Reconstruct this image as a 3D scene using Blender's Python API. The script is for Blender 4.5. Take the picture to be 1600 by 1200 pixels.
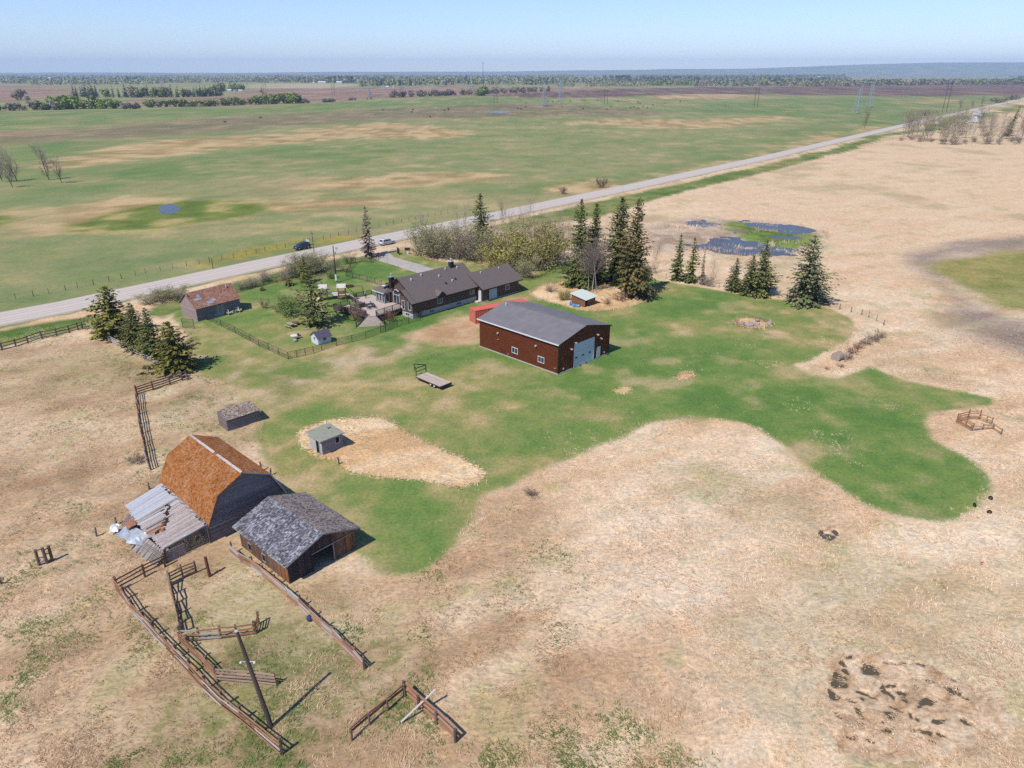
# An acreage with barns, a shop and a bungalow beside a paved prairie road, seen from a drone.
# Units are metres; the camera hovers 45 m above (0, 0) and looks along +Y.
import bpy, bmesh, math, random
import numpy as np
from mathutils import Vector, Matrix

for _o in list(bpy.data.objects):
  bpy.data.objects.remove(_o)
SC = bpy.context.scene
COL = SC.collection
R = math.radians

# ------------------------------------------------------------------ camera
cam_data = bpy.data.cameras.new('camera')
cam_data.sensor_width = 36.0
cam_data.lens = 24.975
cam_data.clip_start = 0.5
cam_data.clip_end = 60000.0
cam = bpy.data.objects.new('camera', cam_data)
COL.objects.link(cam)
cam.location = (0.0, 0.0, 45.0)
cam.rotation_euler = (R(90.0 - 23.69), 0.0, 0.0)
SC.camera = cam

# ------------------------------------------------------------------ sky and sun
SUN_AZ, SUN_EL = 230.0, 54.0          # direction towards the sun, counter-clockwise from +X
world = bpy.data.worlds.new('World')
SC.world = world
world.use_nodes = True
wn = world.node_tree.nodes
wl = world.node_tree.links
bg = wn['Background']
sky = wn.new('ShaderNodeTexSky')
sky.sky_type = 'NISHITA'
sky.sun_disc = False
sky.sun_elevation = R(SUN_EL)
sky.sun_rotation = R(90.0 - SUN_AZ)
sky.altitude = 650.0
sky.air_density = 1.15
sky.dust_density = 0.0
sky.ozone_density = 2.5
tint = wn.new('ShaderNodeVectorMath')          # clear spring air: an even cool cast over the whole sky
tint.operation = 'MULTIPLY'
tint.inputs[1].default_value = (0.77, 0.88, 1.20)
wl.new(sky.outputs['Color'], tint.inputs[0])
wl.new(tint.outputs['Vector'], bg.inputs['Color'])
bg.inputs['Strength'].default_value = 0.10
sun_data = bpy.data.lights.new('sun', 'SUN')
sun_data.energy = 4.3
sun_data.angle = R(0.53)
sun_data.color = (1.0, 0.945, 0.855)
sun = bpy.data.objects.new('sun', sun_data)
COL.objects.link(sun)
_d = Vector((math.cos(R(SUN_AZ)) * math.cos(R(SUN_EL)), math.sin(R(SUN_AZ)) * math.cos(R(SUN_EL)), math.sin(R(SUN_EL))))
sun.rotation_euler = _d.to_track_quat('Z', 'Y').to_euler()
sun.location = (-60.0, -60.0, 120.0)

# ------------------------------------------------------------------ exposure and sampling
SC.view_settings.view_transform = 'Standard'
SC.view_settings.look = 'None'
SC.view_settings.exposure = 0.46
SC.view_settings.gamma = 1.0
SC.view_settings.use_curve_mapping = False
SC.render.engine = 'CYCLES'
SC.cycles.use_denoising = False
SC.cycles.max_bounces = 5
SC.cycles.diffuse_bounces = 2
SC.cycles.glossy_bounces = 2
SC.cycles.transparent_max_bounces = 12
SC.cycles.volume_bounces = 0
SC.cycles.use_adaptive_sampling = True
SC.cycles.adaptive_threshold = 0.02

# ------------------------------------------------------------------ helpers
ALB = 0.60


def S(r, g, b, k=ALB):
  """surface colour: sRGB reading of the sunlit thing -> linear base colour"""
  f = lambda c: ((c / 255.0) / 12.92 if c <= 10.3 else ((c / 255.0 + 0.055) / 1.055) ** 2.4)
  return (f(r) * k, f(g) * k, f(b) * k, 1.0)


MATS = {}


def node_mat(name):
  m = bpy.data.materials.new(name)
  m.use_nodes = True
  n = m.node_tree.nodes
  return m, n, m.node_tree.links, n['Principled BSDF']


def ramp(n, pts):
  r = n.new('ShaderNodeValToRGB')
  e = r.color_ramp.elements
  while len(e) < len(pts):
    e.new(0.5)
  for k, (p, c) in enumerate(pts):
    e[k].position = p
    e[k].color = c
  return r


def mat(name, c1, c2=None, scale=2.0, rough=0.85, stretch=(1, 1, 1), rnd=0.0, bump=0.0, metal=0.0, spec=0.3, c3=None, detail=4.0, coord='Object'):
  """noise-mottled material; rnd = brightness change from object to object"""
  if name in MATS:
    return MATS[name]
  m, n, l, b = node_mat(name)
  tc = n.new('ShaderNodeTexCoord')
  mp = n.new('ShaderNodeMapping')
  mp.inputs['Scale'].default_value = stretch
  l.new(tc.outputs[coord], mp.inputs['Vector'])
  no = n.new('ShaderNodeTexNoise')
  no.inputs['Scale'].default_value = scale
  no.inputs['Detail'].default_value = detail
  no.inputs['Roughness'].default_value = 0.6
  oi = n.new('ShaderNodeObjectInfo')
  off = n.new('ShaderNodeVectorMath')
  off.operation = 'MULTIPLY_ADD'
  off.inputs[1].default_value = (37.0, 53.0, 71.0)
  l.new(oi.outputs['Random'], off.inputs[0])
  l.new(mp.outputs['Vector'], off.inputs[2])
  l.new(off.outputs['Vector'], no.inputs['Vector'])
  c2 = c2 or c1
  pts = [(0.34, c1), (0.66, c2)] if c3 is None else [(0.30, c1), (0.50, c2), (0.70, c3)]
  r = ramp(n, pts)
  l.new(no.outputs['Fac'], r.inputs['Fac'])
  out = r.outputs['Color']
  if rnd > 0:
    mr = n.new('ShaderNodeMapRange')
    mr.inputs['To Min'].default_value = 1.0 - rnd
    mr.inputs['To Max'].default_value = 1.0 + rnd
    l.new(oi.outputs['Random'], mr.inputs['Value'])
    mx = n.new('ShaderNodeVectorMath')
    mx.operation = 'SCALE'
    l.new(out, mx.inputs[0])
    l.new(mr.outputs['Result'], mx.inputs['Scale'])
    out = mx.outputs['Vector']
  l.new(out, b.inputs['Base Color'])
  b.inputs['Roughness'].default_value = rough
  b.inputs['Metallic'].default_value = metal
  b.inputs['Specular IOR Level'].default_value = spec
  if bump > 0:
    bp = n.new('ShaderNodeBump')
    bp.inputs['Strength'].default_value = 0.6
    bp.inputs['Distance'].default_value = bump
    l.new(no.outputs['Fac'], bp.inputs['Height'])
    l.new(bp.outputs['Normal'], b.inputs['Normal'])
  MATS[name] = m
  return m


class MB:
  """collects faces; build() links them as one mesh object"""

  def __init__(self):
    self.v = []
    self.f = []

  def add(self, vs, fs):
    k = len(self.v)
    self.v.extend([tuple(p) for p in vs])
    self.f.extend([tuple(i + k for i in q) for q in fs])
    return self

  def box(self, x0, x1, y0, y1, z0, z1):
    return self.add([(x0, y0, z0), (x1, y0, z0), (x1, y1, z0), (x0, y1, z0), (x0, y0, z1), (x1, y0, z1), (x1, y1, z1), (x0, y1, z1)],
            [(0, 3, 2, 1), (4, 5, 6, 7), (0, 1, 5, 4), (1, 2, 6, 5), (2, 3, 7, 6), (3, 0, 4, 7)])

  def slab(self, quad, t):
    """a plate: four corners counter-clockwise seen from outside, thickness t inwards"""
    q = [Vector(p) for p in quad]
    nrm = (q[1] - q[0]).cross(q[-1] - q[0]).normalized()
    n = len(q)
    vs = q + [p - nrm * t for p in q]
    fs = [tuple(range(n)), tuple(range(2 * n - 1, n - 1, -1))]
    for i in range(n):
      j = (i + 1) % n
      fs.append((i, i + n, j + n, j))
    return self.add(vs, fs)

  def tube(self, p0, p1, r0, r1=None, n=6, cap=True):
    p0, p1 = Vector(p0), Vector(p1)
    r1 = r0 if r1 is None else r1
    d = (p1 - p0)
    if d.length < 1e-6:
      return self
    d.normalize()
    a = d.orthogonal().normalized()
    b = d.cross(a)
    vs = []
    for p, r in ((p0, r0), (p1, r1)):
      for k in range(n):
        t = 2 * math.pi * k / n
        vs.append(p + (a * math.cos(t) + b * math.sin(t)) * r)
    fs = [(k, (k + 1) % n, n + (k + 1) % n, n + k) for k in range(n)]
    if cap:
      fs.append(tuple(range(n - 1, -1, -1)))
      fs.append(tuple(range(n, 2 * n)))
    return self.add(vs, fs)

  def beam(self, p0, p1, w, t, up=(0, 0, 1)):
    p0, p1 = Vector(p0), Vector(p1)
    d = (p1 - p0).normalized()
    s = d.cross(Vector(up))
    s = s.normalized() if s.length > 1e-5 else d.orthogonal().normalized()
    u = s.cross(d)
    vs = []
    for p in (p0, p1):
      for a, b in ((-1, -1), (1, -1), (1, 1), (-1, 1)):
        vs.append(p + s * (a * w / 2) + u * (b * t / 2))
    return self.add(vs, [(3, 2, 1, 0), (4, 5, 6, 7), (0, 1, 5, 4), (1, 2, 6, 5), (2, 3, 7, 6), (3, 0, 4, 7)])

  def lathe(self, prof, c=(0, 0, 0), n=10):
    c = Vector(c)
    vs, fs = [], []
    for r, z in prof:
      for k in range(n):
        t = 2 * math.pi * k / n
        vs.append(c + Vector((r * math.cos(t), r * math.sin(t), z)))
    for i in range(len(prof) - 1):
      for k in range(n):
        j = (k + 1) % n
        fs.append((i * n + k, i * n + j, (i + 1) * n + j, (i + 1) * n + k))
    fs.append(tuple(range(n - 1, -1, -1)))
    m = (len(prof) - 1) * n
    fs.append(tuple(range(m, m + n)))
    return self.add(vs, fs)

  def mesh(self, name, m, smooth=False):
    me = bpy.data.meshes.new(name)
    me.from_pydata(self.v, [], self.f)
    me.update()
    if m is not None:
      me.materials.append(m)
    if smooth:
      for p in me.polygons:
        p.use_smooth = True
    return me

  def build(self, name, m, parent=None, smooth=False):
    return link(name, self.mesh(name, m, smooth), parent)


def link(name, data, parent=None):
  o = bpy.data.objects.new(name, data)
  COL.objects.link(o)
  if parent is not None:
    o.parent = parent
  return o


def tag(o, label=None, cat=None, group=None, kind=None):
  if label:
    o['label'] = label
  if cat:
    o['category'] = cat
  if group:
    o['group'] = group
  if kind:
    o['kind'] = kind
  return o


def thing(name, label, cat, loc=(0, 0, 0), rotz=0.0, group=None):
  o = bpy.data.objects.new(name, None)
  o.empty_display_size = 0.3
  COL.objects.link(o)
  o.location = (loc[0], loc[1], loc[2] if len(loc) > 2 else 0.0)
  o.rotation_euler = (0, 0, rotz)
  return tag(o, label, cat, group)


def copy_tree(o, parent=None):
  c = o.copy()
  COL.objects.link(c)
  c.parent = parent
  for ch in list(o.children):
    copy_tree(ch, c)
  return c


UNIT = {}
ORD = ['first', 'second', 'third', 'fourth', 'fifth', 'sixth', 'seventh', 'eighth', 'ninth', 'tenth', 'eleventh', 'twelfth', 'thirteenth', 'fourteenth', 'fifteenth', 'sixteenth', 'seventeenth', 'eighteenth', 'nineteenth', 'twentieth']
ORD += ['twenty-' + w for w in ORD[:9]] + ['thirtieth'] + ['thirty-' + w for w in ORD[:9]]


def number_from_left(things_, phrase):
  """things that look alike are told apart by their order from the left"""
  for k, o in enumerate(sorted(things_, key=lambda q: q.location.x / q.location.y)):
    o['label'] = phrase.replace('#', ORD[k])




def piece(name, m, p0, p1, w, t, parent, roll=0.0, rnd=None):
  """a squared timber from p0 to p1 (local to parent), sharing one unit-box mesh per material"""
  key = ('box', m.name)
  if key not in UNIT:
    UNIT[key] = MB().box(-.5, .5, -.5, .5, -.5, .5).mesh('timber_' + m.name, m)
  o = link(name, UNIT[key], parent)
  p0, p1 = Vector(p0), Vector(p1)
  d = p1 - p0
  q = d.to_track_quat('X', 'Z')
  o.rotation_mode = 'QUATERNION'
  o.rotation_quaternion = q @ Vector((1, 0, 0)).rotation_difference(Vector((1, 0, 0)))
  if roll:
    from mathutils import Quaternion
    o.rotation_quaternion = q @ Quaternion((1, 0, 0), roll)
  o.location = (p0 + p1) / 2
  o.scale = (d.length, w, t)
  return o


def pole(name, m, p0, p1, r, parent, n=7):
  """a round timber or pipe sharing one unit-cylinder mesh per material"""
  key = ('cyl', m.name)
  if key not in UNIT:
    UNIT[key] = MB().tube((-.5, 0, 0), (.5, 0, 0), 1.0, 0.9, n).mesh('round_' + m.name, m)
  o = link(name, UNIT[key], parent)
  p0, p1 = Vector(p0), Vector(p1)
  d = p1 - p0
  o.rotation_mode = 'QUATERNION'
  o.rotation_quaternion = d.to_track_quat('X', 'Z')
  o.location = (p0 + p1) / 2
  o.scale = (d.length, r, r)
  return o


# ------------------------------------------------------------------ numeric noise for terrain
def _hash(ix, iy, seed):
  h = (ix.astype(np.int64) * 374761393 + iy.astype(np.int64) * 668265263 + seed * 1274126177) & 0x7fffffff
  h = ((h ^ (h >> 13)) * 1274126177) & 0x7fffffff
  return ((h ^ (h >> 16)) & 0xffff) / 65535.0


def vnoise(x, y, seed=0):
  ix, iy = np.floor(x), np.floor(y)
  fx, fy = x - ix, y - iy
  fx = fx * fx * (3 - 2 * fx)
  fy = fy * fy * (3 - 2 * fy)
  a, b = _hash(ix, iy, seed), _hash(ix + 1, iy, seed)
  c, d = _hash(ix, iy + 1, seed), _hash(ix + 1, iy + 1, seed)
  return (a * (1 - fx) + b * fx) * (1 - fy) + (c * (1 - fx) + d * fx) * fy


def fbm(x, y, size, octs=4, seed=0):
  s, a, t = 0.0, 0.5, 0.0
  for k in range(octs):
    s = s + a * vnoise(x / size, y / size, seed + k * 17)
    t += a
    a *= 0.5
    size *= 0.5
  return s / t


def sd_poly(poly, X, Y, margin):
  """signed distance to a closed outline, positive inside, cut at +-margin"""
  P = np.array(poly, float)
  out = np.full(X.shape, -margin)
  lo, hi = P.min(0) - margin, P.max(0) + margin
  m = (X > lo[0]) & (X < hi[0]) & (Y > lo[1]) & (Y < hi[1])
  x, y = X[m], Y[m]
  d2 = np.full(x.shape, 1e18)
  ins = np.zeros(x.shape, bool)
  for i in range(len(P)):
    ax, ay = P[i]
    bx, by = P[(i + 1) % len(P)]
    ex, ey = bx - ax, by - ay
    t = np.clip(((x - ax) * ex + (y - ay) * ey) / (ex * ex + ey * ey + 1e-12), 0, 1)
    d2 = np.minimum(d2, (x - ax - t * ex) ** 2 + (y - ay - t * ey) ** 2)
    if ay != by:
      c = ((ay > y) != (by > y)) & (x < (bx - ax) * (y - ay) / (by - ay) + ax)
      ins ^= c
  out[m] = np.clip(np.where(ins, 1, -1) * np.sqrt(d2), -margin, margin)
  return out


def smooth_poly(poly, it=2):
  P = np.array(poly, float)
  for _ in range(it):
    N = np.roll(P, -1, 0)
    P = np.stack([P * .75 + N * .25, P * .25 + N * .75], 1).reshape(-1, 2)
  return P


# ================================================================== THE GROUND
ROAD_MID = [(-104.5, 132.0), (-93.5, 142.8), (-65.0, 177.5), (0.3, 253.0), (55.6, 318.0), (147.5, 428.5), (343.0, 674.0), (471.0, 832.5), (954.0, 1425.5), (1760.0, 2415.0)]
ROAD_HALF = 4.9

# outlines of what grows where
OUT = dict(
  near=[(-400.0, -210.0), (-99.0, 128.0), (-60.0, 173.0), (4.0, 248.0), (59.0, 313.0), (151.0, 423.5), (347.0, 669.0), (475.0, 828.0), (957.0, 1421.0), (1760.0, 2409.0), (3200.0, 2400.0), (3200.0, -210.0)],
  lawn=[(-52.54, 109.19), (-49.86, 105.66), (-46.68, 104.61), (-42.92, 101.82), (-38.42, 93.28), (-35.37, 90.77), (-33.81, 83.49), (-32.3, 79.37), (-29.87, 76.8), (-27.43, 72.61), (-25.26, 68.24), (-15.75, 59.78), (-13.9, 57.92), (-12.52, 56.14), (-10.57, 55.66), (-8.54, 56.92), (-6.21, 60.32), (-4.49, 63.92), (-3.96, 67.6), (-3.24, 69.56), (0.0, 72.75), (5.62, 77.59), (12.77, 83.49), (17.8, 88.16), (22.75, 90.56), (28.11, 90.16), (32.28, 88.95), (34.28, 86.81), (35.22, 83.13), (35.62, 78.39), (37.98, 74.21), (38.78, 70.64), (41.49, 66.96), (44.1, 65.11), (46.85, 64.39), (49.0, 65.11), (52.26, 68.24), (56.41, 72.04), (57.93, 74.51), (58.29, 78.39), (56.73, 81.39), (56.37, 84.57), (57.75, 88.95), (60.16, 91.59), (63.41, 93.28), (68.46, 93.93), (72.52, 95.92), (72.21, 97.74), (67.51, 100.59), (63.57, 102.57), (60.65, 105.92), (59.42, 110.03), (56.7, 107.53), (52.43, 104.87), (48.62, 105.66), (46.8, 109.46), (49.36, 111.75), (55.07, 115.94), (60.85, 120.74), (65.12, 126.97), (66.95, 133.38), (67.01, 139.52), (64.62, 143.45), (55.68, 149.0), (47.28, 153.92), (41.32, 159.13), (34.78, 163.53), (31.68, 167.57), (25.44, 173.02), (17.67, 184.25), (9.86, 179.47), (3.04, 164.67), (-1.68, 184.25), (-10.2, 186.36), (-16.43, 179.47), (-23.81, 186.36), (-29.96, 201.69), (-32.17, 194.52), (-34.01, 186.36), (-41.04, 189.26), (-42.53, 171.17), (-50.84, 166.98), (-53.93, 161.86), (-60.0, 153.41), (-67.32, 143.45), (-69.39, 136.6), (-63.43, 129.54), (-58.01, 118.14)],
  island=[(3.7, 152.91), (7.38, 159.13), (12.02, 162.41), (15.97, 164.67), (23.4, 169.35), (27.8, 162.41), (30.15, 155.96), (30.55, 150.93), (29.18, 147.11), (24.84, 143.0), (19.1, 139.95), (14.57, 140.81), (9.21, 144.35), (5.55, 148.52)],
  patch=[(-28.19, 83.49), (-28.73, 86.43), (-27.47, 88.36), (-24.34, 89.55), (-20.55, 90.97), (-17.38, 89.95), (-13.87, 85.31), (-9.13, 80.87), (-4.82, 77.59), (-3.37, 75.26), (-4.06, 73.04), (-6.03, 71.61), (-8.39, 72.75), (-11.61, 74.06), (-15.53, 74.36), (-18.75, 74.95), (-20.87, 76.8), (-22.41, 79.04), (-24.82, 79.53)],
  spot_a=[(26.28, 105.66), (27.93, 107.53), (29.21, 106.72), (29.42, 105.39), (27.79, 104.09), (26.56, 104.09)],
  spot_b=[(44.19, 134.17), (47.6, 136.19), (50.53, 133.38), (50.26, 130.67), (46.34, 128.06), (43.94, 130.29)],
  spot_c=[(16.28, 100.59), (18.55, 101.82), (18.71, 99.63), (17.1, 98.68)],
  dirt=[(-18.64, 124.13), (-15.76, 129.54), (-11.97, 132.99), (-7.42, 135.37), (-6.02, 132.21), (-5.68, 123.79), (-9.9, 121.41), (-14.04, 122.08)],
  apron=[(-85.35, 137.01), (-84.11, 140.81), (-80.98, 148.05), (-72.91, 157.01), (-69.99, 160.76), (-75.71, 147.11), (-77.15, 137.42), (-79.6, 132.21), (-82.11, 132.21)],
  track=[(-69.2, 134.17), (-58.22, 121.41), (-50.02, 113.51), (-42.8, 108.35), (-37.47, 110.03), (-30.78, 113.51), (-23.72, 117.19), (-17.26, 119.75), (-16.72, 117.19), (-23.09, 113.51), (-29.59, 108.35), (-32.66, 102.07), (-32.64, 93.28), (-34.5, 93.28), (-36.93, 99.63), (-43.09, 104.61), (-49.46, 109.19), (-55.28, 115.63), (-65.77, 128.43)],
  verge_mid=[(-75.98, 137.42), (-71.43, 153.41), (-61.23, 165.82), (-53.34, 176.19), (-41.24, 188.53), (-39.12, 179.47), (-50.52, 165.82), (-59.82, 152.91), (-69.03, 135.78)],
  verge=[(-100.43, 125.18), (-92.77, 132.21), (-85.57, 137.42), (-81.01, 134.17), (-81.98, 129.92), (-88.29, 121.07), (-93.18, 114.71)],
  verge_far=[(-6.19, 230.53), (23.51, 265.26), (52.56, 298.79), (138.42, 399.73), (313.7, 613.9), (427.6, 753.8), (836.4, 1247.6), (751.0, 1104.1), (397.8, 689.4), (294.8, 575.9), (192.0, 445.6), (126.81, 364.55), (82.82, 314.89), (47.94, 270.82), (30.58, 244.99), (10.28, 229.48), (-3.95, 219.47)],
  field=[(108.34, 176.84), (117.4, 183.55), (140.4, 192.99), (180.0, 198.44), (109.93, 113.51), (103.73, 137.42), (100.13, 139.95), (99.95, 148.52), (103.89, 164.1)],
  burnt=[(107.44, 193.75), (124.24, 205.03), (155.39, 215.69), (190.99, 221.41), (169.09, 193.75), (142.44, 196.07), (116.52, 184.95), (106.66, 175.55), (99.73, 155.96), (97.49, 140.81), (101.06, 133.38), (107.53, 110.6), (89.84, 89.15), (86.02, 110.6), (86.44, 123.79), (92.29, 145.26), (101.09, 169.35)],
  mixed=[(96.43, 205.03), (113.84, 210.24), (119.24, 199.25), (111.13, 190.73), (100.71, 190.73), (94.71, 196.86)],
  slough=[(41.12, 229.48), (61.15, 244.99), (80.84, 238.11), (94.2, 227.41), (95.17, 215.69), (81.37, 193.75), (73.79, 183.55), (60.35, 189.26), (49.49, 194.52), (34.48, 189.26)],
  deep_a=[(52.06, 201.69), (60.25, 208.47), (67.45, 213.84), (69.54, 205.03), (79.2, 198.44), (78.14, 190.73), (73.12, 183.55), (65.06, 187.8), (55.96, 192.23), (50.73, 193.75)],
  deep_b=[(76.3, 231.59), (85.01, 231.59), (93.43, 225.38), (95.11, 220.44), (88.1, 217.57), (79.58, 221.41)],
  slough_green=[(67.49, 235.9), (76.98, 235.9), (79.93, 219.47), (91.91, 221.41), (84.5, 200.05), (75.4, 195.29), (69.94, 203.35), (67.45, 213.84)],
  pools=[(24.39, 43.16), (27.7, 47.41), (30.68, 46.66), (34.67, 45.93), (36.52, 43.49), (38.82, 42.17), (38.66, 38.83), (34.04, 34.55), (22.4, 34.55), (23.19, 38.83)],
  pool_small=[(32.16, 63.56), (34.3, 65.11), (35.49, 63.8), (35.19, 61.96), (33.2, 61.08), (31.95, 61.63)],
  scrub=[(-102.57, 93.28), (-94.54, 113.51), (-89.35, 115.63), (-80.68, 128.43), (-57.07, 108.35), (-52.06, 106.45), (-42.92, 101.82), (-33.64, 83.49), (-27.43, 72.61), (-15.75, 59.78), (-12.49, 55.94), (-9.93, 55.47), (-5.33, 61.08), (0.0, 68.24), (4.29, 66.96), (5.19, 58.94), (7.54, 50.58), (11.25, 45.21), (13.94, 40.61), (13.25, 30.44), (-45.54, 30.44)],
  scrub_green=[(-22.48, 55.94), (-15.58, 58.94), (-8.63, 54.99), (-2.41, 53.16), (3.84, 57.92), (9.87, 54.99), (11.08, 47.41), (7.97, 40.61), (4.44, 34.06), (-22.2, 34.06), (-28.09, 40.0), (-34.35, 47.41), (-33.07, 50.58), (-29.35, 55.94)],
  scrub_left=[(-79.69, 126.61), (-64.89, 114.71), (-56.37, 107.26), (-52.76, 105.66), (-42.66, 101.08), (-36.38, 89.15), (-40.03, 83.49), (-48.5, 91.18), (-57.84, 100.11), (-66.96, 105.13), (-75.85, 113.51)],
  tan_a=[(-253.95, 380.02), (-252.9, 415.0), (-263.5, 460.6), (-260.9, 507.4), (-243.3, 570.0), (-190.5, 588.1), (-147.4, 724.8), (-114.9, 753.8), (-62.1, 664.9), (-32.0, 627.7), (-47.7, 558.6), (-114.5, 558.6), (-147.4, 521.8), (-173.4, 480.8), (-193.5, 449.3), (-212.1, 408.8), (-221.3, 374.73), (-237.88, 359.65)],
  tan_b=[(12.1, 715.6), (85.2, 774.5), (141.4, 796.2), (199.2, 785.2), (270.6, 843.5), (322.7, 869.3), (278.5, 774.5), (202.3, 681.0), (156.4, 657.1), (105.3, 689.4), (60.7, 715.6)],
  tan_c=[(271.6, 1547.8), (404.7, 1732.2), (533.5, 1682.1), (491.4, 1507.6), (351.0, 1398.5), (263.7, 1433.1)],
  tan_d=[(184.3, 1334.0), (227.7, 1433.1), (236.8, 1334.0), (198.7, 1247.6)],
  tan_e=[(611.6, 1247.6), (714.8, 1334.0), (847.7, 1469.4), (811.4, 1365.5), (696.2, 1221.2), (621.8, 1195.9)],
  tan_f=[(-109.84, 330.64), (-72.35, 345.69), (-31.3, 359.65), (-3.17, 364.55), (-5.82, 332.71), (-38.87, 316.78), (-69.82, 305.75), (-98.82, 303.98)],
  tan_g=[(-162.26, 261.22), (-153.4, 295.42), (-119.73, 282.62), (-91.37, 279.58), (-60.48, 285.72), (-47.94, 270.82), (-68.57, 257.3), (-88.32, 254.75), (-100.86, 240.37), (-117.2, 229.48), (-133.47, 225.38), (-140.4, 210.24), (-161.73, 231.59)],
  tan_h=[(15.77, 298.79), (22.72, 324.56), (38.25, 336.93), (45.98, 328.59), (60.3, 345.69), (98.28, 391.05), (147.0, 449.3), (243.2, 581.9), (351.9, 715.6), (341.1, 681.0), (158.6, 449.3), (80.36, 354.88), (43.44, 309.34), (20.37, 288.88)],
  tan_i=[(-181.16, 254.75), (-175.02, 252.24), (-163.94, 237.0), (-157.25, 223.38), (-157.88, 219.47), (-167.12, 221.41), (-185.94, 248.57)],
  lush_a=[(-670.8, 925.7), (-566.4, 989.8), (-431.1, 1025.3), (-320.9, 1195.9), (-182.8, 1365.5), (-25.9, 1547.8), (71.9, 1433.1), (41.8, 1247.6), (-96.4, 1148.2), (-233.2, 989.8), (-334.7, 843.5), (-375.8, 681.0), (-422.7, 620.7), (-444.9, 607.3)],
  lush_b=[(-144.36, 227.41), (-140.71, 242.66), (-138.88, 268.01), (-124.09, 281.09), (-96.09, 275.13), (-87.15, 261.22), (-89.55, 244.99), (-104.11, 232.65), (-116.91, 220.44), (-132.08, 215.69)],
  ring_b=[(-186.78, 249.78), (-176.91, 251.01), (-169.92, 244.99), (-163.66, 235.9), (-158.95, 225.38), (-165.78, 219.47)],
  lush_c=[(190.2, 941.0), (371.3, 1303.9), (604.8, 1507.6), (781.2, 1507.6), (1009.4, 1590.1), (630.5, 1104.1), (338.9, 664.9), (231.2, 564.2), (156.9, 480.8), (85.75, 380.02), (26.28, 298.79), (0.0, 279.58), (-15.77, 298.79), (11.63, 332.71), (57.07, 364.55), (109.2, 421.5), (166.7, 512.1), (235.0, 627.7), (322.7, 869.3)],
  lush_d=[(-342.2, 512.1), (-322.6, 581.9), (-265.5, 664.9), (-248.3, 620.7), (-270.5, 526.7), (-263.4, 456.8), (-254.7, 415.0), (-264.34, 391.05)],
  lush_e=[(-235.15, 345.69), (-215.19, 369.57), (-176.3, 435.0), (-139.2, 507.4), (-81.1, 526.7), (-61.9, 449.3), (-79.15, 380.02), (-131.92, 380.02), (-149.92, 316.78), (-173.44, 298.79), (-199.63, 290.49)],
  graze=[(-418.4, 570.0), (-418.2, 613.9), (-379.7, 657.1), (-325.3, 819.2), (-225.6, 956.7), (-94.5, 1125.7), (52.3, 1247.6), (143.0, 1063.3), (199.9, 989.8), (138.4, 819.2), (42.7, 843.5), (-67.3, 796.2), (-153.2, 753.8), (-214.6, 664.9), (-273.0, 581.9), (-324.6, 526.7), (-361.2, 489.4)],
  dirt_far=[(-435.7, 594.3), (-422.7, 620.7), (-395.3, 627.7), (-386.6, 642.1), (-382.8, 607.3), (-393.1, 575.9), (-395.0, 536.9)],
  brown_a=[(-1558.9, 2034.2), (-1828.5, 2750.7), (-1910.2, 3034.9), (-1652.9, 2687.8), (-1344.5, 2362.9), (-985.7, 1732.2), (-845.7, 1365.5), (-836.4, 1247.6), (-853.0, 1104.1)],
  brown_b=[(-728.7, 1433.1), (-638.8, 1469.4), (-546.0, 1634.8), (-378.0, 1507.6), (-289.8, 1507.6), (-283.9, 1303.9), (-327.6, 1221.2), (-435.8, 1104.1), (-528.5, 1104.1)],
  brown_c=[(-635.9, 1732.2), (-733.6, 2107.6), (-688.0, 2362.9), (-409.5, 2462.1), (-187.2, 2816.7), (264.6, 2271.2), (393.1, 2362.9), (252.0, 1507.6), (75.6, 1507.6), (-27.3, 1634.8), (-201.6, 1507.6), (-294.8, 1469.4), (-478.1, 1590.1)],
  brown_d=[(-56.2, 1682.1), (169.5, 2034.2), (555.5, 2570.0), (1072.2, 2687.8), (2312.5, 3484.1), (3780.0, 4562.2), (1489.1, 1785.3), (1123.2, 1682.1), (840.6, 1547.8), (655.2, 1634.8), (446.7, 1785.3), (265.6, 1590.1), (95.9, 1433.1), (0.0, 1507.6)],
  brown_e=[(5208.9, 11893.2), (4.527943409140066e+17, 8.852378171652278e+17), (5.550382243462017e+17, 8.852378171652278e+17), (6470.2, 9907.7), (4176.9, 7425.9), (3562.7, 7425.9)],
  pale_far=[(-1110.3, 3200.0), (-1011.7, 3484.1), (-655.2, 3289.4), (-512.8, 2570.0), (-688.0, 2362.9), (-815.7, 2362.9)],
  yellow=[(-79.1, 184.25), (-71.48, 196.86), (-65.76, 201.69), (-56.27, 207.6), (-46.62, 215.69), (-45.54, 210.24), (-54.8, 201.69), (-62.51, 190.73), (-70.68, 184.25), (-75.6, 179.47)],
)

_xs = [0.0]
while _xs[-1] < 9000:
  x = _xs[-1]
  _xs.append(x + (0.5 if x < 72 else max(0.5, 0.5 + (x - 72) * 0.018)))
xs = np.array([-v for v in _xs[:0:-1]] + _xs)
_ys = [12.0]
while _ys[-1] < 15500:
  y = _ys[-1]
  _ys.append(y + max(0.5, y * y / (45 * 1110) * 1.7))
ys = np.array(_ys)
GX, GY = np.meshgrid(xs, ys)
GX, GY = GX.ravel(), GY.ravel()

# wobble the sampling position so that no outline is ruler-straight
_far = np.clip((GY - 180) / 400, 0, 1)
_wb = 1.0 + 14 * _far
WX = GX + (fbm(GX, GY, 5 + 60 * 0, 3, 3) - .5) * 2.0 * (1 - _far) + (fbm(GX, GY, 60, 3, 5) - .5) * 26 * _far
WY = GY + (fbm(GX, GY, 5, 3, 4) - .5) * 2.0 * (1 - _far) + (fbm(GX, GY, 60, 3, 6) - .5) * 40 * _far


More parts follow.
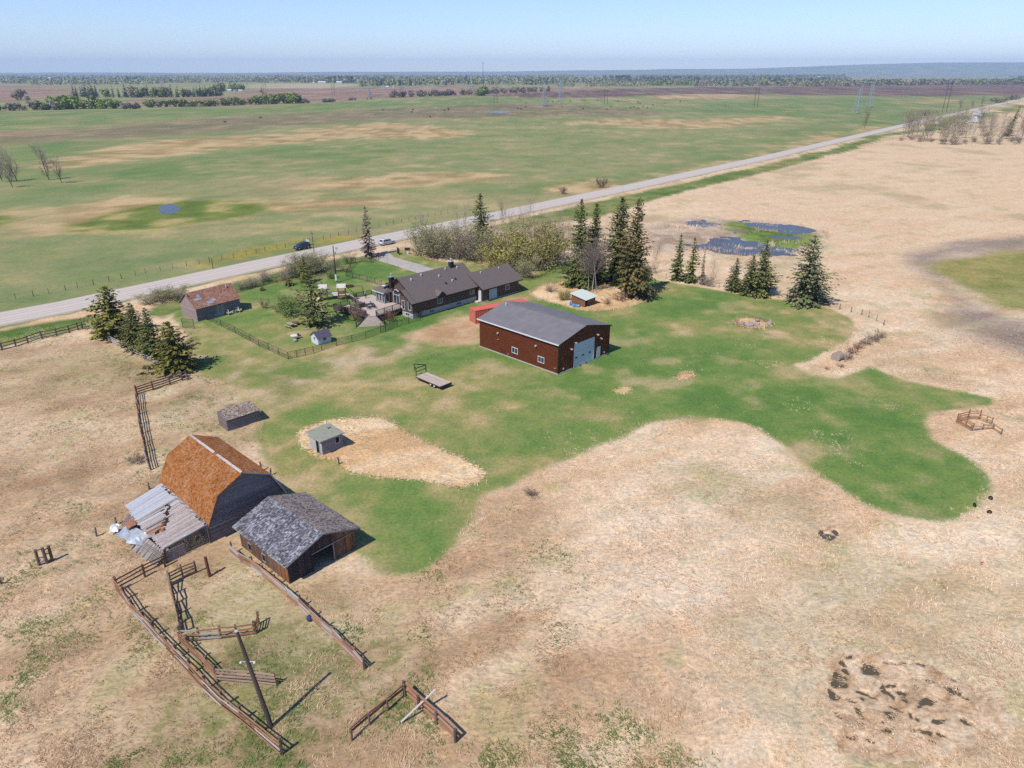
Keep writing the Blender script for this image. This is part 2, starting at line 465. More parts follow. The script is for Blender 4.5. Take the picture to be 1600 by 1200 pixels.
def smooth(v, w):
  t = np.clip((v + w) / (2 * w), 0, 1)
  return t * t * (3 - 2 * t)


def field_of(names, feather, sm=1):
  v = np.full(GX.shape, -1.0)
  for nme in names:
    P = smooth_poly(OUT[nme], sm)
    v = np.maximum(v, sd_poly(P, WX, WY, feather) / feather)
  return v


LAYER = {
  'tan': field_of(['tan_a', 'tan_b', 'tan_c', 'tan_d', 'tan_e', 'tan_f', 'tan_g', 'tan_h', 'tan_i'], 14.0),
  'lush': field_of(['lush_a', 'lush_b', 'lush_c', 'lush_d', 'lush_e'], 16.0),
  'graze': field_of(['graze'], 25.0),
  'soil': field_of(['dirt_far'], 10.0),
  'brown': field_of(['brown_a', 'brown_b', 'brown_c', 'brown_e'], 30.0),
  'plough': field_of(['brown_d'], 30.0),
  'pale': field_of(['pale_far'], 30.0),
  'yellow': field_of(['yellow'], 8.0),
  'ring': field_of(['lush_b', 'ring_b'], 6.0),
  'near': sd_poly(OUT['near'], GX, GY, 2.5) / 2.5,
  'scrub': field_of(['scrub'], 9.0),
  'scrubgreen': field_of(['scrub_green', 'scrub_left', 'mixed'], 9.0),
  'verge': field_of(['verge', 'verge_far', 'verge_mid'], 2.5),
  'field': field_of(['field'], 5.0),
  'burnt': field_of(['burnt'], 7.0),
  'sloughgreen': field_of(['slough_green'], 5.0),
  'lawn': field_of(['lawn'], 1.6),
  'reed': field_of(['island', 'patch', 'spot_a', 'spot_b', 'spot_c'], 1.6),
  'track': field_of(['track', 'apron'], 3.0),
  'dirt': field_of(['dirt'], 3.0),
}
sl = sd_poly(smooth_poly(OUT['slough']), WX, WY, 8.0) / 8.0
pl = np.maximum(sd_poly(smooth_poly(OUT['pools']), GX, GY, 3.0) / 3.0, sd_poly(smooth_poly(OUT['pool_small']), GX, GY, 1.5) / 1.5)
sm01 = lambda v: np.clip(v * .5 + .5, 0, 1)
is_reed = sm01(LAYER['near']) * np.maximum(1 - sm01(LAYER['lawn']), sm01(LAYER['reed']))
is_reed = np.where(LAYER['verge'] > -.5, is_reed * .3, is_reed)
mound = fbm(GX + 3 * fbm(GX, GY, 6, 2, 31), GY * 1.6, 2.6, 3, 11)
rough_amt = np.where(LAYER['scrub'] > 0, 0.20, 0.42)
H = is_reed * rough_amt * np.clip(mound - .22, 0, 1) + .012 * (fbm(GX, GY, 9, 2, 12) - .5)
H = np.where(GY > 420, 0, H)
# wet hollows: the ground dips below the water sheets in irregular pockets
hol = .75 * fbm(GX, GY * 1.3, 10, 3, 21) + .25 * fbm(GX, GY, 2.2, 2, 22)
deep = np.maximum(sd_poly(smooth_poly(OUT['deep_a']), WX, WY, 5.0), sd_poly(smooth_poly(OUT['deep_b']), WX, WY, 5.0)) / 5.0
hol = hol + .01 + .10 * np.clip((60 - GX) / 4, 0, 1) - .20 * np.clip(deep + .8, 0, 1.3)
H = np.where(sl > -.9, H * (1 - sm01(sl)) + sm01(sl) * (hol - .445) * 1.3, H)
hol2 = fbm(GX + .5 * GY, GY - .35 * GX, 2.4, 3, 23)
sink = smooth(pl - .45, .2)
H = H * (1 - sink) - .5 * sink

LAYER['wet'] = np.clip(sl, -1, 1)
nx, ny = len(xs), len(ys)
ii = np.arange(nx * ny).reshape(ny, nx)
quads = np.stack([ii[:-1, :-1], ii[:-1, 1:], ii[1:, 1:], ii[1:, :-1]], -1).reshape(-1, 4)
me = bpy.data.meshes.new('ground')
me.vertices.add(nx * ny)
me.vertices.foreach_set('co', np.stack([GX, GY, H], 1).astype(np.float32).ravel())
me.loops.add(quads.size)
me.loops.foreach_set('vertex_index', quads.astype(np.int32).ravel())
me.polygons.add(len(quads))
me.polygons.foreach_set('loop_start', np.arange(0, quads.size, 4, dtype=np.int32))
me.polygons.foreach_set('use_smooth', np.ones(len(quads), bool))
me.update(calc_edges=True)


def ground_heights(x, y):
  """height of the ground sheet under points"""
  i = np.clip(np.searchsorted(xs, x) - 1, 0, nx - 2)
  j = np.clip(np.searchsorted(ys, y) - 1, 0, ny - 2)
  fx, fy = (x - xs[i]) / (xs[i + 1] - xs[i]), (y - ys[j]) / (ys[j + 1] - ys[j])
  h = H.reshape(ny, nx)
  return (h[j, i] * (1 - fx) + h[j, i + 1] * fx) * (1 - fy) + (h[j + 1, i] * (1 - fx) + h[j + 1, i + 1] * fx) * fy


# ---- colour of the cover at every point: swathes and patches here, tufts and stems in the material
def nramp(f, pts):
  p = [q[0] for q in pts]
  return np.stack([np.interp(f, p, [q[1][k] for q in pts]) for k in range(3)], 1)


def over(base, attr, colour, edge, amp, w, maxf=1.0, bias=0.0):
  f = smooth(LAYER[attr] + (edge - .5 + bias) * amp, w) * maxf
  return base * (1 - f[:, None]) + colour * f[:, None]


def stretch01(v, lo=.28, hi=.72):
  return np.clip((v - lo) / (hi - lo), 0, 1)


_c, _s = math.cos(R(12)), math.sin(R(12))
RX, RY = GX * _c + GY * _s, -GX * _s + GY * _c
N_past = stretch01(.6 * fbm(RX * .55, RY, 30, 6, 41) + .4 * fbm(GX, GY, 7, 4, 40), .3, .7)
N_patch = stretch01(fbm(RX * .8, RY, 8, 5, 42))
N_mid = stretch01(fbm(GX, GY, 4.5, 4, 43))
N_big = stretch01(fbm(GX, GY, 22, 4, 44))
N_huge = stretch01(fbm(GX, GY, 160, 4, 45))
_c, _s = math.cos(R(28)), math.sin(R(28))
QX, QY = GX * _c + GY * _s, -GX * _s + GY * _c
N_swirl = stretch01(fbm(QX * .5 + 2.5 * fbm(GX, GY, 9, 2, 47), QY * 1.5 + 2.5 * fbm(GX, GY, 8, 2, 48), 5.5, 5, 46))
f_past = .62 * N_past + .38 * N_patch
C = nramp(f_past, [(0.05, S(124, 143, 94)), (0.40, S(144, 153, 104)), (0.66, S(160, 159, 114)), (0.98, S(192, 177, 134))])
e_far = .7 * N_past + .3 * N_patch
C = over(C, 'lush', nramp(f_past, [(0.1, S(104, 136, 78)), (0.5, S(120, 144, 88)), (0.9, S(146, 152, 102))]), e_far, 1.3, 1.0, 0.75)
C = over(C, 'graze', nramp(f_past, [(0.1, S(118, 112, 90)), (0.9, S(156, 140, 114))]), e_far, 1.0, 0.8, 0.85)
C = over(C, 'tan', nramp(N_patch, [(0.1, S(170, 142, 100)), (0.5, S(202, 170, 128)), (0.9, S(226, 196, 156))]), e_far, 1.8, 0.8, 0.8)
C = over(C, 'soil', nramp(N_patch, [(0.1, S(158, 130, 106)), (0.9, S(184, 156, 126))]), e_far, .8, 0.6)
C = over(C, 'brown', nramp(N_past, [(0.1, S(140, 112, 106)), (0.9, S(178, 148, 130))]), N_huge, .6, 0.3)
C = over(C, 'plough', nramp(N_past, [(0.1, S(98, 76, 80)), (0.9, S(142, 114, 110))]), N_huge, .6, 0.3)
C = over(C, 'pale', nramp(N_past, [(0.1, S(180, 172, 140)), (0.9, S(200, 188, 158))]), N_huge, .6, 0.3)
C = over(C, 'ring', nramp(N_patch, [(0.1, S(100, 122, 54)), (0.6, S(122, 140, 68)), (0.95, S(190, 172, 120))]), N_patch, 1.0, 0.5, 0.95)
C = over(C, 'yellow', nramp(N_mid, [(0.2, S(132, 138, 76)), (0.8, S(192, 166, 62))]), N_patch, 1.2, 0.8, 0.75)
f_reed = .7 * N_swirl + .3 * N_big
f_reed = .55 + (f_reed - .5) * (1 - .65 * np.clip((GY - 90) / 120, 0, 1))
C_reed = nramp(f_reed, [(0.04, S(212, 176, 141)), (0.34, S(229, 197, 163)), (0.62, S(236, 209, 178)), (0.95, S(244, 223, 197))])
pale_mid = np.clip(sd_poly(np.array([(6.24, 55.94), (11.44, 66.96), (19.75, 72.32), (28.61, 66.96), (28.1, 55.94), (27.7, 47.41), (18.92, 40.61), (13.25, 44.51), (8.5, 48.96)]), GX, GY, 9.0) / 9.0 * .5 + .5, 0, 1)[:, None] * (.5 + .5 * N_big[:, None])
C_reed = C_reed * (1 - .5 * pale_mid) + np.array(S(240, 220, 200)[:3]) * .5 * pale_mid
C = over(C, 'near', C_reed, N_mid, .5, 0.3)
f_scr = .55 * N_swirl + .45 * N_mid
C_scr = nramp(f_scr, [(0.08, S(172, 143, 113)), (0.4, S(196, 168, 136)), (0.65, S(211, 184, 152)), (0.95, S(225, 201, 172))])
C = over(C, 'scrub', C_scr, N_big, 1.2, 1.0, 0.9)
C_gr = nramp(f_scr, [(0.1, S(92, 112, 60)), (0.5, S(118, 130, 78)), (0.9, S(150, 146, 100))])
sprout = np.maximum(LAYER['scrubgreen'] * .35 - .42, np.where(LAYER['scrub'] > -.3, -.75, -2.2)) + .8 * (N_big - .5) + .5 * (N_patch - .5)
sprout = np.where(LAYER['near'] < 0, -2, sprout)
C = over(C, 'burnt', nramp(f_reed, [(0.1, S(132, 114, 110)), (0.5, S(164, 146, 138)), (0.9, S(196, 178, 164))]), N_big, 1.0, 0.9, 0.95)
C = over(C, 'field', nramp(.5 * N_mid + .5 * N_big, [(0.15, S(132, 140, 76)), (0.5, S(150, 150, 88)), (0.85, S(178, 164, 104))]), N_big, 1.4, 0.8)
C = over(C, 'wet', nramp(N_mid, [(0.2, S(160, 140, 120)), (0.8, S(216, 196, 180))]), N_mid, .8, 0.5, 0.8)
C = over(C, 'sloughgreen', nramp(N_mid, [(0.15, S(84, 116, 50)), (0.85, S(134, 158, 78))]), N_mid, 1.6, 0.6)
C = over(C, 'verge', nramp(.5 * N_mid + .5 * N_big, [(0.15, S(92, 122, 56)), (0.5, S(118, 138, 76)), (0.85, S(164, 156, 104))]), N_mid, .7, 0.5)
N_bits = stretch01(fbm(GX, GY, 1.6, 3, 49), .3, .7)
edge_dry = np.clip(1 - (sd_poly(smooth_poly(OUT['lawn'], 1), WX, WY, 4.0)) / 4.0, 0, 1)
worn = sd_poly(np.array([(-57.54, 119.75), (-41.77, 113.51), (-27.62, 119.75), (-18.85, 123.1), (-4.4, 113.51), (7.06, 102.57), (18.54, 105.13), (14.92, 93.28), (1.86, 93.28), (-8.98, 89.15), (-22.38, 93.28), (-30.2, 91.18), (-35.43, 93.28), (-42.38, 102.57)]), GX, GY, 12.0) / 12.0
f_lawn = .22 * N_mid + .30 * N_patch + .34 * N_big + .14 * N_bits + .16 * np.clip(worn + .3, 0, 1) * N_patch + .10 * edge_dry - .03
f_lawn = np.clip(.35 + (f_lawn - .43) * 1.25, 0, 1)
C_lawn = nramp(f_lawn, [(0.08, S(102, 136, 70)), (0.28, S(118, 145, 78)), (0.46, S(132, 150, 86)), (0.62, S(150, 154, 95)), (0.78, S(172, 162, 110)), (0.95, S(198, 178, 134))])
C_lawn = over(C_lawn, 'track', nramp(N_mid, [(0.1, S(128, 138, 84)), (0.5, S(166, 156, 114)), (0.9, S(202, 186, 158))]), .5 * N_mid + .5 * N_patch, 1.7, 1.0, 0.85, -.06)
C_lawn = over(C_lawn, 'dirt', nramp(N_mid, [(0.1, S(196, 158, 122)), (0.9, S(222, 188, 154))]), N_mid, 0.9, 0.7, 0.95, .35)
C_patch = nramp(f_reed, [(0.1, S(196, 156, 112)), (0.5, S(228, 192, 148)), (0.9, S(246, 220, 184))])
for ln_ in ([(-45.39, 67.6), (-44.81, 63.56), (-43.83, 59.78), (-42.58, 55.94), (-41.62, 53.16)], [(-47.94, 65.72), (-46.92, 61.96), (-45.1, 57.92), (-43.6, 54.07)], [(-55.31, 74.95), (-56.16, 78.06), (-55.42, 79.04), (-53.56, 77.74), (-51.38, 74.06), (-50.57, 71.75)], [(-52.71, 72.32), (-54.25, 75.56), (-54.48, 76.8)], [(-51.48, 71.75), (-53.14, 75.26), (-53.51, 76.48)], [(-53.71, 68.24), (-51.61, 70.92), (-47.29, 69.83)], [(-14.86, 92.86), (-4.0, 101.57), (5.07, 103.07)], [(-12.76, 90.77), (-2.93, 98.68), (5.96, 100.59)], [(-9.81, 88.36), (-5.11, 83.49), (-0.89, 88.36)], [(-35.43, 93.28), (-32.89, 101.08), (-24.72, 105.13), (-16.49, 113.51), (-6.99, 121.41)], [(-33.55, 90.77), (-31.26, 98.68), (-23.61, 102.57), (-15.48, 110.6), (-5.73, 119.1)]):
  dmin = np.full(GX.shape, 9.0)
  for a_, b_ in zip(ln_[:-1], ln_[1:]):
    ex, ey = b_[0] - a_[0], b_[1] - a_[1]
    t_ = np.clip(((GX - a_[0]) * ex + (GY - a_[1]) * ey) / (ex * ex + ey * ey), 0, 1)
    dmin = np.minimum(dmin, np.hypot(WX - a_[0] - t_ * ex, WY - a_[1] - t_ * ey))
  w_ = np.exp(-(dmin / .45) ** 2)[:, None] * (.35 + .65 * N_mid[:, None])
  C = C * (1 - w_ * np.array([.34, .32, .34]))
  C_lawn = C_lawn * (1 - .5 * w_) + np.array(S(178, 164, 116)[:3]) * .5 * w_
dry = np.clip(is_reed * 1.2, 0, 1) * .85 + .15
dry = np.where(LAYER['lawn'] > .3, np.where(LAYER['reed'] > -.3, 1.0, .16), dry)


def put_colour(name, c):
  a = me.attributes.new(name, 'FLOAT_COLOR', 'POINT')
  a.data.foreach_set('color', np.concatenate([c, np.ones((len(c), 1))], 1).astype(np.float32).ravel())


put_colour('cover', C)
put_colour('mown', C_lawn)
put_colour('sprout', C_gr)
put_colour('matted', C_patch)
for k, v in (('lawn', LAYER['lawn']), ('reed', LAYER['reed']), ('dry', dry), ('sprout', np.where((LAYER['lawn'] > -.4), -2, sprout))):
  a = me.attributes.new('g_' + k, 'FLOAT', 'POINT')
  a.data.foreach_set('value', v.astype(np.float32))


def ground_material():
  m, n, l, b = node_mat('ground_cover')
  geo = n.new('ShaderNodeNewGeometry')
  pos = geo.outputs['Position']

  def noise(scale, detail, rough=0.65, stretch=None, rot=0.0, dist=0.0, src=None):
    no = n.new('ShaderNodeTexNoise')
    no.noise_dimensions = '2D'
    no.inputs['Scale'].default_value = scale
    no.inputs['Detail'].default_value = detail
    no.inputs['Roughness'].default_value = rough
    no.inputs['Distortion'].default_value = dist
    if stretch:
      mp = n.new('ShaderNodeMapping')
      mp.inputs['Scale'].default_value = stretch
      mp.inputs['Rotation'].default_value = (0, 0, rot)
      l.new(src or pos, mp.inputs['Vector'])
      l.new(mp.outputs['Vector'], no.inputs['Vector'])
    else:
      l.new(pos, no.inputs['Vector'])
    return no.outputs['Fac']

  def math_(op, a, bb):
    q = n.new('ShaderNodeMath')
    q.operation = op
    for k, v in ((0, a), (1, bb)):
      if isinstance(v, (int, float)):
        q.inputs[k].default_value = v
      else:
        l.new(v, q.inputs[k])
    return q.outputs[0]

  def attr(name):
    at = n.new('ShaderNodeAttribute')
    at.attribute_name = name
    return at

  def rng(v, a, bb, c, d, smooth_=False):
    mr = n.new('ShaderNodeMapRange')
    if smooth_:
      mr.interpolation_type = 'SMOOTHSTEP'
    mr.inputs['From Min'].default_value = a
    mr.inputs['From Max'].default_value = bb
    mr.inputs['To Min'].default_value = c
    mr.inputs['To Max'].default_value = d
    l.new(v, mr.inputs['Value'])
    return mr.outputs['Result']

  def mix(fac, a, bb):
    mx = n.new('ShaderNodeMix')
    mx.data_type = 'RGBA'
    l.new(fac, mx.inputs['Factor'])
    l.new(a, mx.inputs['A'])
    l.new(bb, mx.inputs['B'])
    return mx.outputs['Result']

  n_tuft = noise(2.6, 5.0, 0.82)
  wv = n.new('ShaderNodeTexNoise')
  wv.noise_dimensions = '2D'
  wv.inputs['Scale'].default_value = 0.22
  wv.inputs['Detail'].default_value = 2.0
  l.new(pos, wv.inputs['Vector'])
  wa = n.new('ShaderNodeVectorMath')
  wa.operation = 'MULTIPLY_ADD'
  wa.inputs[1].default_value = (3.6, 3.6, 0.0)
  l.new(wv.outputs['Color'], wa.inputs[0])
  l.new(pos, wa.inputs[2])
  pos_w = wa.outputs['Vector']
  n_streak = noise(1.5, 5.0, 0.80, (0.66, 2.3, 1), R(-34), 0.2, pos_w)
  edge = math_('MULTIPLY', math_('SUBTRACT', n_tuft, 0.5), 2.6)
  c = attr('cover').outputs['Color']
  f_l = rng(math_('ADD', attr('g_lawn').outputs['Fac'], edge), -.35, .35, 0, 1, True)
  c = mix(f_l, c, attr('mown').outputs['Color'])
  f_r = rng(math_('ADD', attr('g_reed').outputs['Fac'], edge), -.2, .2, 0, 1, True)
  c = mix(f_r, c, attr('matted').outputs['Color'])
  # fresh green sprouting through the dead cover
  n_clump = noise(0.55, 5.0, 0.74)
  sp = math_('ADD', math_('MULTIPLY', math_('SUBTRACT', n_tuft, 0.5), 1.9), math_('MULTIPLY', math_('SUBTRACT', n_clump, 0.5), 2.6))
  f_g = rng(math_('ADD', attr('g_sprout').outputs['Fac'], sp), -.12, .5, 0, .8, True)
  c = mix(f_g, c, attr('sprout').outputs['Color'])
  # straw-coloured and greener clumps, a metre or two across
  wm = n.new('ShaderNodeVectorMath')
  wm.operation = 'MULTIPLY'
  wm.inputs[1].default_value = (1.17, 1.08, 0.97)
  l.new(c, wm.inputs[0])
  dk = n.new('ShaderNodeVectorMath')
  dk.operation = 'MULTIPLY'
  dk.inputs[1].default_value = (0.86, 0.89, 0.86)
  l.new(c, dk.inputs[0])
  c = mix(rng(n_clump, .30, .70, 0, 1), dk.outputs['Vector'], wm.outputs['Vector'])
  d = attr('g_dry').outputs['Fac']
  # stems: contrast follows how tall and dry the cover is
  st = math_('SUBTRACT', rng(n_streak, .30, .70, -.30, .26), 0.0)
  tf = rng(n_tuft, .30, .70, -.34, .28)
  gain = math_('ADD', math_('ADD', math_('MULTIPLY', st, d), math_('MULTIPLY', tf, 0.85)), 1.0)
  sc_ = n.new('ShaderNodeVectorMath')
  sc_.operation = 'SCALE'
  l.new(c, sc_.inputs[0])
  l.new(gain, sc_.inputs['Scale'])
  l.new(sc_.outputs['Vector'], b.inputs['Base Color'])
  b.inputs['Roughness'].default_value = 0.95
  b.inputs['Specular IOR Level'].default_value = 0.06
  return m


me.materials.append(ground_material())
ground = tag(link('ground', me), kind='structure')

# ------------------------------------------------------------------ open water in the slough and the marsh
def water_mat():
  m, n, l, b = node_mat('slough_water')
  b.inputs['Base Color'].default_value = (0.055, 0.056, 0.062, 1)
  b.inputs['Roughness'].default_value = 0.2
  b.inputs['IOR'].default_value = 1.16
  no = n.new('ShaderNodeTexNoise')
  no.inputs['Scale'].default_value = 3.0
  no.inputs['Detail'].default_value = 3.0
  bp = n.new('ShaderNodeBump')
  bp.inputs['Strength'].default_value = 0.25
  bp.inputs['Distance'].default_value = 0.05
  l.new(no.outputs['Fac'], bp.inputs['Height'])
  l.new(bp.outputs['Normal'], b.inputs['Normal'])
  return m


def flat_sheet(name, poly, z, m):
  P = smooth_poly(poly, 2)
  return tag(MB().add([(p[0], p[1], z) for p in P], [tuple(range(len(P)))]).build(name, m), kind='structure')


WM = water_mat()
flat_sheet('slough_water', OUT['slough'], 0.0, WM)
m2, n2, l2, b2 = node_mat('marsh_water')
b2.inputs['Base Color'].default_value = (0.075, 0.06, 0.032, 1)
b2.inputs['Roughness'].default_value = 0.35
POOLS = [(26.84, 46.48, 0.25, 0.2, 0), (30.17, 46.75, 0.55, 0.3, 10), (28.52, 45.48, 0.17, 0.23, -20), (27.68, 44.77, 0.24, 0.27, 30), (29.45, 44.0, 0.6, 0.67, 25), (27.29, 44.17, 0.26, 0.22, 0), (26.6, 43.49, 0.39, 0.2, 10), (32.51, 44.6, 0.4, 0.17, 0), (33.96, 44.95, 0.56, 0.18, -28), (31.63, 44.43, 0.48, 0.13, -25), (26.22, 42.58, 0.51, 0.42, -10), (25.28, 41.38, 0.5, 0.57, 0), (27.46, 41.62, 0.43, 0.34, -35), (29.78, 42.09, 0.23, 0.67, -10), (30.37, 42.66, 0.36, 0.16, -5), (26.43, 40.99, 0.43, 0.13, -25), (26.58, 39.93, 0.25, 0.58, 0), (30.86, 41.7, 0.3, 0.25, -30), (30.84, 40.91, 0.15, 0.19, 0), (32.61, 42.5, 0.18, 0.29, 0), (32.2, 40.53, 0.75, 0.29, 18), (34.6, 41.93, 0.46, 0.33, -25), (33.98, 42.91, 0.31, 0.15, -35), (28.82, 39.85, 0.54, 0.18, -5), (30.58, 39.55, 0.11, 0.49, 0), (25.04, 39.19, 0.51, 0.14, -12), (32.39, 38.75, 0.54, 0.15, 0), (34.11, 38.9, 0.41, 0.3, -10), (35.3, 41.38, 0.25, 0.25, 35), (24.77, 39.7, 0.16, 0.1, 0), (35.25, 42.17, 0.31, 0.17, 25), (26.24, 38.75, 0.22, 0.13, 0), (36.05, 42.91, 0.18, 0.13, -30), (27.71, 39.19, 0.24, 0.11, -10), (29.72, 40.3, 0.32, 0.1, -20), (28.09, 41.07, 0.38, 0.1, -25), (25.18, 37.84, 0.59, 0.14, -5), (28.13, 38.04, 0.48, 0.19, 10), (30.56, 37.7, 0.71, 0.16, -8), (26.41, 37.42, 0.35, 0.14, 0), (32.02, 37.77, 0.36, 0.16, -10), (32.95, 63.04, 0.31, 0.92, -10), (33.6, 62.33, 0.68, 0.55, 0), (34.83, 63.04, 0.34, 0.68, 10), (32.78, 63.92, 0.24, 0.25, 0)]


def marsh(poly, feather):
  """tangled reed hummocks standing out of a sheet of standing water"""
  P = smooth_poly(poly, 2)
  lo, hi = P.min(0) - .8, P.max(0) + .8
  ax, ay = np.arange(lo[0], hi[0], .13), np.arange(lo[1], hi[1], .13)
  X, Y = [v.ravel() for v in np.meshgrid(ax, ay)]
  ins = sd_poly(P, X, Y, feather) / feather
  wx = X + (fbm(X, Y, 1.0, 3, 91) - .5) * 1.5
  wy = Y + (fbm(X, Y, 1.0, 3, 92) - .5) * 1.5
  pool = np.zeros(X.shape)
  for (cx, cy, a_, b_, t_) in POOLS:
    c_, s_ = math.cos(R(t_)), math.sin(R(t_))
    dx, dy = wx - cx, wy - cy
    q = ((dx * c_ + dy * s_) / (a_ * 1.15 + .05)) ** 2 + ((-dx * s_ + dy * c_) / (b_ * 1.15 + .05)) ** 2
    pool = np.maximum(pool, np.exp(-q * .7))
  u_ = X * .8 + Y * .6 + 1.6 * fbm(X, Y, 2.5, 2, 93)
  v_ = -X * .6 + Y * .8 + 1.6 * fbm(X, Y, 2.5, 2, 94)
  mat_ = fbm(u_ * .5, v_ * 1.5, .8, 4, 95)
  z = .08 + .20 * (mat_ - .42) + .06 * (fbm(X, Y, 3, 2, 96) - .5) - .5 * np.clip(pool - .35, 0, 1)
  z = np.where(ins < .3, np.minimum(z, .16 + (ins - .3) * .5), z)
  m_, n_ = len(ax), len(ay)
  k = np.arange(m_ * n_).reshape(n_, m_)
  F = np.stack([k[:-1, :-1], k[:-1, 1:], k[1:, 1:], k[1:, :-1]], -1).reshape(-1, 4)
  F = F[(ins[F] > -.6).all(1)]
  o = MB().add(np.stack([X, Y, z], 1).tolist(), F.tolist()).build('marsh_hummocks', None, None, True)
  f = np.clip(.55 * stretch01(mat_, .3, .65) + .45 * stretch01(fbm(X, Y, 1.5, 3, 97)), 0, 1)
  c = nramp(f, [(0.0, S(180, 150, 118)), (.3, S(206, 177, 146)), (.6, S(219, 192, 163)), (1.0, S(232, 210, 184))])
  low = np.clip((.03 - z) / .08, 0, 1)[:, None] * .8
  c = c * (1 - low) + np.array(S(112, 92, 52)[:3]) * low
  for nm in ('cover', 'mown', 'matted'):
    a = o.data.attributes.new(nm, 'FLOAT_COLOR', 'POINT')
    a.data.foreach_set('color', np.concatenate([c, np.ones((len(c), 1))], 1).astype(np.float32).ravel())
  for nm, v in (('g_lawn', -1), ('g_reed', -1), ('g_dry', 1), ('g_sprout', -2)):
    a = o.data.attributes.new(nm, 'FLOAT', 'POINT')
    a.data.foreach_set('value', np.full(len(c), v, np.float32))
  o.data.materials.append(me.materials[0])
  tag(o, kind='structure')
  flat_sheet('marsh_water', poly, -.03, m2)


marsh(OUT['pools'], 3.0)
marsh(OUT['pool_small'], 1.5)
flat_sheet('pasture_pond_water', [(-128.94, 263.9), (-128.9, 268.01), (-128.96, 270.82), (-127.22, 270.11), (-124.87, 268.01), (-122.15, 263.9), (-119.56, 260.56), (-118.07, 256.02), (-118.34, 253.49), (-117.85, 249.78), (-118.82, 247.96), (-121.73, 251.01), (-123.3, 251.01), (-125.71, 257.3), (-128.04, 259.9)], 0.03, WM)
flat_sheet('pasture_slough_water', [(-32.0, 948.8), (-20.5, 973.0), (-4.0, 956.7), (0.0, 933.3), (-15.5, 918.3), (-28.1, 925.7)], 0.03, WM)

# ------------------------------------------------------------------ the paved road
def road_material():
  m, n, l, b = node_mat('chip_seal')
  at = n.new('ShaderNodeAttribute')
  at.attribute_name = 'across'
  geo = n.new('ShaderNodeNewGeometry')
  no = n.new('ShaderNodeTexNoise')
  no.inputs['Scale'].default_value = 0.5
  no.inputs['Detail'].default_value = 6.0
  l.new(geo.outputs['Position'], no.inputs['Vector'])
  ad = n.new('ShaderNodeMath')
  ad.operation = 'MULTIPLY_ADD'
  ad.inputs[1].default_value = 0.05
  l.new(no.outputs['Fac'], ad.inputs[0])
  sb = n.new('ShaderNodeMath')
  sb.operation = 'SUBTRACT'
  sb.inputs[1].default_value = 0.025
  l.new(at.outputs['Fac'], sb.inputs[0])
  l.new(sb.outputs[0], ad.inputs[2])
  g0, g1, g2 = S(206, 192, 180), S(222, 208, 194), S(196, 184, 176)
  r = ramp(n, [(0.00, S(190, 174, 152)), (0.07, S(206, 194, 180)), (0.14, g1), (0.22, g2), (0.30, g1), (0.38, g2), (0.47, g1), (0.505, S(212, 200, 176)),
         (0.54, g1), (0.62, g2), (0.70, g1), (0.78, g2), (0.86, g1), (0.93, S(204, 192, 178)), (1.0, S(190, 176, 156))])
  l.new(ad.outputs[0], r.inputs['Fac'])
  n3 = n.new('ShaderNodeTexNoise')
  n3.inputs['Scale'].default_value = 4.0
  n3.inputs['Detail'].default_value = 5.0
  l.new(geo.outputs['Position'], n3.inputs['Vector'])
  mr = n.new('ShaderNodeMapRange')
  mr.inputs['From Min'].default_value = 0.3
  mr.inputs['From Max'].default_value = 0.7
  mr.inputs['To Min'].default_value = 0.90
  mr.inputs['To Max'].default_value = 1.08
  l.new(n3.outputs['Fac'], mr.inputs['Value'])
  v = n.new('ShaderNodeVectorMath')
  v.operation = 'SCALE'
  l.new(r.outputs['Color'], v.inputs[0])
  l.new(mr.outputs['Result'], v.inputs['Scale'])
  l.new(v.outputs['Vector'], b.inputs['Base Color'])
  b.inputs['Roughness'].default_value = 0.9
  return m


def strip(name, mid, half, z, m, step=6.0, cross=12, crown=0.05, skirt=0.18):
  P = [Vector((p[0], p[1])) for p in mid]
  pts = []
  for a, c in zip(P[:-1], P[1:]):
    k = max(1, int((c - a).length / step))
    pts += [a.lerp(c, i / k) for i in range(k)]
  pts.append(P[-1])
  vs, ac = [], []
  prof = [(-1.25, -skirt - z)] + [(-1 + 2 * j / cross, crown * (1 - (-1 + 2 * j / cross) ** 2)) for j in range(cross + 1)] + [(1.25, -skirt - z)]
  for i, p in enumerate(pts):
    d = (pts[min(i + 1, len(pts) - 1)] - pts[max(i - 1, 0)]).normalized()
    nn = Vector((d.y, -d.x))
    rr = random.Random(i)
    for u, dz in prof:
      h = half if isinstance(half, float) else half(i / (len(pts) - 1))
      w = u * h + (rr.uniform(-.12, .12) if abs(u) > .99 else 0)
      vs.append((p.x + nn.x * w, p.y + nn.y * w, z + dz))
      ac.append(min(1, max(0, u * .5 + .5)))
  k = len(prof)
  fs = []
  for i in range(len(pts) - 1):
    for j in range(k - 1):
      fs.append((i * k + j, i * k + j + 1, (i + 1) * k + j + 1, (i + 1) * k + j))
  o = MB().add(vs, fs).build(name, m)
  a = o.data.attributes.new('across', 'FLOAT', 'POINT')
  a.data.foreach_set('value', ac)
  return tag(o, kind='structure')


RM = road_material()
strip('road', ROAD_MID, ROAD_HALF, 0.16, RM)
DM = mat('driveway_gravel', S(178, 168, 160), S(204, 194, 186), 1.2, 0.95, bump=0.02)
strip('driveway', [(-37.88, 196.86), (-36.12, 190.73), (-33.27, 184.95), (-26.03, 177.49), (-17.0, 167.57), (-13.22, 162.41)], lambda t: 2.4 + 3.2 * max(0, 1 - t * 5), 0.06, DM, 2.0, 4, 0.02, 0.1)


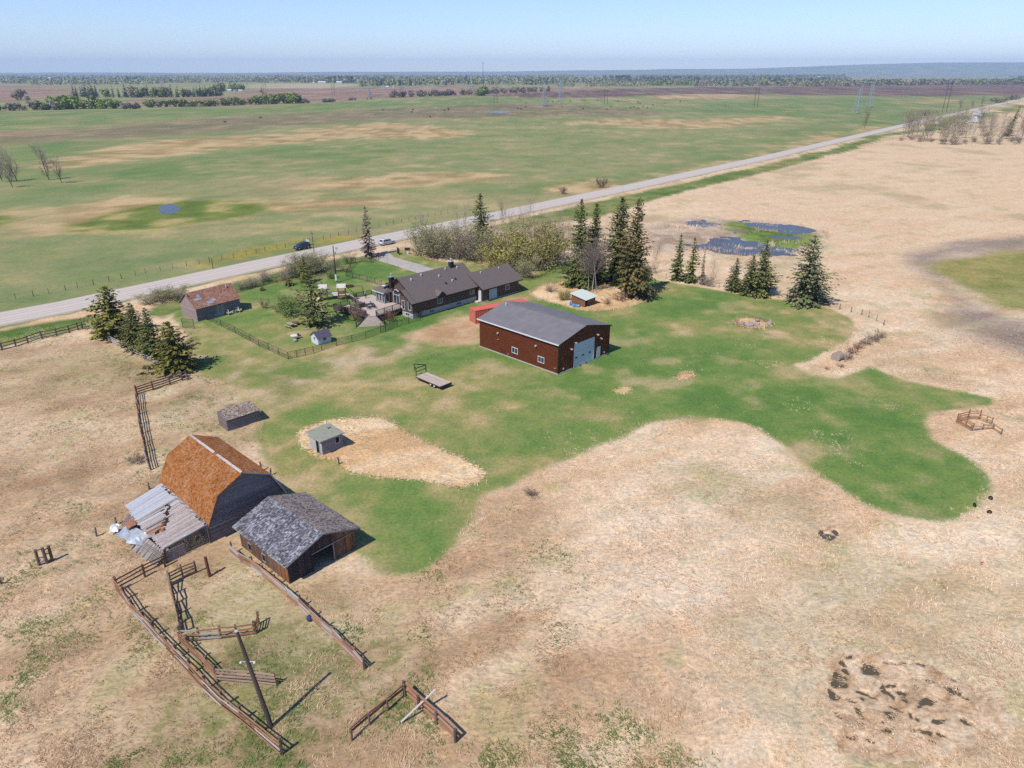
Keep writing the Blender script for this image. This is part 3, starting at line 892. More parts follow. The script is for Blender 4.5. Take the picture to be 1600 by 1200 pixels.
# ================================================================== BUILDINGS
WOOD = (7.0, 0.6, 7.0)
M_GREYWOOD = mat('weathered_grey_wood', S(126, 118, 116), S(168, 158, 152), 3.0, 0.9, (1, 1, 6), rnd=0.22, bump=0.01, c3=S(192, 184, 178))
M_DARKWOOD = mat('dark_old_wood', S(112, 108, 116), S(142, 134, 138), 3.0, 0.92, (1, 1, 6), rnd=0.2, bump=0.01, c3=S(166, 154, 150))
M_BROWNWOOD = mat('rusty_brown_wood', S(96, 70, 56), S(150, 104, 76), 2.5, 0.9, (1, 6, 6), rnd=0.28, bump=0.01, c3=S(176, 132, 100))
M_RAILWOOD = mat('reddish_rail_wood', S(136, 98, 78), S(178, 128, 96), 2.0, 0.9, (1, 6, 6), rnd=0.25, bump=0.01, c3=S(200, 160, 128))
M_PALEWOOD = mat('silvery_rail_wood', S(158, 150, 148), S(196, 188, 182), 2.0, 0.9, (1, 6, 6), rnd=0.18, bump=0.01, c3=S(214, 206, 200))
M_POST = mat('post_wood', S(88, 76, 68), S(122, 104, 90), 3.0, 0.92, (1, 1, 1), rnd=0.25, bump=0.01, c3=S(146, 128, 112))
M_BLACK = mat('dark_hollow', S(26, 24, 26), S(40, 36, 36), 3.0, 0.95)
M_WHITE = mat('white_paint', S(226, 228, 232), S(240, 241, 243), 2.0, 0.6, rnd=0.04)
M_GLASS = mat('window_glass', (0.02, 0.025, 0.035, 1), (0.035, 0.04, 0.05, 1), 0.8, 0.08, spec=0.6)
M_METAL = mat('galvanised_sheet', S(188, 196, 206), S(214, 220, 226), 1.5, 0.45, rnd=0.1, metal=0.35)
M_CONC = mat('foundation_concrete', S(186, 184, 182), S(208, 206, 204), 1.5, 0.9)


def window(parent, o, ux, nrm, w, h, mull=1, frame=None, t=0.09, pane=None):
  """o = lower left corner on the wall plane, ux = direction along the wall, nrm = outwards"""
  o, ux, nrm = Vector(o), Vector(ux).normalized(), Vector(nrm).normalized()
  uz = Vector((0, 0, 1))
  P = lambda a, c, d: o + ux * a + uz * c + nrm * d
  b = MB()

  def bar(a0, a1, c0, c1, d):
    b.add([P(a0, c0, 0.002), P(a1, c0, 0.002), P(a1, c1, 0.002), P(a0, c1, 0.002), P(a0, c0, d), P(a1, c0, d), P(a1, c1, d), P(a0, c1, d)],
        [(0, 3, 2, 1), (4, 5, 6, 7), (0, 1, 5, 4), (1, 2, 6, 5), (2, 3, 7, 6), (3, 0, 4, 7)])
  bar(-t, w + t, -t, 0, .07)
  bar(-t, w + t, h, h + t, .07)
  bar(-t, 0, 0, h, .065)
  bar(w, w + t, 0, h, .065)
  for k in range(mull):
    a = w * (k + 1) / (mull + 1)
    bar(a - t * .4, a + t * .4, 0, h, .06)
  f = b.build('window', frame or M_WHITE, parent)
  g = MB().add([P(0, 0, .025), P(w, 0, .025), P(w, h, .025), P(0, h, .025)], [(0, 1, 2, 3)]).build('pane', pane or M_GLASS, f)
  return f


def slope_shingles(name, c00, c10, c11, c01, rows, cols, m, parent, lift=0.012, t=0.03, gap=0.12, rr=None, miss=0.0):
  """shingle courses on a roof plane: c00-c10 is the eave, c01-c11 the ridge; one joined piece of roof covering"""
  rr = rr or random.Random(5)
  c00, c10, c11, c01 = (Vector(p) for p in (c00, c10, c11, c01))
  nrm = (c10 - c00).cross(c01 - c00).normalized()
  b = MB()
  for i in range(rows):
    v0, v1 = i / rows, min(1.0, (i + 1.25) / rows)
    s = (i % 2) * .5 / cols
    u = -s
    while u < 1:
      du = (1 / cols) * rr.uniform(.75, 1.25)
      u0, u1 = max(0, u), min(1, u + du * (1 - gap * rr.random()))
      u += du
      if u1 - u0 < .002 or rr.random() < miss:
        continue
      pt = lambda a, v: (c00.lerp(c10, a)).lerp(c01.lerp(c11, a), v)
      k = rr.uniform(.5, 1.6)
      dv = rr.uniform(-.12, .12) / rows
      a, bb, cc, d = pt(u0, max(0, v0 + dv)), pt(u1, max(0, v0 + dv)), pt(u1, v1), pt(u0, v1)
      hi = lift + t * k
      b.add([a + nrm * lift, bb + nrm * lift, a + nrm * hi, bb + nrm * hi, cc + nrm * lift * .6, d + nrm * lift * .6], [(0, 1, 3, 2), (2, 3, 4, 5), (0, 2, 5), (1, 4, 3)])
  o = b.build(name, m, parent)
  o['kind'] = 'stuff'
  return o


def rand_mat(name, pts, rough=0.9, spec=0.2, scale=1.0):
  """colour that changes from loose piece to loose piece of one mesh, with broad stains"""
  if name in MATS:
    return MATS[name]
  m, n, l, b = node_mat(name)
  geo = n.new('ShaderNodeNewGeometry')
  no = n.new('ShaderNodeTexNoise')
  no.inputs['Scale'].default_value = scale
  no.inputs['Detail'].default_value = 4
  tc = n.new('ShaderNodeTexCoord')
  l.new(tc.outputs['Object'], no.inputs['Vector'])
  mr = n.new('ShaderNodeMapRange')
  mr.inputs['From Min'].default_value = 0.28
  mr.inputs['From Max'].default_value = 0.72
  l.new(no.outputs['Fac'], mr.inputs['Value'])
  ad = n.new('ShaderNodeMix')
  ad.inputs['Factor'].default_value = 0.36
  l.new(geo.outputs['Random Per Island'], ad.inputs['A'])
  l.new(mr.outputs['Result'], ad.inputs['B'])
  r = ramp(n, pts)
  l.new(ad.outputs['Result'], r.inputs['Fac'])
  l.new(r.outputs['Color'], b.inputs['Base Color'])
  b.inputs['Roughness'].default_value = rough
  b.inputs['Specular IOR Level'].default_value = spec
  MATS[name] = m
  return m


# ------------------------------------------------------------------ the red-brown metal shop
def ribbed(name, c1, c2, axis='X', pitch=0.23):
  m, n, l, b = node_mat(name)
  tc = n.new('ShaderNodeTexCoord')
  w = n.new('ShaderNodeTexWave')
  w.wave_type = 'BANDS'
  w.bands_direction = axis
  w.inputs['Scale'].default_value = 1.0 / pitch / 3.18
  l.new(tc.outputs['Object'], w.inputs['Vector'])
  no = n.new('ShaderNodeTexNoise')
  no.inputs['Scale'].default_value = 0.7
  no.inputs['Detail'].default_value = 5
  l.new(tc.outputs['Object'], no.inputs['Vector'])
  r = ramp(n, [(0.35, c1), (0.65, c2)])
  l.new(no.outputs['Fac'], r.inputs['Fac'])
  l.new(r.outputs['Color'], b.inputs['Base Color'])
  bp = n.new('ShaderNodeBump')
  bp.inputs['Strength'].default_value = 0.5
  bp.inputs['Distance'].default_value = 0.02
  l.new(w.outputs['Fac'], bp.inputs['Height'])
  l.new(bp.outputs['Normal'], b.inputs['Normal'])
  b.inputs['Roughness'].default_value = 0.62
  b.inputs['Specular IOR Level'].default_value = 0.12
  MATS[name] = m
  return m


def build_shop():
  t = thing('metal_shop', 'large red-brown metal shop building with grey roof and big overhead door', 'shop building', (7.47, 106.30, 0), R(45.6))
  W, L, E, P = 13.35, 18.5, 5.27, 6.86
  ms = ribbed('red_brown_siding', S(104, 54, 32), S(112, 60, 36), 'Y')
  mf = ribbed('red_brown_siding_front', S(104, 54, 32), S(112, 60, 36), 'X')
  mr = ribbed('grey_metal_roof', S(128, 124, 128), S(138, 134, 137), 'Y', 0.3)
  mt = mat('dark_brown_trim', S(52, 34, 32), S(60, 40, 36), 2.0, 0.5)
  MB().box(-.06, W + .06, -.06, L + .06, -.3, .16).build('foundation', M_CONC, t)
  MB().slab([(0, L, .16), (0, 0, .16), (0, 0, E), (0, L, E)], .12).build('side_wall', ms, t)
  MB().slab([(W, 0, .16), (W, L, .16), (W, L, E), (W, 0, E)], .12).build('side_wall', ms, t)
  MB().slab([(.121, 0, .16), (W - .121, 0, .16), (W - .121, 0, E), (W / 2, 0, P - .06), (.121, 0, E)], .12).build('front_wall', mf, t)
  MB().slab([(W - .121, L, .16), (.121, L, .16), (.121, L, E), (W / 2, L, P - .06), (W - .121, L, E)], .12).build('back_wall', mf, t)
  sl = (P - E) / (W / 2)
  o, g = .25, .3
  z = lambda d: E - d * sl + .06
  rf = MB().slab([(-o, L + g, z(o)), (-o, -g, z(o)), (W / 2, -g, P + .06), (W / 2, L + g, P + .06)], .09)
  rf.slab([(W / 2 + .001, L + g, P + .06), (W / 2 + .001, -g, P + .06), (W + o, -g, z(o)), (W + o, L + g, z(o))], .09)
  roof = rf.build('roof', mr, t)
  MB().box(W / 2 - .16, W / 2 + .16, -g - .01, L + g + .01, P + .055, P + .095).build('ridge_cap', mr, roof)
  MB().box(-o - .14, -o - .003, -g, L + g, z(o) - .15, z(o) + .02).build('eave_trim', M_WHITE, roof)
  ft = MB()
  ft.beam((-o, -g - .02, z(o) - .06), (W / 2, -g - .02, P - .01), .035, .22)
  ft.beam((W / 2, -g - .02, P - .01), (W + o, -g - .02, z(o) - .06), .035, .22)
  ft.build('rake_trim', mt, roof)
  MB().box(.1, W - .1, -.035, -.003, E - .12, E + .06).build('frieze_trim', mt, t)
  for x in (0.02, W - .02):
    MB().box(x - .1, x + .1, -.05, .1, .16, E - .13).build('corner_trim', mt, t)
  MB().lathe([(.09, 0), (.09, .5), (.16, .5), (.16, .62)], (W / 2 - 1.2, L - 1.2, P - .25)).build('roof_vent', M_WHITE, roof)
  # side windows
  for y in (10.38, 4.34):
    window(t, (-.002, y, 1.15), (0, -1, 0), (-1, 0, 0), 1.25, .9, 1)
  lamp = mat('lamp_housing', S(196, 168, 150), S(210, 184, 168), 2, .6)
  for y, zz in ((13.74, 3.8), (4.85, 3.8), (13.75, 2.6), (11.3, .55), (.6, 1.0)):
    k = 1.0 if zz > 3 else .5
    MB().beam((-.002, y, zz), (-.32 * k, y, zz - .1 * k), .34 * k, .2 * k).build('wall_light', lamp, t)
  # overhead door: blue-white panels
  door = mat('door_panel', S(206, 226, 238), S(214, 232, 242), 1.0, .5)
  d = MB().box(3.98, 9.02, -.02, -.004, .02, 4.12).build('overhead_door', door, t)
  for k in range(6):
    z0 = .05 + k * .67
    MB().box(4.05, 8.95, -.05, -.021, z0, z0 + .64).build('door_panel', door, d)
  for x in (4.2, 5.9, 7.7):
    MB().box(x, x + .62, -.06, -.051, 1.58, 1.86).build('door_window', M_GLASS, d)
  jm = MB().box(9.02, 9.16, -.09, -.004, .02, 4.22)
  jm.box(3.84, 3.98, -.09, -.004, .02, 4.22)
  jm.box(3.98, 9.02, -.09, -.004, 4.121, 4.22)
  jm.build('door_jamb', M_WHITE, d)
  md = MB().box(9.95, 10.95, -.06, -.004, .0, 2.08).build('side_door', M_WHITE, t)
  MB().box(10.05, 10.12, -.12, -.061, .95, 1.1).build('handle', M_METAL, md)
  for x, zz in ((2.81, 3.85), (3.86, 4.66), (9.67, 4.6), (10.66, 3.65)):
    MB().beam((x, -.003, zz), (x + .05, -.55, zz - .16), .3, .16).build('wall_light', lamp, t)
  for x, zz in ((1.28, .6), (12.15, .5)):
    MB().box(x - .1, x + .1, -.08, -.004, zz, zz + .2).build('power_outlet', M_WHITE, t)
  return t


build_shop()

# ------------------------------------------------------------------ the bungalow with garage and deck
def build_house():
  t = thing('bungalow', 'long dark brown bungalow with grey-brown shingle roof and attached garage wing', 'house', (-19.46, 134.97, 0), R(45.5))
  sid = mat('brown_lap_siding', S(104, 82, 72), S(112, 90, 78), 1.0, .8, (1, 1, 8))
  sh = mat('grey_brown_shingles', S(100, 90, 88), S(118, 107, 103), 5.0, .92, c3=S(128, 117, 112), bump=0.01)
  trim = mat('dark_fascia', S(48, 40, 42), S(56, 46, 46), 2, .6)
  stu = mat('grey_parging', S(196, 194, 194), S(214, 212, 210), 1.5, .9)
  X, Y, E, P = 17.0, 11.0, 3.58, 7.15
  sl = (P - E) / (Y / 2)
  # footing course
  f = MB().box(.9, X, 0.02, Y, -.3, 1.05)
  f.box(-.3, .9, .02, 3.4, -.3, 1.05)
  f.build('foundation', stu, t)
  MB().slab([(-.35, 0, 1.05), (X + .02, 0, 1.05), (X + .02, 0, E), (-.35, 0, E)], .15).build('front_wall', sid, t)
  MB().slab([(X + .02, Y, 1.05), (.85, Y, 1.05), (.85, Y, E), (X + .02, Y, E)], .15).build('back_wall', sid, t)
  # recessed gable wall, the projecting lower part, the far gable
  zr = lambda y: E + sl * min(y, Y - y) - .05
  MB().slab([(.85, Y - .151, 1.05), (.85, 3.4, 1.05), (.85, 3.4, zr(3.4)), (.85, Y / 2, zr(Y / 2)), (.85, Y - .151, zr(Y - .151))], .15).build('gable_wall', sid, t)
  MB().slab([(-.35, 3.4, 1.05), (-.35, .151, 1.05), (-.35, .151, zr(.151)), (-.35, 2.6, zr(2.6)), (-.35, 3.4, zr(2.6) - .5)], .15).build('gable_wall', sid, t)
  MB().slab([(.849, 3.55, 1.05), (-.199, 3.55, 1.05), (-.199, 3.55, 4.5), (.849, 3.55, 4.5)], .15).build('gable_wall', sid, t)
  MB().slab([(X, .151, 1.05), (X, Y - .151, 1.05), (X, Y - .151, zr(.151)), (X, Y / 2, zr(Y / 2)), (X, .151, zr(.151))], .15).build('gable_wall', sid, t)
  o = .55
  z = lambda d: E - d * sl + .06
  r = MB()
  r.slab([(.3, -o, z(o)), (X + 1.0, -o, z(o)), (X + 1.0, Y / 2, P + .06), (.3, Y / 2, P + .06)], .14)
  r.slab([(X + 1.0, Y + o, z(o)), (.3, Y + o, z(o)), (.3, Y / 2 + .001, P + .06), (X + 1.0, Y / 2 + .001, P + .06)], .14)
  zt = E + 2.75 * sl + .06
  r.slab([(-.95, -o, z(o)), (.299, -o, z(o)), (.299, 2.75, zt), (-.95, 2.75, zt)], .14)
  r.slab([(.299, 4.0, zt - .85), (-.95, 4.0, zt - .85), (-.95, 2.751, zt), (.299, 2.751, zt)], .14)
  roof = r.build('roof', sh, t)
  MB().beam((.28, -o, z(o) - .08), (.28, Y / 2, P - .02), .05, .2).build('fascia', trim, roof)
  MB().beam((.28, Y / 2, P - .02), (.28, Y + o, z(o) - .08), .05, .2).build('fascia', trim, roof)
  MB().beam((-.98, -o, z(o) - .08), (-.98, 2.75, zt - .08), .05, .2).build('fascia', trim, roof)
  MB().beam((-.98, 2.75, zt - .08), (-.98, 4.0, zt - .93), .05, .2).build('fascia', trim, roof)
  MB().beam((X + 1.02, -o, z(o) - .08), (X + 1.02, Y / 2, P - .02), .05, .2).build('fascia', trim, roof)
  MB().box(-.95, X + 1.0, -o - .12, -o - .01, z(o) - .2, z(o) - .04).build('gutter', trim, roof)
  # chimneys
  for nm, x, y, h0, h1, lab in (('a', .55, 7.6, 4.9, 7.0, 1), ('b', 14.5, 5.2, 6.2, 8.1, 2)):
    c = MB().box(x - .45, x + .45, y - .38, y + .38, h0, h1).build('chimney', trim, roof)
    MB().box(x - .52, x + .52, y - .45, y + .45, h1, h1 + .12).build('cap', M_METAL, c)
    MB().lathe([(.12, 0), (.12, .5), (.2, .5), (.02, .7)], (x, y, h1 + .12)).build('flue', M_METAL, c)
  for k, (x, y) in enumerate(((3.0, 4.3), (6.0, 4.8), (9.8, 3.7), (11.9, 2.0), (12.6, 4.9), (15.6, 4.6), (10.0, 1.8), (13.0, 2.2))):
    hz = E + y * sl
    MB().lathe([(.14, 0), (.14, .35), (.2, .35), (.2, .45)], (x, y, hz - .05), 8).build('roof_vent', M_WHITE if k < 6 else trim, roof)
  # dormer over the front window
  dm = MB()
  dm.slab([(5.6, -.9, 3.62), (6.72, -.9, 4.5), (6.72, 1.6, 4.55), (5.6, .35, 3.62)], .1)
  dm.slab([(6.721, -.9, 4.5), (7.84, -.9, 3.62), (7.84, .35, 3.62), (6.721, 1.6, 4.55)], .1)
  dr = dm.build('dormer_roof', sh, roof)
  MB().add([(5.75, -.3, 3.0), (7.7, -.3, 3.0), (7.7, -.3, 3.62), (6.72, -.3, 4.4), (5.75, -.3, 3.62), (5.75, -.003, 3.0), (7.7, -.003, 3.0), (7.7, -.003, 3.62), (6.72, -.003, 4.4), (5.75, -.003, 3.62)],
       [(0, 1, 2, 3, 4), (0, 5, 6, 1), (0, 4, 9, 5), (1, 6, 7, 2)]).build('dormer_wall', sid, dr)
  # windows of the front wall and basement
  window(t, (6.2, -.002, 1.75), (1, 0, 0), (0, -1, 0), 1.15, 1.15, 1)
  window(t, (15.1, -.002, 1.9), (1, 0, 0), (0, -1, 0), 1.1, 1.0, 1)
  for x in (3.9, 11.3):
    window(t, (x, .018, .35), (1, 0, 0), (0, -1, 0), 1.15, .5, 1)
  window(t, (-.302, 2.3, .35), (0, -1, 0), (-1, 0, 0), 1.15, .5, 1)
  # windows of the sunny gable: two narrow ones and the arched one
  window(t, (-.352, 1.2, 1.7), (0, -1, 0), (-1, 0, 0), .75, 1.6, 0)
  window(t, (-.352, 3.2, 1.5), (0, -1, 0), (-1, 0, 0), .7, 1.7, 0)
  aw = window(t, (.848, 7.6, 1.45), (0, -1, 0), (-1, 0, 0), 1.9, 1.9, 1)
  n = 14
  ar = MB()
  for k in range(n):
    a0, a1 = math.pi * k / n, math.pi * (k + 1) / n
    q = lambda a, rr, d: (.848 - d, 6.65 + rr * math.cos(a), 3.45 + rr * math.sin(a))
    ar.add([q(a0, .95, .07), q(a1, .95, .07), q(a1, 1.08, .07), q(a0, 1.08, .07), q(a0, .95, .002), q(a1, .95, .002), q(a1, 1.08, .002), q(a0, 1.08, .002)],
         [(0, 1, 2, 3), (4, 7, 6, 5), (0, 4, 5, 1), (3, 2, 6, 7)])
  ar.build('arch', M_WHITE, aw)
  MB().add([(.82, 6.65 + .95 * math.cos(math.pi * k / n), 3.45 + .95 * math.sin(math.pi * k / n)) for k in range(n + 1)], [tuple(range(n, -1, -1))]).build('arch_pane', M_GLASS, aw)
  # the sun-room bay on the deck side with its own low roof
  bay = MB().slab([(-.75, 11.6, 1.05), (-.75, 8.7, 1.05), (-.75, 8.7, 3.7), (-.75, 11.6, 3.7)], .12)
  bay.slab([(-.629, 8.7, 1.05), (.849, 8.7, 1.05), (.849, 8.7, 3.7), (-.629, 8.7, 3.7)], .12)
  bay.slab([(.849, 11.6, 1.05), (-.629, 11.6, 1.05), (-.629, 11.6, 3.7), (.849, 11.6, 3.7)], .12)
  b = bay.build('sun_room', sid, t)
  for y in (11.2, 10.2, 9.3):
    window(b, (-.752, y, 1.7), (0, -1, 0), (-1, 0, 0), .6, 1.7, 0)
  window(b, (-.4, 8.698, 1.7), (1, 0, 0), (0, -1, 0), .8, 1.6, 0)
  br = MB()
  br.slab([(-1.2, 12.3, 3.72), (-1.2, 8.2, 3.72), (1.2, 9.4, 4.75), (1.2, 11.0, 4.9)], .1)
  br.slab([(-1.2, 8.199, 3.72), (1.0, 8.199, 3.72), (1.2, 9.399, 4.75)], .1)
  br.slab([(1.9, 12.5, 3.72), (-1.2, 12.301, 3.72), (1.2, 11.001, 4.9), (2.4, 11.0, 4.9)], .1)
  brf = br.build('sun_room_roof', sh, t)
  MB().beam((-1.22, 12.3, 3.66), (-1.22, 8.2, 3.66), .05, .16).build('fascia', M_WHITE, brf)
  d = MB().lathe([(.02, .0), (.3, .06), (.42, .16), (.45, .2), (.3, .1), (.05, .04)], (-.2, 9.6, 4.75), 12)
  d.tube((-.2, 9.6, 4.1), (-.2, 9.6, 4.78), .03)
  d.build('satellite_dish', M_WHITE, brf)
  # side door between house and garage
  sd = MB().box(16.1, 16.95, -.07, -.004, .5, 2.6)
  # garage wing
  gx0, gx1, gy, ge, gp, gry = 17.05, 28.2, -1.6, 3.15, 5.55, 2.6
  gs = (gp - ge) / (gry - gy)
  gw = MB()
  gw.slab([(gx0, gy, .2), (gx1, gy, .2), (gx1, gy, ge), (gx0, gy, ge)], .15)
  gw.slab([(gx1, gy + .151, .2), (gx1, 2 * gry - gy, .2), (gx1, 2 * gry - gy, ge), (gx1, gry, gp - .05), (gx1, gy + .151, ge)], .15)
  gw.slab([(gx0, -.001, .2), (gx0, gy + .151, .2), (gx0, gy + .151, ge), (gx0, -.001, ge + .8)], .15)
  gw.slab([(gx1 - .151, 2 * gry - gy, .2), (gx0, 2 * gry - gy, .2), (gx0, 2 * gry - gy, ge), (gx1 - .151, 2 * gry - gy, ge)], .15)
  gwall = gw.build('garage_wall', sid, t)
  MB().box(gx0 - .01, gx1 + .02, gy - .02, 2 * gry - gy + .02, -.3, .2).build('garage_footing', stu, t)
  gz = lambda dd: ge - dd * gs + .06
  gr = MB()
  gr.slab([(gx0 - .35, gy - .6, gz(.6)), (gx1 + .9, gy - .6, gz(.6)), (gx1 + .9, gry, gp + .06), (gx0 - .35, gry, gp + .06)], .12)
  gr.slab([(gx1 + .9, 2 * gry - gy + .6, gz(.6)), (gx0 + .9, 2 * gry - gy + .6, gz(.6)), (gx0 + .9, gry + .001, gp + .06), (gx1 + .9, gry + .001, gp + .06)], .12)
  grf = gr.build('garage_roof', sh, t)
  MB().box(gx0 - .35, gx1 + .9, gy - .72, gy - .61, gz(.6) - .2, gz(.6) - .03).build('gutter', trim, grf)
  MB().beam((gx0 - .37, gy - .6, gz(.6) - .07), (gx0 - .37, gry - 2.5, gz(0) + 1.6 * gs - .0), .04, .16).build('fascia', trim, grf)
  for x in (20.0, 25.5):
    MB().lathe([(.12, 0), (.12, .3), (.17, .3), (.17, .4)], (x, 1.9, gp - .45), 8).build('roof_vent', M_WHITE, grf)
  gd = MB().box(19.1, 21.45, gy - .05, gy - .004, .22, 2.35).build('garage_door', mat('pale_blue_door', S(200, 222, 234), S(208, 228, 238), 1, .5), t)
  for k in range(4):
    MB().box(19.18, 21.37, gy - .075, gy - .051, .26 + k * .52, .74 + k * .52).build('door_panel', MATS['pale_blue_door'], gd)
  window(t, (24.1, gy - .002, 1.3), (1, 0, 0), (0, -1, 0), 1.15, 1.0, 0)
  wd = MB().box(gx0 - .07, gx0 - .002, -1.35, -.45, .3, 2.45).build('entry_door', M_WHITE, t)
  MB().box(gx0 - .11, gx0 - .071, -.62, -.52, 1.25, 1.4).build('handle', M_METAL, wd)
  st = MB().box(15.9, 17.0, -1.45, -.25, -.1, .28)
  st.build('entry_step', mat('pale_step', S(220, 204, 184), S(232, 218, 200), 2, .9), t)
  MB().box(gx1 + .002, gx1 + .5, 1.0, 1.9, .3, 1.3).build('utility_cabinet', M_CONC, t)
  # ---- the deck is fixed to the house
  dk = mat('deck_boards', S(196, 180, 166), S(214, 198, 184), 2.0, .85, (8, .4, 1))
  dks = mat('deck_skirt', S(98, 82, 82), S(116, 98, 96), 2.0, .85, (1, 1, 5))
  rl = mat('deck_railing', S(64, 52, 54), S(78, 64, 64), 2.0, .7)
  up = [(.84, 3.7), (-.2, 3.9), (-6.7, 3.3), (-8.0, 4.7), (-8.0, 10.2), (-5.2, 11.2), (-4.2, 16.5), (1.2, 16.0), (.84, 11.75)]
  lo = [(-8.0, 10.2), (-9.4, 14.2), (-5.6, 14.7), (-5.2, 11.2)]

  def plate(name, poly, z0, z1, m, parent):
    k = len(poly)
    poly = poly[::-1] if sum(poly[i][0] * poly[(i + 1) % k][1] - poly[(i + 1) % k][0] * poly[i][1] for i in range(k)) < 0 else poly
    return MB().add([(p[0], p[1], z0) for p in poly] + [(p[0], p[1], z1) for p in poly],
            [tuple(range(k - 1, -1, -1)), tuple(range(k, 2 * k))] + [(i, (i + 1) % k, k + (i + 1) % k, k + i) for i in range(k)]).build(name, m, parent)
  deck = plate('deck_floor', up, 1.28, 1.42, dk, t)
  low = plate('lower_deck_floor', lo, .86, .98, dk, t)
  for p in ((-6.5, 4.0), (-7.6, 7.0), (-7.4, 10), (-4.6, 15.8), (-1.5, 15.8), (-9.0, 14.0), (-6, 14.2), (-4, 4)):
    MB().box(p[0] - .08, p[0] + .08, p[1] - .08, p[1] + .08, -.3, .86 if p[0] < -8.5 or p[1] == 14.2 else 1.28).build('deck_post', dks, deck)

  def railing(pts, zf, par, skirt=0.0):
    for (a, c) in zip(pts[:-1], pts[1:]):
      a, c = Vector((*a, zf)), Vector((*c, zf))
      ln = (c - a).length
      k = max(1, round(ln / 1.9))
      for i in range(k + 1):
        p = a.lerp(c, i / k)
        piece('railing_post', rl, p, p + Vector((0, 0, 1.08)), .11, .11, par)
      piece('top_rail', rl, a + Vector((0, 0, 1.06)), c + Vector((0, 0, 1.06)), .12, .06, par)
      piece('bottom_rail', rl, a + Vector((0, 0, .12)), c + Vector((0, 0, .12)), .06, .05, par)
      b = MB()
      q = int(ln / .13)
      for i in range(q):
        p = a.lerp(c, (i + .5) / q)
        b.box(p.x - .012, p.x + .012, p.y - .012, p.y + .012, p.z + .12, p.z + 1.04)
      o_ = b.build('balusters', rl, par)
      o_['kind'] = 'stuff'
      if skirt:
        n_ = Vector((c.y - a.y, a.x - c.x, 0)).normalized() * .03
        MB().slab([a + n_ + Vector((0, 0, -skirt)), c + n_ + Vector((0, 0, -skirt)), c + n_ + Vector((0, 0, .85)), a + n_ + Vector((0, 0, .85))], .04).build('skirt_board', dks, par)
  railing([(-.35, 3.95), (-6.7, 3.35)], 1.42, deck)
  railing([(-8.0, 4.75), (-8.0, 10.15)], 1.42, deck, .5)
  railing([(-8.0, 10.2), (-9.4, 14.2)], .98, low, .3)
  railing([(-9.4, 14.2), (-5.7, 14.65)], .98, low)
  railing([(-5.3, 11.3), (-4.25, 16.4), (1.15, 15.95)], 1.42, deck)
  MB().box(-6.3, -5.0, 9.6, 11.1, 1.421, 2.35).build('planter_box', dks, deck)
  # flared steps
  A0, B0, A1, B1 = Vector((-6.75, 3.28, 1.42)), Vector((-8.03, 4.66, 1.42)), Vector((-6.5, 1.0, 0)), Vector((-11.2, 3.7, 0))
  K = 8
  for i in range(K):
    f0, f1 = i / K, (i + 1) / K
    a0, b0, a1, b1 = A0.lerp(A1, f0), B0.lerp(B1, f0), A0.lerp(A1, f1), B0.lerp(B1, f1)
    zt_ = 1.40 - 1.36 * (i + 1) / (K + .3)
    MB().slab([(a1.x, a1.y, zt_), (a0.x, a0.y, zt_), (b0.x, b0.y, zt_), (b1.x, b1.y, zt_)], .14).build('stair_tread', dk, deck)
  for p, q in ((A0, A1), (B0, B1)):
    q2 = Vector((q.x, q.y, .05))
    piece('stair_rail', rl, p + Vector((0, 0, .95)), q2 + Vector((0, 0, .95)), .12, .1, deck)
    piece('stair_stringer', dks, p + Vector((0, 0, -.2)), q2 + Vector((0, 0, .0)), .06, .32, deck)
    piece('railing_post', rl, q2 - Vector((0, 0, .2)), q2 + Vector((0, 0, 1.0)), .11, .11, deck)
    for k in range(7):
      p3 = p.lerp(q2, (k + .5) / 7)
      piece('stair_baluster', rl, p3, p3 + Vector((0, 0, .95)), .05, .05, deck)
  return t


build_house()

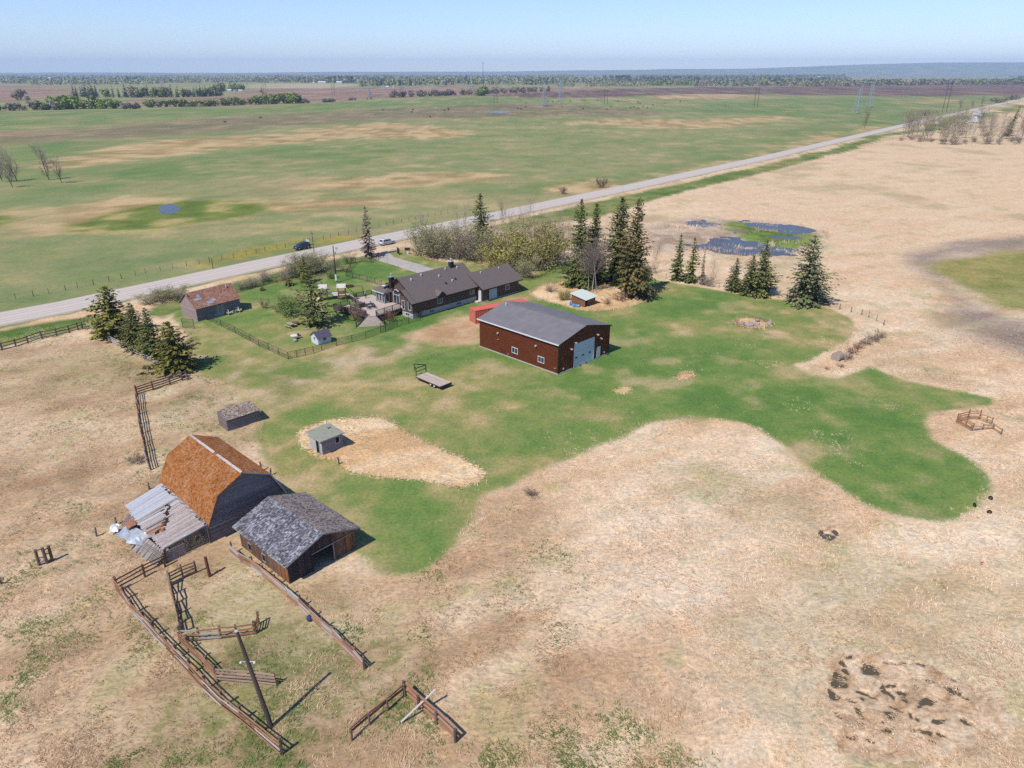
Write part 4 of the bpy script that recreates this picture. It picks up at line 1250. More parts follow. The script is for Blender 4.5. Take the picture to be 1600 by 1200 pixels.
# ------------------------------------------------------------------ the old gambrel barn
def build_barn():
  t = thing('gambrel_barn', 'old gambrel-roofed barn with orange mossy shingles and collapsing grey lean-to', 'barn', (-31.37, 61.30, 0), R(46.64))
  W, L, E, B, hb, P = 8.72, 11.6, 2.45, 1.42, 5.32, 6.75
  rr = random.Random(7)
  prof = [(0, E), (B, hb), (W / 2, P), (W - B, hb), (W, E)]

  def xspan(z):
    if z <= E:
      return 0.0, W
    if z <= hb:
      x = B * (z - E) / (hb - E)
    else:
      x = B + (W / 2 - B) * (z - hb) / (P - hb)
    return x, W - x
  core = MB()
  for y, s in ((.05, 1), (L - .05, -1)):
    poly = [(.06, y, 0)] + [(min(max(px, .06), W - .06), y, pz - .08) for px, pz in prof] + [(W - .06, y, 0)]
    poly = poly[::-1] if s > 0 else poly
    core.slab(poly, .06)
  core.slab([(.05, L, 0), (.05, 0, 0), (.05, 0, E - .05), (.05, L, E - .05)], .06)
  core.slab([(W - .05, 0, 0), (W - .05, L, 0), (W - .05, L, E - .05), (W - .05, 0, E - .05)], .06)
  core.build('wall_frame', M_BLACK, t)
  # boards of the two gables and of the side walls, each its own piece
  for y0, front in ((0.0, True), (L, False)):
    z, k = -.1, 0
    while z < P - .25:
      h = rr.uniform(.19, .24)
      a0, b0 = xspan(max(z, 0))
      a1, b1 = xspan(z + h)
      g = .02
      ys = (y0 - .05 + rr.uniform(-.012, .012), y0 - .012) if front else (y0 + .012, y0 + .05)
      v = [(a0, ys[0], z), (b0, ys[0], z), (b1, ys[0], z + h - g), (a1, ys[0], z + h - g), (a0, ys[1], z), (b0, ys[1], z), (b1, ys[1], z + h - g), (a1, ys[1], z + h - g)]
      MB().add(v, [(0, 1, 2, 3), (7, 6, 5, 4), (0, 4, 5, 1), (1, 5, 6, 2), (2, 6, 7, 3), (3, 7, 4, 0)]).build('board', M_DARKWOOD, t)
      z += h
  for x0, d in ((0.0, -1), (W, 1)):
    z = -.1
    while z < E - .15:
      piece('board', M_DARKWOOD, (x0 + d * .02, .02, z + .1), (x0 + d * .02, L - .02, z + .1), .04, .19, t)
      z += .215
  piece('beam', M_PALEWOOD, (-.02, -.09, 1.86), (3.1, -.09, 1.80), .06, .14, t)
  # roof: four planes under mossy shingles
  mo = rand_mat('orange_mossy_shingles', [(0.08, S(116, 74, 42)), (0.32, S(164, 100, 50)), (0.58, S(182, 116, 60)), (0.78, S(176, 132, 92)), (0.95, S(188, 158, 134))], scale=.8)
  base = mat('roof_sheathing', S(120, 84, 56), S(150, 104, 66), 2, .95)
  g, o = .35, .25
  dx, dz = B, hb - E
  ln = math.hypot(dx, dz)
  pl = [((-o * dx / ln, E - o * dz / ln), (B, hb)), ((B, hb), (W / 2, P)), ((W / 2, P), (W - B, hb)), ((W - B, hb), (W + o * dx / ln, E - o * dz / ln))]
  rp = MB()
  for (a, c) in pl:
    rp.slab([(a[0], L + g, a[1]), (a[0], -g, a[1]), (c[0], -g, c[1]), (c[0], L + g, c[1])], .05)
  roof = rp.build('roof', base, t)
  for i, (a, c) in enumerate(pl):
    rows = int(math.hypot(c[0] - a[0], c[1] - a[1]) / .17)
    if i < 2:
      slope_shingles('shingles', (a[0], L + g, a[1]), (a[0], -g, a[1]), (c[0], -g, c[1]), (c[0], L + g, c[1]), rows, 70, mo, roof, .006, .022, .2, rr)
    else:
      slope_shingles('shingles', (c[0], -g, c[1]), (c[0], L + g, c[1]), (a[0], L + g, a[1]), (a[0], -g, a[1]), rows, 70, mo, roof, .006, .022, .2, rr)
  for k in range(6):
    y0 = -g + k * (L + 2 * g) / 6
    piece('ridge_board', M_PALEWOOD, (W / 2 - .12, y0 + .02, P + .055), (W / 2 - .12, y0 + (L + 2 * g) / 6 * (1 if k != 2 else .7), P + .05), .26, .03, roof, -.4)
  for (a, c) in pl:
    piece('rake_board', M_PALEWOOD if a[0] > 4 else M_BROWNWOOD, (a[0], -g - .03, a[1] - .06), (c[0], -g - .03, c[1] - .06), .04, .14, roof)
  # lean-to on the left: boards laid down the slope, some split, some gone
  wd = 4.45
  lt = MB()
  for y in (.1, 2.4, 4.8, 7.2, 9.4):
    lt.beam((.0, y, 2.28), (-wd, y, 1.62 if y < 5 else 1.3), .1, .14)
  lt.beam((-wd, .05, 1.5), (-wd + .1, 9.5, 1.15), .12, .12)
  lt.build('lean_to_rafters', M_DARKWOOD, t)
  tw = mat('lean_to_board', S(150, 134, 126), S(184, 170, 164), 2.5, .9, (6, 1, 1), rnd=.16, c3=S(204, 196, 192))
  to = mat('bared_orange_board', S(158, 98, 58), S(186, 122, 78), 2.5, .9, (6, 1, 1), rnd=.15)
  tg = mat('tin_grey_board', S(182, 184, 192), S(204, 206, 212), 2.5, .7, (6, 1, 1), rnd=.10)
  y = 0.0
  while y < 11.3:
    w = rr.uniform(.17, .25)
    f = y / 11.3
    xo = -wd - .25 + .55 * max(0, f - .5) * 2 + rr.uniform(-.12, .12)
    z0, z1 = 2.44, 1.74 - .38 * f
    zz = lambda x: z0 + (z1 - z0) * (x / -wd) - .10 * math.sin(math.pi * min(1, max(0, x / -wd))) * (1 if 3 < y < 8 else .3)
    cuts = [(-.35 if rr.random() < .4 else .02, xo)]
    m_ = tg if y > 7.2 or (y > 6 and rr.random() < .6) else tw
    if 2.6 < y < 7.0:
      # a diagonal run of holes where boards have broken
      c = -1.1 - (y - 3.0) * .0 - (7.0 - y) * .55 + rr.uniform(-.2, .2)
      hw = rr.uniform(.12, .42)
      cuts = [(.02, c + hw), (c - hw, xo)] if rr.random() < .72 else [(.02, c + .1), (c - .05, c - .5), (c - .95, xo)]
    for q, (x0, x1) in enumerate(cuts):
      if x0 - x1 < .15:
        continue
      mm = m_ if not (q > 0 and rr.random() < .45 and 2.2 < y < 5.2) else to
      piece('roof_board', mm, (x0, y + w / 2, zz(x0) + rr.uniform(0, .03)), (x1, y + w / 2, zz(x1) + rr.uniform(0, .03)), w - .02, .025, t, rr.uniform(-.06, .06))
    y += w
  for k in range(9):
    yy = .3 + k * 1.2
    piece('ridge_cleat', M_DARKWOOD, (-.1, yy, 2.5), (-.3, yy + .7, 2.47), .1, .05, t)
  # open front of the lean-to: wall boards on the left half
  for k in range(7):
    z = .1 + k * .2
    piece('wall_board', M_GREYWOOD, (-4.55, -.05 + rr.uniform(-.03, .03), z), (-2.75 + rr.uniform(-.1, .1), -.05, z + rr.uniform(-.06, .06)), .03, .18, t)
  piece('eave_beam', M_METAL, (-4.6, -.16, 1.86), (.0, -.16, 2.44), .05, .14, t)
  piece('post', M_POST, (-4.7, -.1, -.3), (-4.66, -.1, 1.75), .18, .18, t)
  piece('post', M_POST, (-.1, -.04, -.3), (-.1, -.04, 2.3), .16, .16, t)
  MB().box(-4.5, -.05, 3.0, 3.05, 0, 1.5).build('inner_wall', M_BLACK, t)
  for k in range(16):
    x, yy = rr.uniform(-2.6, -.4), rr.uniform(.3, 2.6)
    piece('loose_lath', M_PALEWOOD, (x, yy, rr.uniform(.05, 1.2)), (x + rr.uniform(-.8, .8), yy + rr.uniform(-.5, .5), rr.uniform(.05, .9)), .05, .03, t)
  # the fallen outer side: slumped boards and crumpled sheet metal
  for k in range(12):
    f = k / 11
    a = (-4.55 - .1 * f, .1 + f * 5.4, 1.25 - .5 * f)
    piece('fallen_board', M_GREYWOOD, a, (-5.6 - .6 * f + rr.uniform(-.15, .15), .3 + f * 4.6 + rr.uniform(-.2, .2), .10), .34, .03, t, rr.uniform(-.2, .2))
  for k in range(8):
    z = .12 + k * .15
    piece('fallen_board', M_GREYWOOD, (-4.75 - .12 * (8 - k) * .9, .05 + rr.uniform(-.1, .1), z), (-5.9 + k * .12, 4.4, z * .5 + .05), .22, .03, t, .5)
  for q, (x0, y0, z0, w_, l_, rz, tilt) in enumerate(((-5.2, 5.2, .75, 1.5, 2.1, .5, .35), (-5.5, 7.4, .5, 1.6, 2.4, .25, .22), (-6.3, 8.9, .7, .8, .9, .9, .6), (-4.9, 8.2, .9, .9, 1.6, -.2, .3))):
    n = 7
    vs, fs = [], []
    for i in range(n):
      for j in range(n):
        a, c = (i / (n - 1) - .5) * w_, (j / (n - 1) - .5) * l_
        vs.append((x0 + a * math.cos(rz) - c * math.sin(rz), y0 + a * math.sin(rz) + c * math.cos(rz), z0 + a * tilt + .12 * math.sin(3 * c + q) * math.cos(2.2 * a) + rr.uniform(-.03, .03)))
    for i in range(n - 1):
      for j in range(n - 1):
        k = i * n + j
        fs.append((k, k + 1, k + n + 1, k + n))
    so = MB().add(vs, fs).build('sheet_metal', M_METAL if q != 3 else mat('rusty_sheet', S(150, 96, 76), S(184, 128, 104), 2, .8), t)
    md = so.modifiers.new('thick', 'SOLIDIFY')
    md.thickness = .02
  for k in range(4):
    piece('loose_lath', M_DARKWOOD, (-4.2 - .1 * k, 9.3 + .15 * k, 1.2), (-5.2 - .1 * k, 8.8 + .2 * k, .35), .1, .05, t)
  return t


build_barn()

# ------------------------------------------------------------------ the open-fronted shed beside the barn
def build_open_shed():
  t = thing('gable_shed', 'dark weathered shed with grey wooden shingle roof and open doorway beside the barn', 'shed', (-21.29, 54.69, 0), R(48.13))
  W, L, E, P = 7.77, 9.0, 2.05, 3.95
  E = 2.62 - .30
  rr = random.Random(11)
  md = mat('stained_board', S(84, 66, 58), S(122, 92, 74), 2.5, .9, (6, 6, .8), rnd=.3, c3=S(150, 118, 100))
  mo = mat('ochre_board', S(150, 96, 56), S(178, 118, 74), 2.5, .9, (6, 6, .8), rnd=.2)
  mdk = mat('shaded_board', S(62, 56, 60), S(84, 74, 74), 2.5, .92, (6, 6, .8), rnd=.25)  # darker front and far-side boards: overhang shade put into the colour
  sl = (4.0 - 2.62) / (W / 2)
  top = lambda x: 2.58 + sl * min(x, W - x)
  # inside lining and back wall
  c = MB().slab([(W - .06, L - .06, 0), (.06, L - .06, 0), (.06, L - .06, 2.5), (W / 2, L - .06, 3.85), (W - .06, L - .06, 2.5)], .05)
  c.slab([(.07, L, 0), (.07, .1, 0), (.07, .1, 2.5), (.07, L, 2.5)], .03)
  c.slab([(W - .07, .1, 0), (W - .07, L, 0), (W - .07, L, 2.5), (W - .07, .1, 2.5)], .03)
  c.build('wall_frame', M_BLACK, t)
  # front boards with the doorway between 2.65 and 5.05
  x = 0.0
  while x < W - .05:
    w = min(rr.uniform(.18, .26), W - x)
    xc = x + w / 2
    z0 = 2.0 if 2.65 < xc < 5.05 else -.1
    z1 = top(xc) - .08
    if z1 - z0 > .1:
      b = MB().box(x + .006, x + w - .006, -.035 + rr.uniform(-.01, .01), -.006, z0, z1)
      b.build('board', mo if 6.6 < xc < 7.0 else (mdk if xc < 5 else md), t)
    x += w
  piece('door_track', M_PALEWOOD, (2.6, -.1, 2.06), (7.5, -.1, 2.10), .05, .07, t)
  piece('door_post', M_GREYWOOD, (5.08, -.08, 0), (5.08, -.08, 2.05), .1, .1, t)
  piece('door_post', mdk, (2.62, -.08, 0), (2.62, -.08, 2.05), .08, .08, t)
  y = 0.0
  while y < L - .05:
    w = min(rr.uniform(.2, .3), L - y)
    for xx, d in ((-.02, -1), (W + .02, 1)):
      b = MB().box(xx - .016, xx + .016, y + .008, y + w - .008, -.1, 2.5 + rr.uniform(-.03, .0))
      b.build('board', (mo if y < 2.4 and rr.random() < .5 else md) if d < 0 else mdk, t)
    y += w
  for yy, zz in ((7.3, .5), (4.6, .55)):
    window(t, (-.042, yy, zz), (0, -1, 0), (-1, 0, 0), .55, .8, 0, M_GREYWOOD, .07, M_BLACK)
  g, o = .45, .4
  z = lambda d: 2.62 - d * sl
  r = MB()
  r.slab([(-o, L + g, z(o)), (-o, -g, z(o)), (W / 2, -g, 4.0), (W / 2, L + g, 4.0)], .06)
  r.slab([(W / 2 + .001, L + g, 4.0), (W / 2 + .001, -g, 4.0), (W + o, -g, z(o)), (W + o, L + g, z(o))], .06)
  roof = r.build('roof', M_DARKWOOD, t)
  ms = rand_mat('grey_wood_shingles', [(0.2, S(84, 84, 92)), (0.45, S(118, 118, 126)), (0.65, S(150, 150, 158)), (0.85, S(188, 188, 194))], scale=.8)
  mw = rand_mat('grey_brown_wood_shingles', [(0.15, S(96, 90, 92)), (0.45, S(138, 128, 126)), (0.75, S(166, 154, 148)), (0.9, S(178, 152, 134))], scale=.8)
  slope_shingles('shingles', (-o - .06, L + g, z(o) - .01), (-o - .06, -g - .04, z(o) - .01), (W / 2, -g - .04, 4.01), (W / 2, L + g, 4.01), 23, 56, ms, roof, .008, .03, .42, rr, .012)
  slope_shingles('shingles', (W + o + .06, -g - .04, z(o) - .01), (W + o + .06, L + g, z(o) - .01), (W / 2, L + g, 4.01), (W / 2, -g - .04, 4.01), 23, 56, mw, roof, .008, .03, .35, rr, .01)
  piece('rake_board', M_DARKWOOD, (-o, -g - .06, z(o) - .05), (W / 2, -g - .06, 3.95), .04, .13, roof)
  piece('rake_board', M_DARKWOOD, (W / 2, -g - .06, 3.95), (W + o, -g - .06, z(o) - .05), .04, .13, roof)
  piece('eave_board', M_PALEWOOD, (-o - .03, -g, z(o) - .06), (-o - .03, 2.6, z(o) - .06), .03, .1, roof)
  piece('eave_board', M_PALEWOOD, (-o - .03, 6.2, z(o) - .06), (-o - .03, L + g, z(o) - .06), .03, .1, roof)
  return t


build_open_shed()

# ------------------------------------------------------------------ small weathered outbuildings
def lap_box(t, Lx, Wy, hf, hb, m_front, m_side, rr, bh=.2, gable=None, holes=()):
  """board walls: front/back along x, sides along y; mono-pitch from hf (y=0) to hb (y=Wy) or gable of height gable"""
  core = MB()
  e = .05
  if gable is None:
    core.slab([(e, Wy - e, -.05), (e, e, -.05), (e, e, hf - .05), (e, Wy - e, hb - .05)], .03)
    core.slab([(Lx - e, e, -.05), (Lx - e, Wy - e, -.05), (Lx - e, Wy - e, hb - .05), (Lx - e, e, hf - .05)], .03)
  else:
    core.slab([(e, Wy - e, -.05), (e, e, -.05), (e, e, hf - .05), (e, Wy / 2, gable - .06), (e, Wy - e, hf - .05)], .03)
    core.slab([(Lx - e, e, -.05), (Lx - e, Wy - e, -.05), (Lx - e, Wy - e, hf - .05), (Lx - e, Wy / 2, gable - .06), (Lx - e, e, hf - .05)], .03)
  core.slab([(e, e, -.05), (Lx - e, e, -.05), (Lx - e, e, hf - .05), (e, e, hf - .05)], .03)
  hbk = hb if gable is None else hf
  core.slab([(Lx - e, Wy - e, -.05), (e, Wy - e, -.05), (e, Wy - e, hbk - .05), (Lx - e, Wy - e, hbk - .05)], .03)
  core.build('wall_frame', M_BLACK, t)
  for y0, hh, mm in ((-.015, hf, m_front), (Wy + .015, hbk, m_side)):
    z = -.08
    while z < hh - .06:
      h = min(bh, hh - z)
      piece('board', mm, (0, y0, z + h / 2), (Lx, y0, z + h / 2), .03, h - .015, t, rr.uniform(-.03, .03))
      z += bh
  top = (lambda y: hf + (hb - hf) * y / Wy) if gable is None else (lambda y: hf + (gable - hf) * (1 - abs(y - Wy / 2) / (Wy / 2)))
  for x0 in (-.015, Lx + .015):
    z = -.08
    while z < max(hf, hb, gable or 0) - .05:
      h = bh
      # span of y where the wall is at least this high
      ys_ = [y for y in np.linspace(0, Wy, 41) if top(y) >= z + h * .6]
      if len(ys_) > 1:
        piece('board', m_side, (x0, ys_[0], z + h / 2), (x0, ys_[-1], z + h / 2), .03, h - .015, t, rr.uniform(-.03, .03))
      z += bh


def build_woodshed():
  rr = random.Random(21)
  t = thing('board_shed', 'grey board shed with faded red-brown gable roof patched with sheet metal beside the road', 'shed', (-61.84, 133.09, 0), R(50.96))
  L, W, E, P = 9.4, 5.9, 3.0, 5.3
  m_lit = mat('sunlit_grey_board', S(156, 136, 134), S(186, 166, 160), 2.0, .9, (1, 6, 6), rnd=.12)  # paler side boards: sunlight put into their colour
  lap_box(t, L, W, E, E, M_DARKWOOD, m_lit, rr, .24, P)
  door = MB().box(3.9, 5.9, -.09, -.034, .05, 2.35).build('door', M_GREYWOOD, t)
  for k in range(5):
    MB().box(3.92 + k * .4, 4.28 + k * .4, -.11, -.091, .07, 2.33).build('door_board', M_GREYWOOD, door)
  sl = (P - E) / (W / 2)
  o, g = .45, .3
  r = MB()
  r.slab([(-g, -o, E - o * sl), (L + g, -o, E - o * sl), (L + g, W / 2, P), (-g, W / 2, P)], .06)
  r.slab([(L + g, W + o, E - o * sl), (-g, W + o, E - o * sl), (-g, W / 2 + .001, P), (L + g, W / 2 + .001, P)], .06)
  roof = r.build('roof', M_DARKWOOD, t)
  ms = rand_mat('red_brown_shingles', [(0.2, S(146, 104, 88)), (0.5, S(170, 124, 104)), (0.8, S(184, 142, 122))], scale=.6)
  slope_shingles('shingles', (-g, -o - .05, E - o * sl), (L + g, -o - .05, E - o * sl), (L + g, W / 2, P + .01), (-g, W / 2, P + .01), 20, 46, ms, roof, .006, .02, .1, rr)
  for k, (u, v, w, h) in enumerate(((.02, .0, 1.5, .5), (1.4, .35, 1.2, .42), (2.3, .05, .9, .5), (2.7, .42, 1.3, .5), (3.6, .75, 1.0, .4), (.5, 1.5, 1.6, .42), (1.6, 2.0, .5, .5))):
    z = lambda y: E + sl * y + .045 + .006 * k
    y0 = -o + v
    MB().slab([(u, y0, z(y0)), (u + w, y0, z(y0)), (u + w, y0 + h, z(y0 + h)), (u, y0 + h, z(y0 + h))], .01).build('patch_sheet', M_METAL, roof)
  MB().lathe([(.1, 0), (.1, .9), (.14, .9), (.14, 1.0)], (-.1, 2.2, E + 1.2)).build('stove_pipe', M_POST, roof)
  MB().lathe([(.16, 0), (.16, .5), (.02, .7)], (8.2, 2.2, E + sl * 2.2)).build('roof_vent', M_METAL, roof)
  # clutter along the wall
  p = thing('pallet', 'white slatted pallet leaning on the grey board shed', 'pallet', (0, 0, 0))
  p.parent = None
  mtx = Matrix.Translation((-61.84, 133.09, 0)) @ Matrix.Rotation(R(50.96), 4, 'Z')
  p.matrix_world = mtx @ Matrix.Translation((3.4, -.35, 0)) @ Matrix.Rotation(R(-12), 4, 'X')
  for k in range(8):
    piece('slat', M_WHITE, (k * .28, 0, .02), (k * .28, 0, .75), .1, .03, p)
  for zz in (.1, .4, .7):
    piece('rail', M_WHITE, (-.1, .04, zz), (2.1, .04, zz), .06, .06, p)
  mc = mat('cream_paint', S(214, 206, 180), S(226, 218, 196), 2, .7)
  for k, (x, lab) in enumerate(((6.3, 'cream wooden garden chair outside the grey board shed, nearer its door'), (8.6, 'cream wooden garden chair outside the grey board shed, nearer its far corner'))):
    ch = thing('garden_chair', lab, 'chair', (0, 0, 0), 0, 'cream chairs by the shed')
    ch.matrix_world = mtx @ Matrix.Translation((x, -.75, 0)) @ Matrix.Rotation(R(8 + 20 * k), 4, 'Z')
    MB().box(-.35, .35, -.35, .35, .36, .43).build('seat', mc, ch)
    MB().beam((0, .33, .4), (0, .48, 1.05), .7, .05, (1, 0, 0)).build('backrest', mc, ch)
    for sx in (-1, 1):
      MB().box(sx * .36 - .05, sx * .36 + .05, -.35, .4, .58, .63).build('armrest', mc, ch)
      for sy in (-.28, .3):
        MB().box(sx * .33 - .04, sx * .33 + .04, sy - .04, sy + .04, -.05, .58).build('leg', mc, ch)
  bx = thing('wooden_crate', 'cream wooden crate between the two garden chairs by the shed', 'crate')
  bx.matrix_world = mtx @ Matrix.Translation((7.45, -.6, 0))
  for zz in (.08, .28, .48):
    MB().box(-.4, .4, -.3, -.26, zz, zz + .16).build('slat', mc, bx)
    MB().box(-.4, .4, .26, .3, zz, zz + .16).build('slat', mc, bx)
    MB().box(-.42, -.38, -.26, .26, zz, zz + .16).build('slat', mc, bx)
    MB().box(.38, .42, -.26, .26, zz, zz + .16).build('slat', mc, bx)
  MB().box(-.38, .38, -.26, .26, 0, .06).build('base', mc, bx)


build_woodshed()


def build_coop():
  rr = random.Random(31)
  t = thing('low_board_shed', 'low dark board shed with broken tattered shingle roof behind the barn', 'shed', (-38.74, 86.24, 0), R(44.75))
  L, W, hf, hb = 4.7, 2.75, 1.75, 2.2
  m_side = mat('mauve_grey_board', S(118, 104, 104), S(146, 130, 126), 2.0, .9, (1, 6, 6), rnd=.12)
  lap_box(t, L, W, hf, hb, M_DARKWOOD, m_side, rr, .18)
  MB().slab([(.9, -.12, hf - .02), (L + .12, -.12, hf - .02), (L + .12, W + .1, hb + .05), (.9, W + .1, hb + .05)], .04).build('roof', M_DARKWOOD, t)
  for k in range(8):
    y = -.1 + k * .36
    piece('roof_board', M_GREYWOOD, (-.1, y + .15, hf + (hb - hf) * y / W + .04), (.9 if k not in (3, 4) else .35, y + .15, hf + (hb - hf) * y / W + .04), .3, .03, t)
  ms = rand_mat('tattered_shingles', [(0.15, S(126, 106, 92)), (0.45, S(168, 146, 128)), (0.7, S(190, 172, 158)), (0.9, S(206, 198, 196))], scale=2.0)
  slope_shingles('shingles', (.3, -.16, hf - .01), (L + .14, -.16, hf - .01), (L + .14, W + .1, hb + .06), (.3, W + .1, hb + .06), 14, 26, ms, t, .01, .035, .3, rr, .10)
  return t


build_coop()


def build_hut():
  rr = random.Random(41)
  t = thing('pump_hut', 'small pale grey leaning hut with mossy flat roof on the tan reed patch', 'hut', (-24.22, 79.68, 0), R(45.27))
  L, W, hf, hb = 3.0, 3.05, 2.28, 2.28
  m_f = mat('shaded_grey_board', S(140, 140, 150), S(168, 166, 172), 2.0, .9, (1, 6, 6), rnd=.12)  # front boards bluer and darker than the sides: shade put into the colour
  m_s = mat('pale_grey_board', S(190, 188, 188), S(212, 208, 206), 2.0, .9, (1, 6, 6), rnd=.08)
  lap_box(t, L, W, hf, hb, m_f, m_s, rr, .17)
  window(t, (1.95, -.035, 1.1), (1, 0, 0), (0, -1, 0), .55, .8, 0, m_s, .09, M_BLACK)
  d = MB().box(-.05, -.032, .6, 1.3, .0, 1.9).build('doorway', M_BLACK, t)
  for y in (.55, 1.35):
    piece('door_post', m_s, (-.06, y, 0), (-.06, y, 1.95), .08, .05, t)
  mr = mat('mossy_roofing', S(136, 138, 124), S(160, 168, 150), 1.6, .95, c3=S(176, 146, 118))
  MB().slab([(-.35, -.3, 2.27), (L + .25, -.3, 2.29), (L + .25, W + .25, 2.40), (-.35, W + .25, 2.40)], .09).build('roof', mr, t)
  for a, c in (((-.36, -.31, 2.20), (L + .26, -.31, 2.22)), ((-.36, -.31, 2.20), (-.36, W + .26, 2.33))):
    piece('fascia', m_s, a, c, .04, .12, t)
  MB().box(2.2, 2.55, 1.9, 2.2, 2.39, 2.55).build('roof_hatch', M_DARKWOOD, t)
  return t


build_hut()


def build_green_roof_shed():
  rr = random.Random(51)
  t = thing('wood_store', 'small brown wooden shed with pale mint metal roof among the spruces', 'shed', (15.21, 142.21, 0), R(49.2))
  L, W, hf, hb = 3.7, 3.45, 1.75, 2.35
  mb = mat('warm_brown_board', S(132, 92, 62), S(160, 112, 78), 2.0, .9, (1, 6, 6), rnd=.15)
  lap_box(t, L, W, hf, hb, mb, mb, rr, .2)
  MB().slab([(-.3, -.45, hf - .03), (L + .45, -.45, hf - .03), (L + .45, W + .35, hb + .12), (-.3, W + .35, hb + .12)], .07).build('roof', mat('mint_metal_roof', S(220, 230, 220), S(230, 238, 230), 1.5, .5), t)
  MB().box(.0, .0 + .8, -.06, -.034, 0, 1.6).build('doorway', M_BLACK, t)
  bl = mat('blue_plastic', S(84, 156, 206), S(100, 170, 216), 2, .5)
  mtx = Matrix.Translation((15.21, 142.21, 0)) @ Matrix.Rotation(R(49.2), 4, 'Z')
  for k, (x, y, rz, lab) in enumerate(((-.75, 1.3, .3, 'blue plastic barrel lying by the mint-roofed shed, nearer its corner'), (-.9, 2.2, -.2, 'blue plastic barrel lying by the mint-roofed shed, nearer the white drum'))):
    p = thing('barrel', lab, 'barrel', group='blue barrels by the shed')
    p.matrix_world = mtx @ Matrix.Translation((x, y, .3)) @ Matrix.Rotation(rz, 4, 'Z') @ Matrix.Rotation(R(90), 4, 'X')
    MB().lathe([(.24, -.45), (.28, -.42), (.3, -.2), (.28, -.18), (.3, 0), (.28, .18), (.3, .2), (.28, .42), (.24, .45)], n=14).build('body', bl, p)
    MB().lathe([(.06, .45), (.06, .49)], (.12, 0, 0), 8).build('cap', M_BLACK, p)
  p = thing('white_drum', 'white drum standing beside the mint-roofed shed', 'drum')
  p.matrix_world = mtx @ Matrix.Translation((-1.0, 3.4, 0))
  MB().lathe([(.36, 0), (.4, .05), (.4, .5), (.38, .52), (.4, .55), (.4, 1.0), (.36, 1.05)], n=14).build('body', M_WHITE, p)
  MB().lathe([(.3, 1.05), (.3, 1.09)], n=12).build('lid', M_CONC, p)


build_green_roof_shed()


def build_playhouse():
  t = thing('playhouse', 'white childrens playhouse with dark purple-grey gable roof by the chain-link fence', 'playhouse', (-34.77, 119.74, 0), R(42.8))
  L, W, E, P = 2.6, 2.55, 1.42, 2.3
  wm = mat('playhouse_white', S(222, 228, 238), S(236, 240, 246), 1, .6)
  w = MB()
  w.slab([(0, 0, 0), (L, 0, 0), (L, 0, E), (0, 0, E)], .06)
  w.slab([(L, W, 0), (0, W, 0), (0, W, E), (L, W, E)], .06)
  w.slab([(0, W - .061, 0), (0, .061, 0), (0, .061, E), (0, W / 2, P - .04), (0, W - .061, E)], .06)
  w.slab([(L, .061, 0), (L, W - .061, 0), (L, W - .061, E), (L, W / 2, P - .04), (L, .061, E)], .06)
  w.build('wall', wm, t)
  sl = (P - E) / (W / 2)
  r = MB()
  r.slab([(-.2, -.2, E - .2 * sl), (L + .2, -.2, E - .2 * sl), (L + .2, W / 2, P), (-.2, W / 2, P)], .05)
  r.slab([(L + .2, W + .2, E - .2 * sl), (-.2, W + .2, E - .2 * sl), (-.2, W / 2 + .001, P), (L + .2, W / 2 + .001, P)], .05)
  r.build('roof', mat('purple_grey_shingle', S(84, 78, 96), S(98, 92, 108), 4, .9), t)
  window(t, (1.0, -.002, .75), (1, 0, 0), (0, -1, 0), .55, .45, 0, wm, .05)
  window(t, (-.002, 1.45, .8), (0, -1, 0), (-1, 0, 0), .35, .55, 0, wm, .05)
  d = MB().box(1.8, 2.35, -.03, -.004, .05, 1.2).build('door', wm, t)
  MB().box(1.85, 1.9, -.06, -.031, .55, .65).build('handle', M_METAL, d)


build_playhouse()


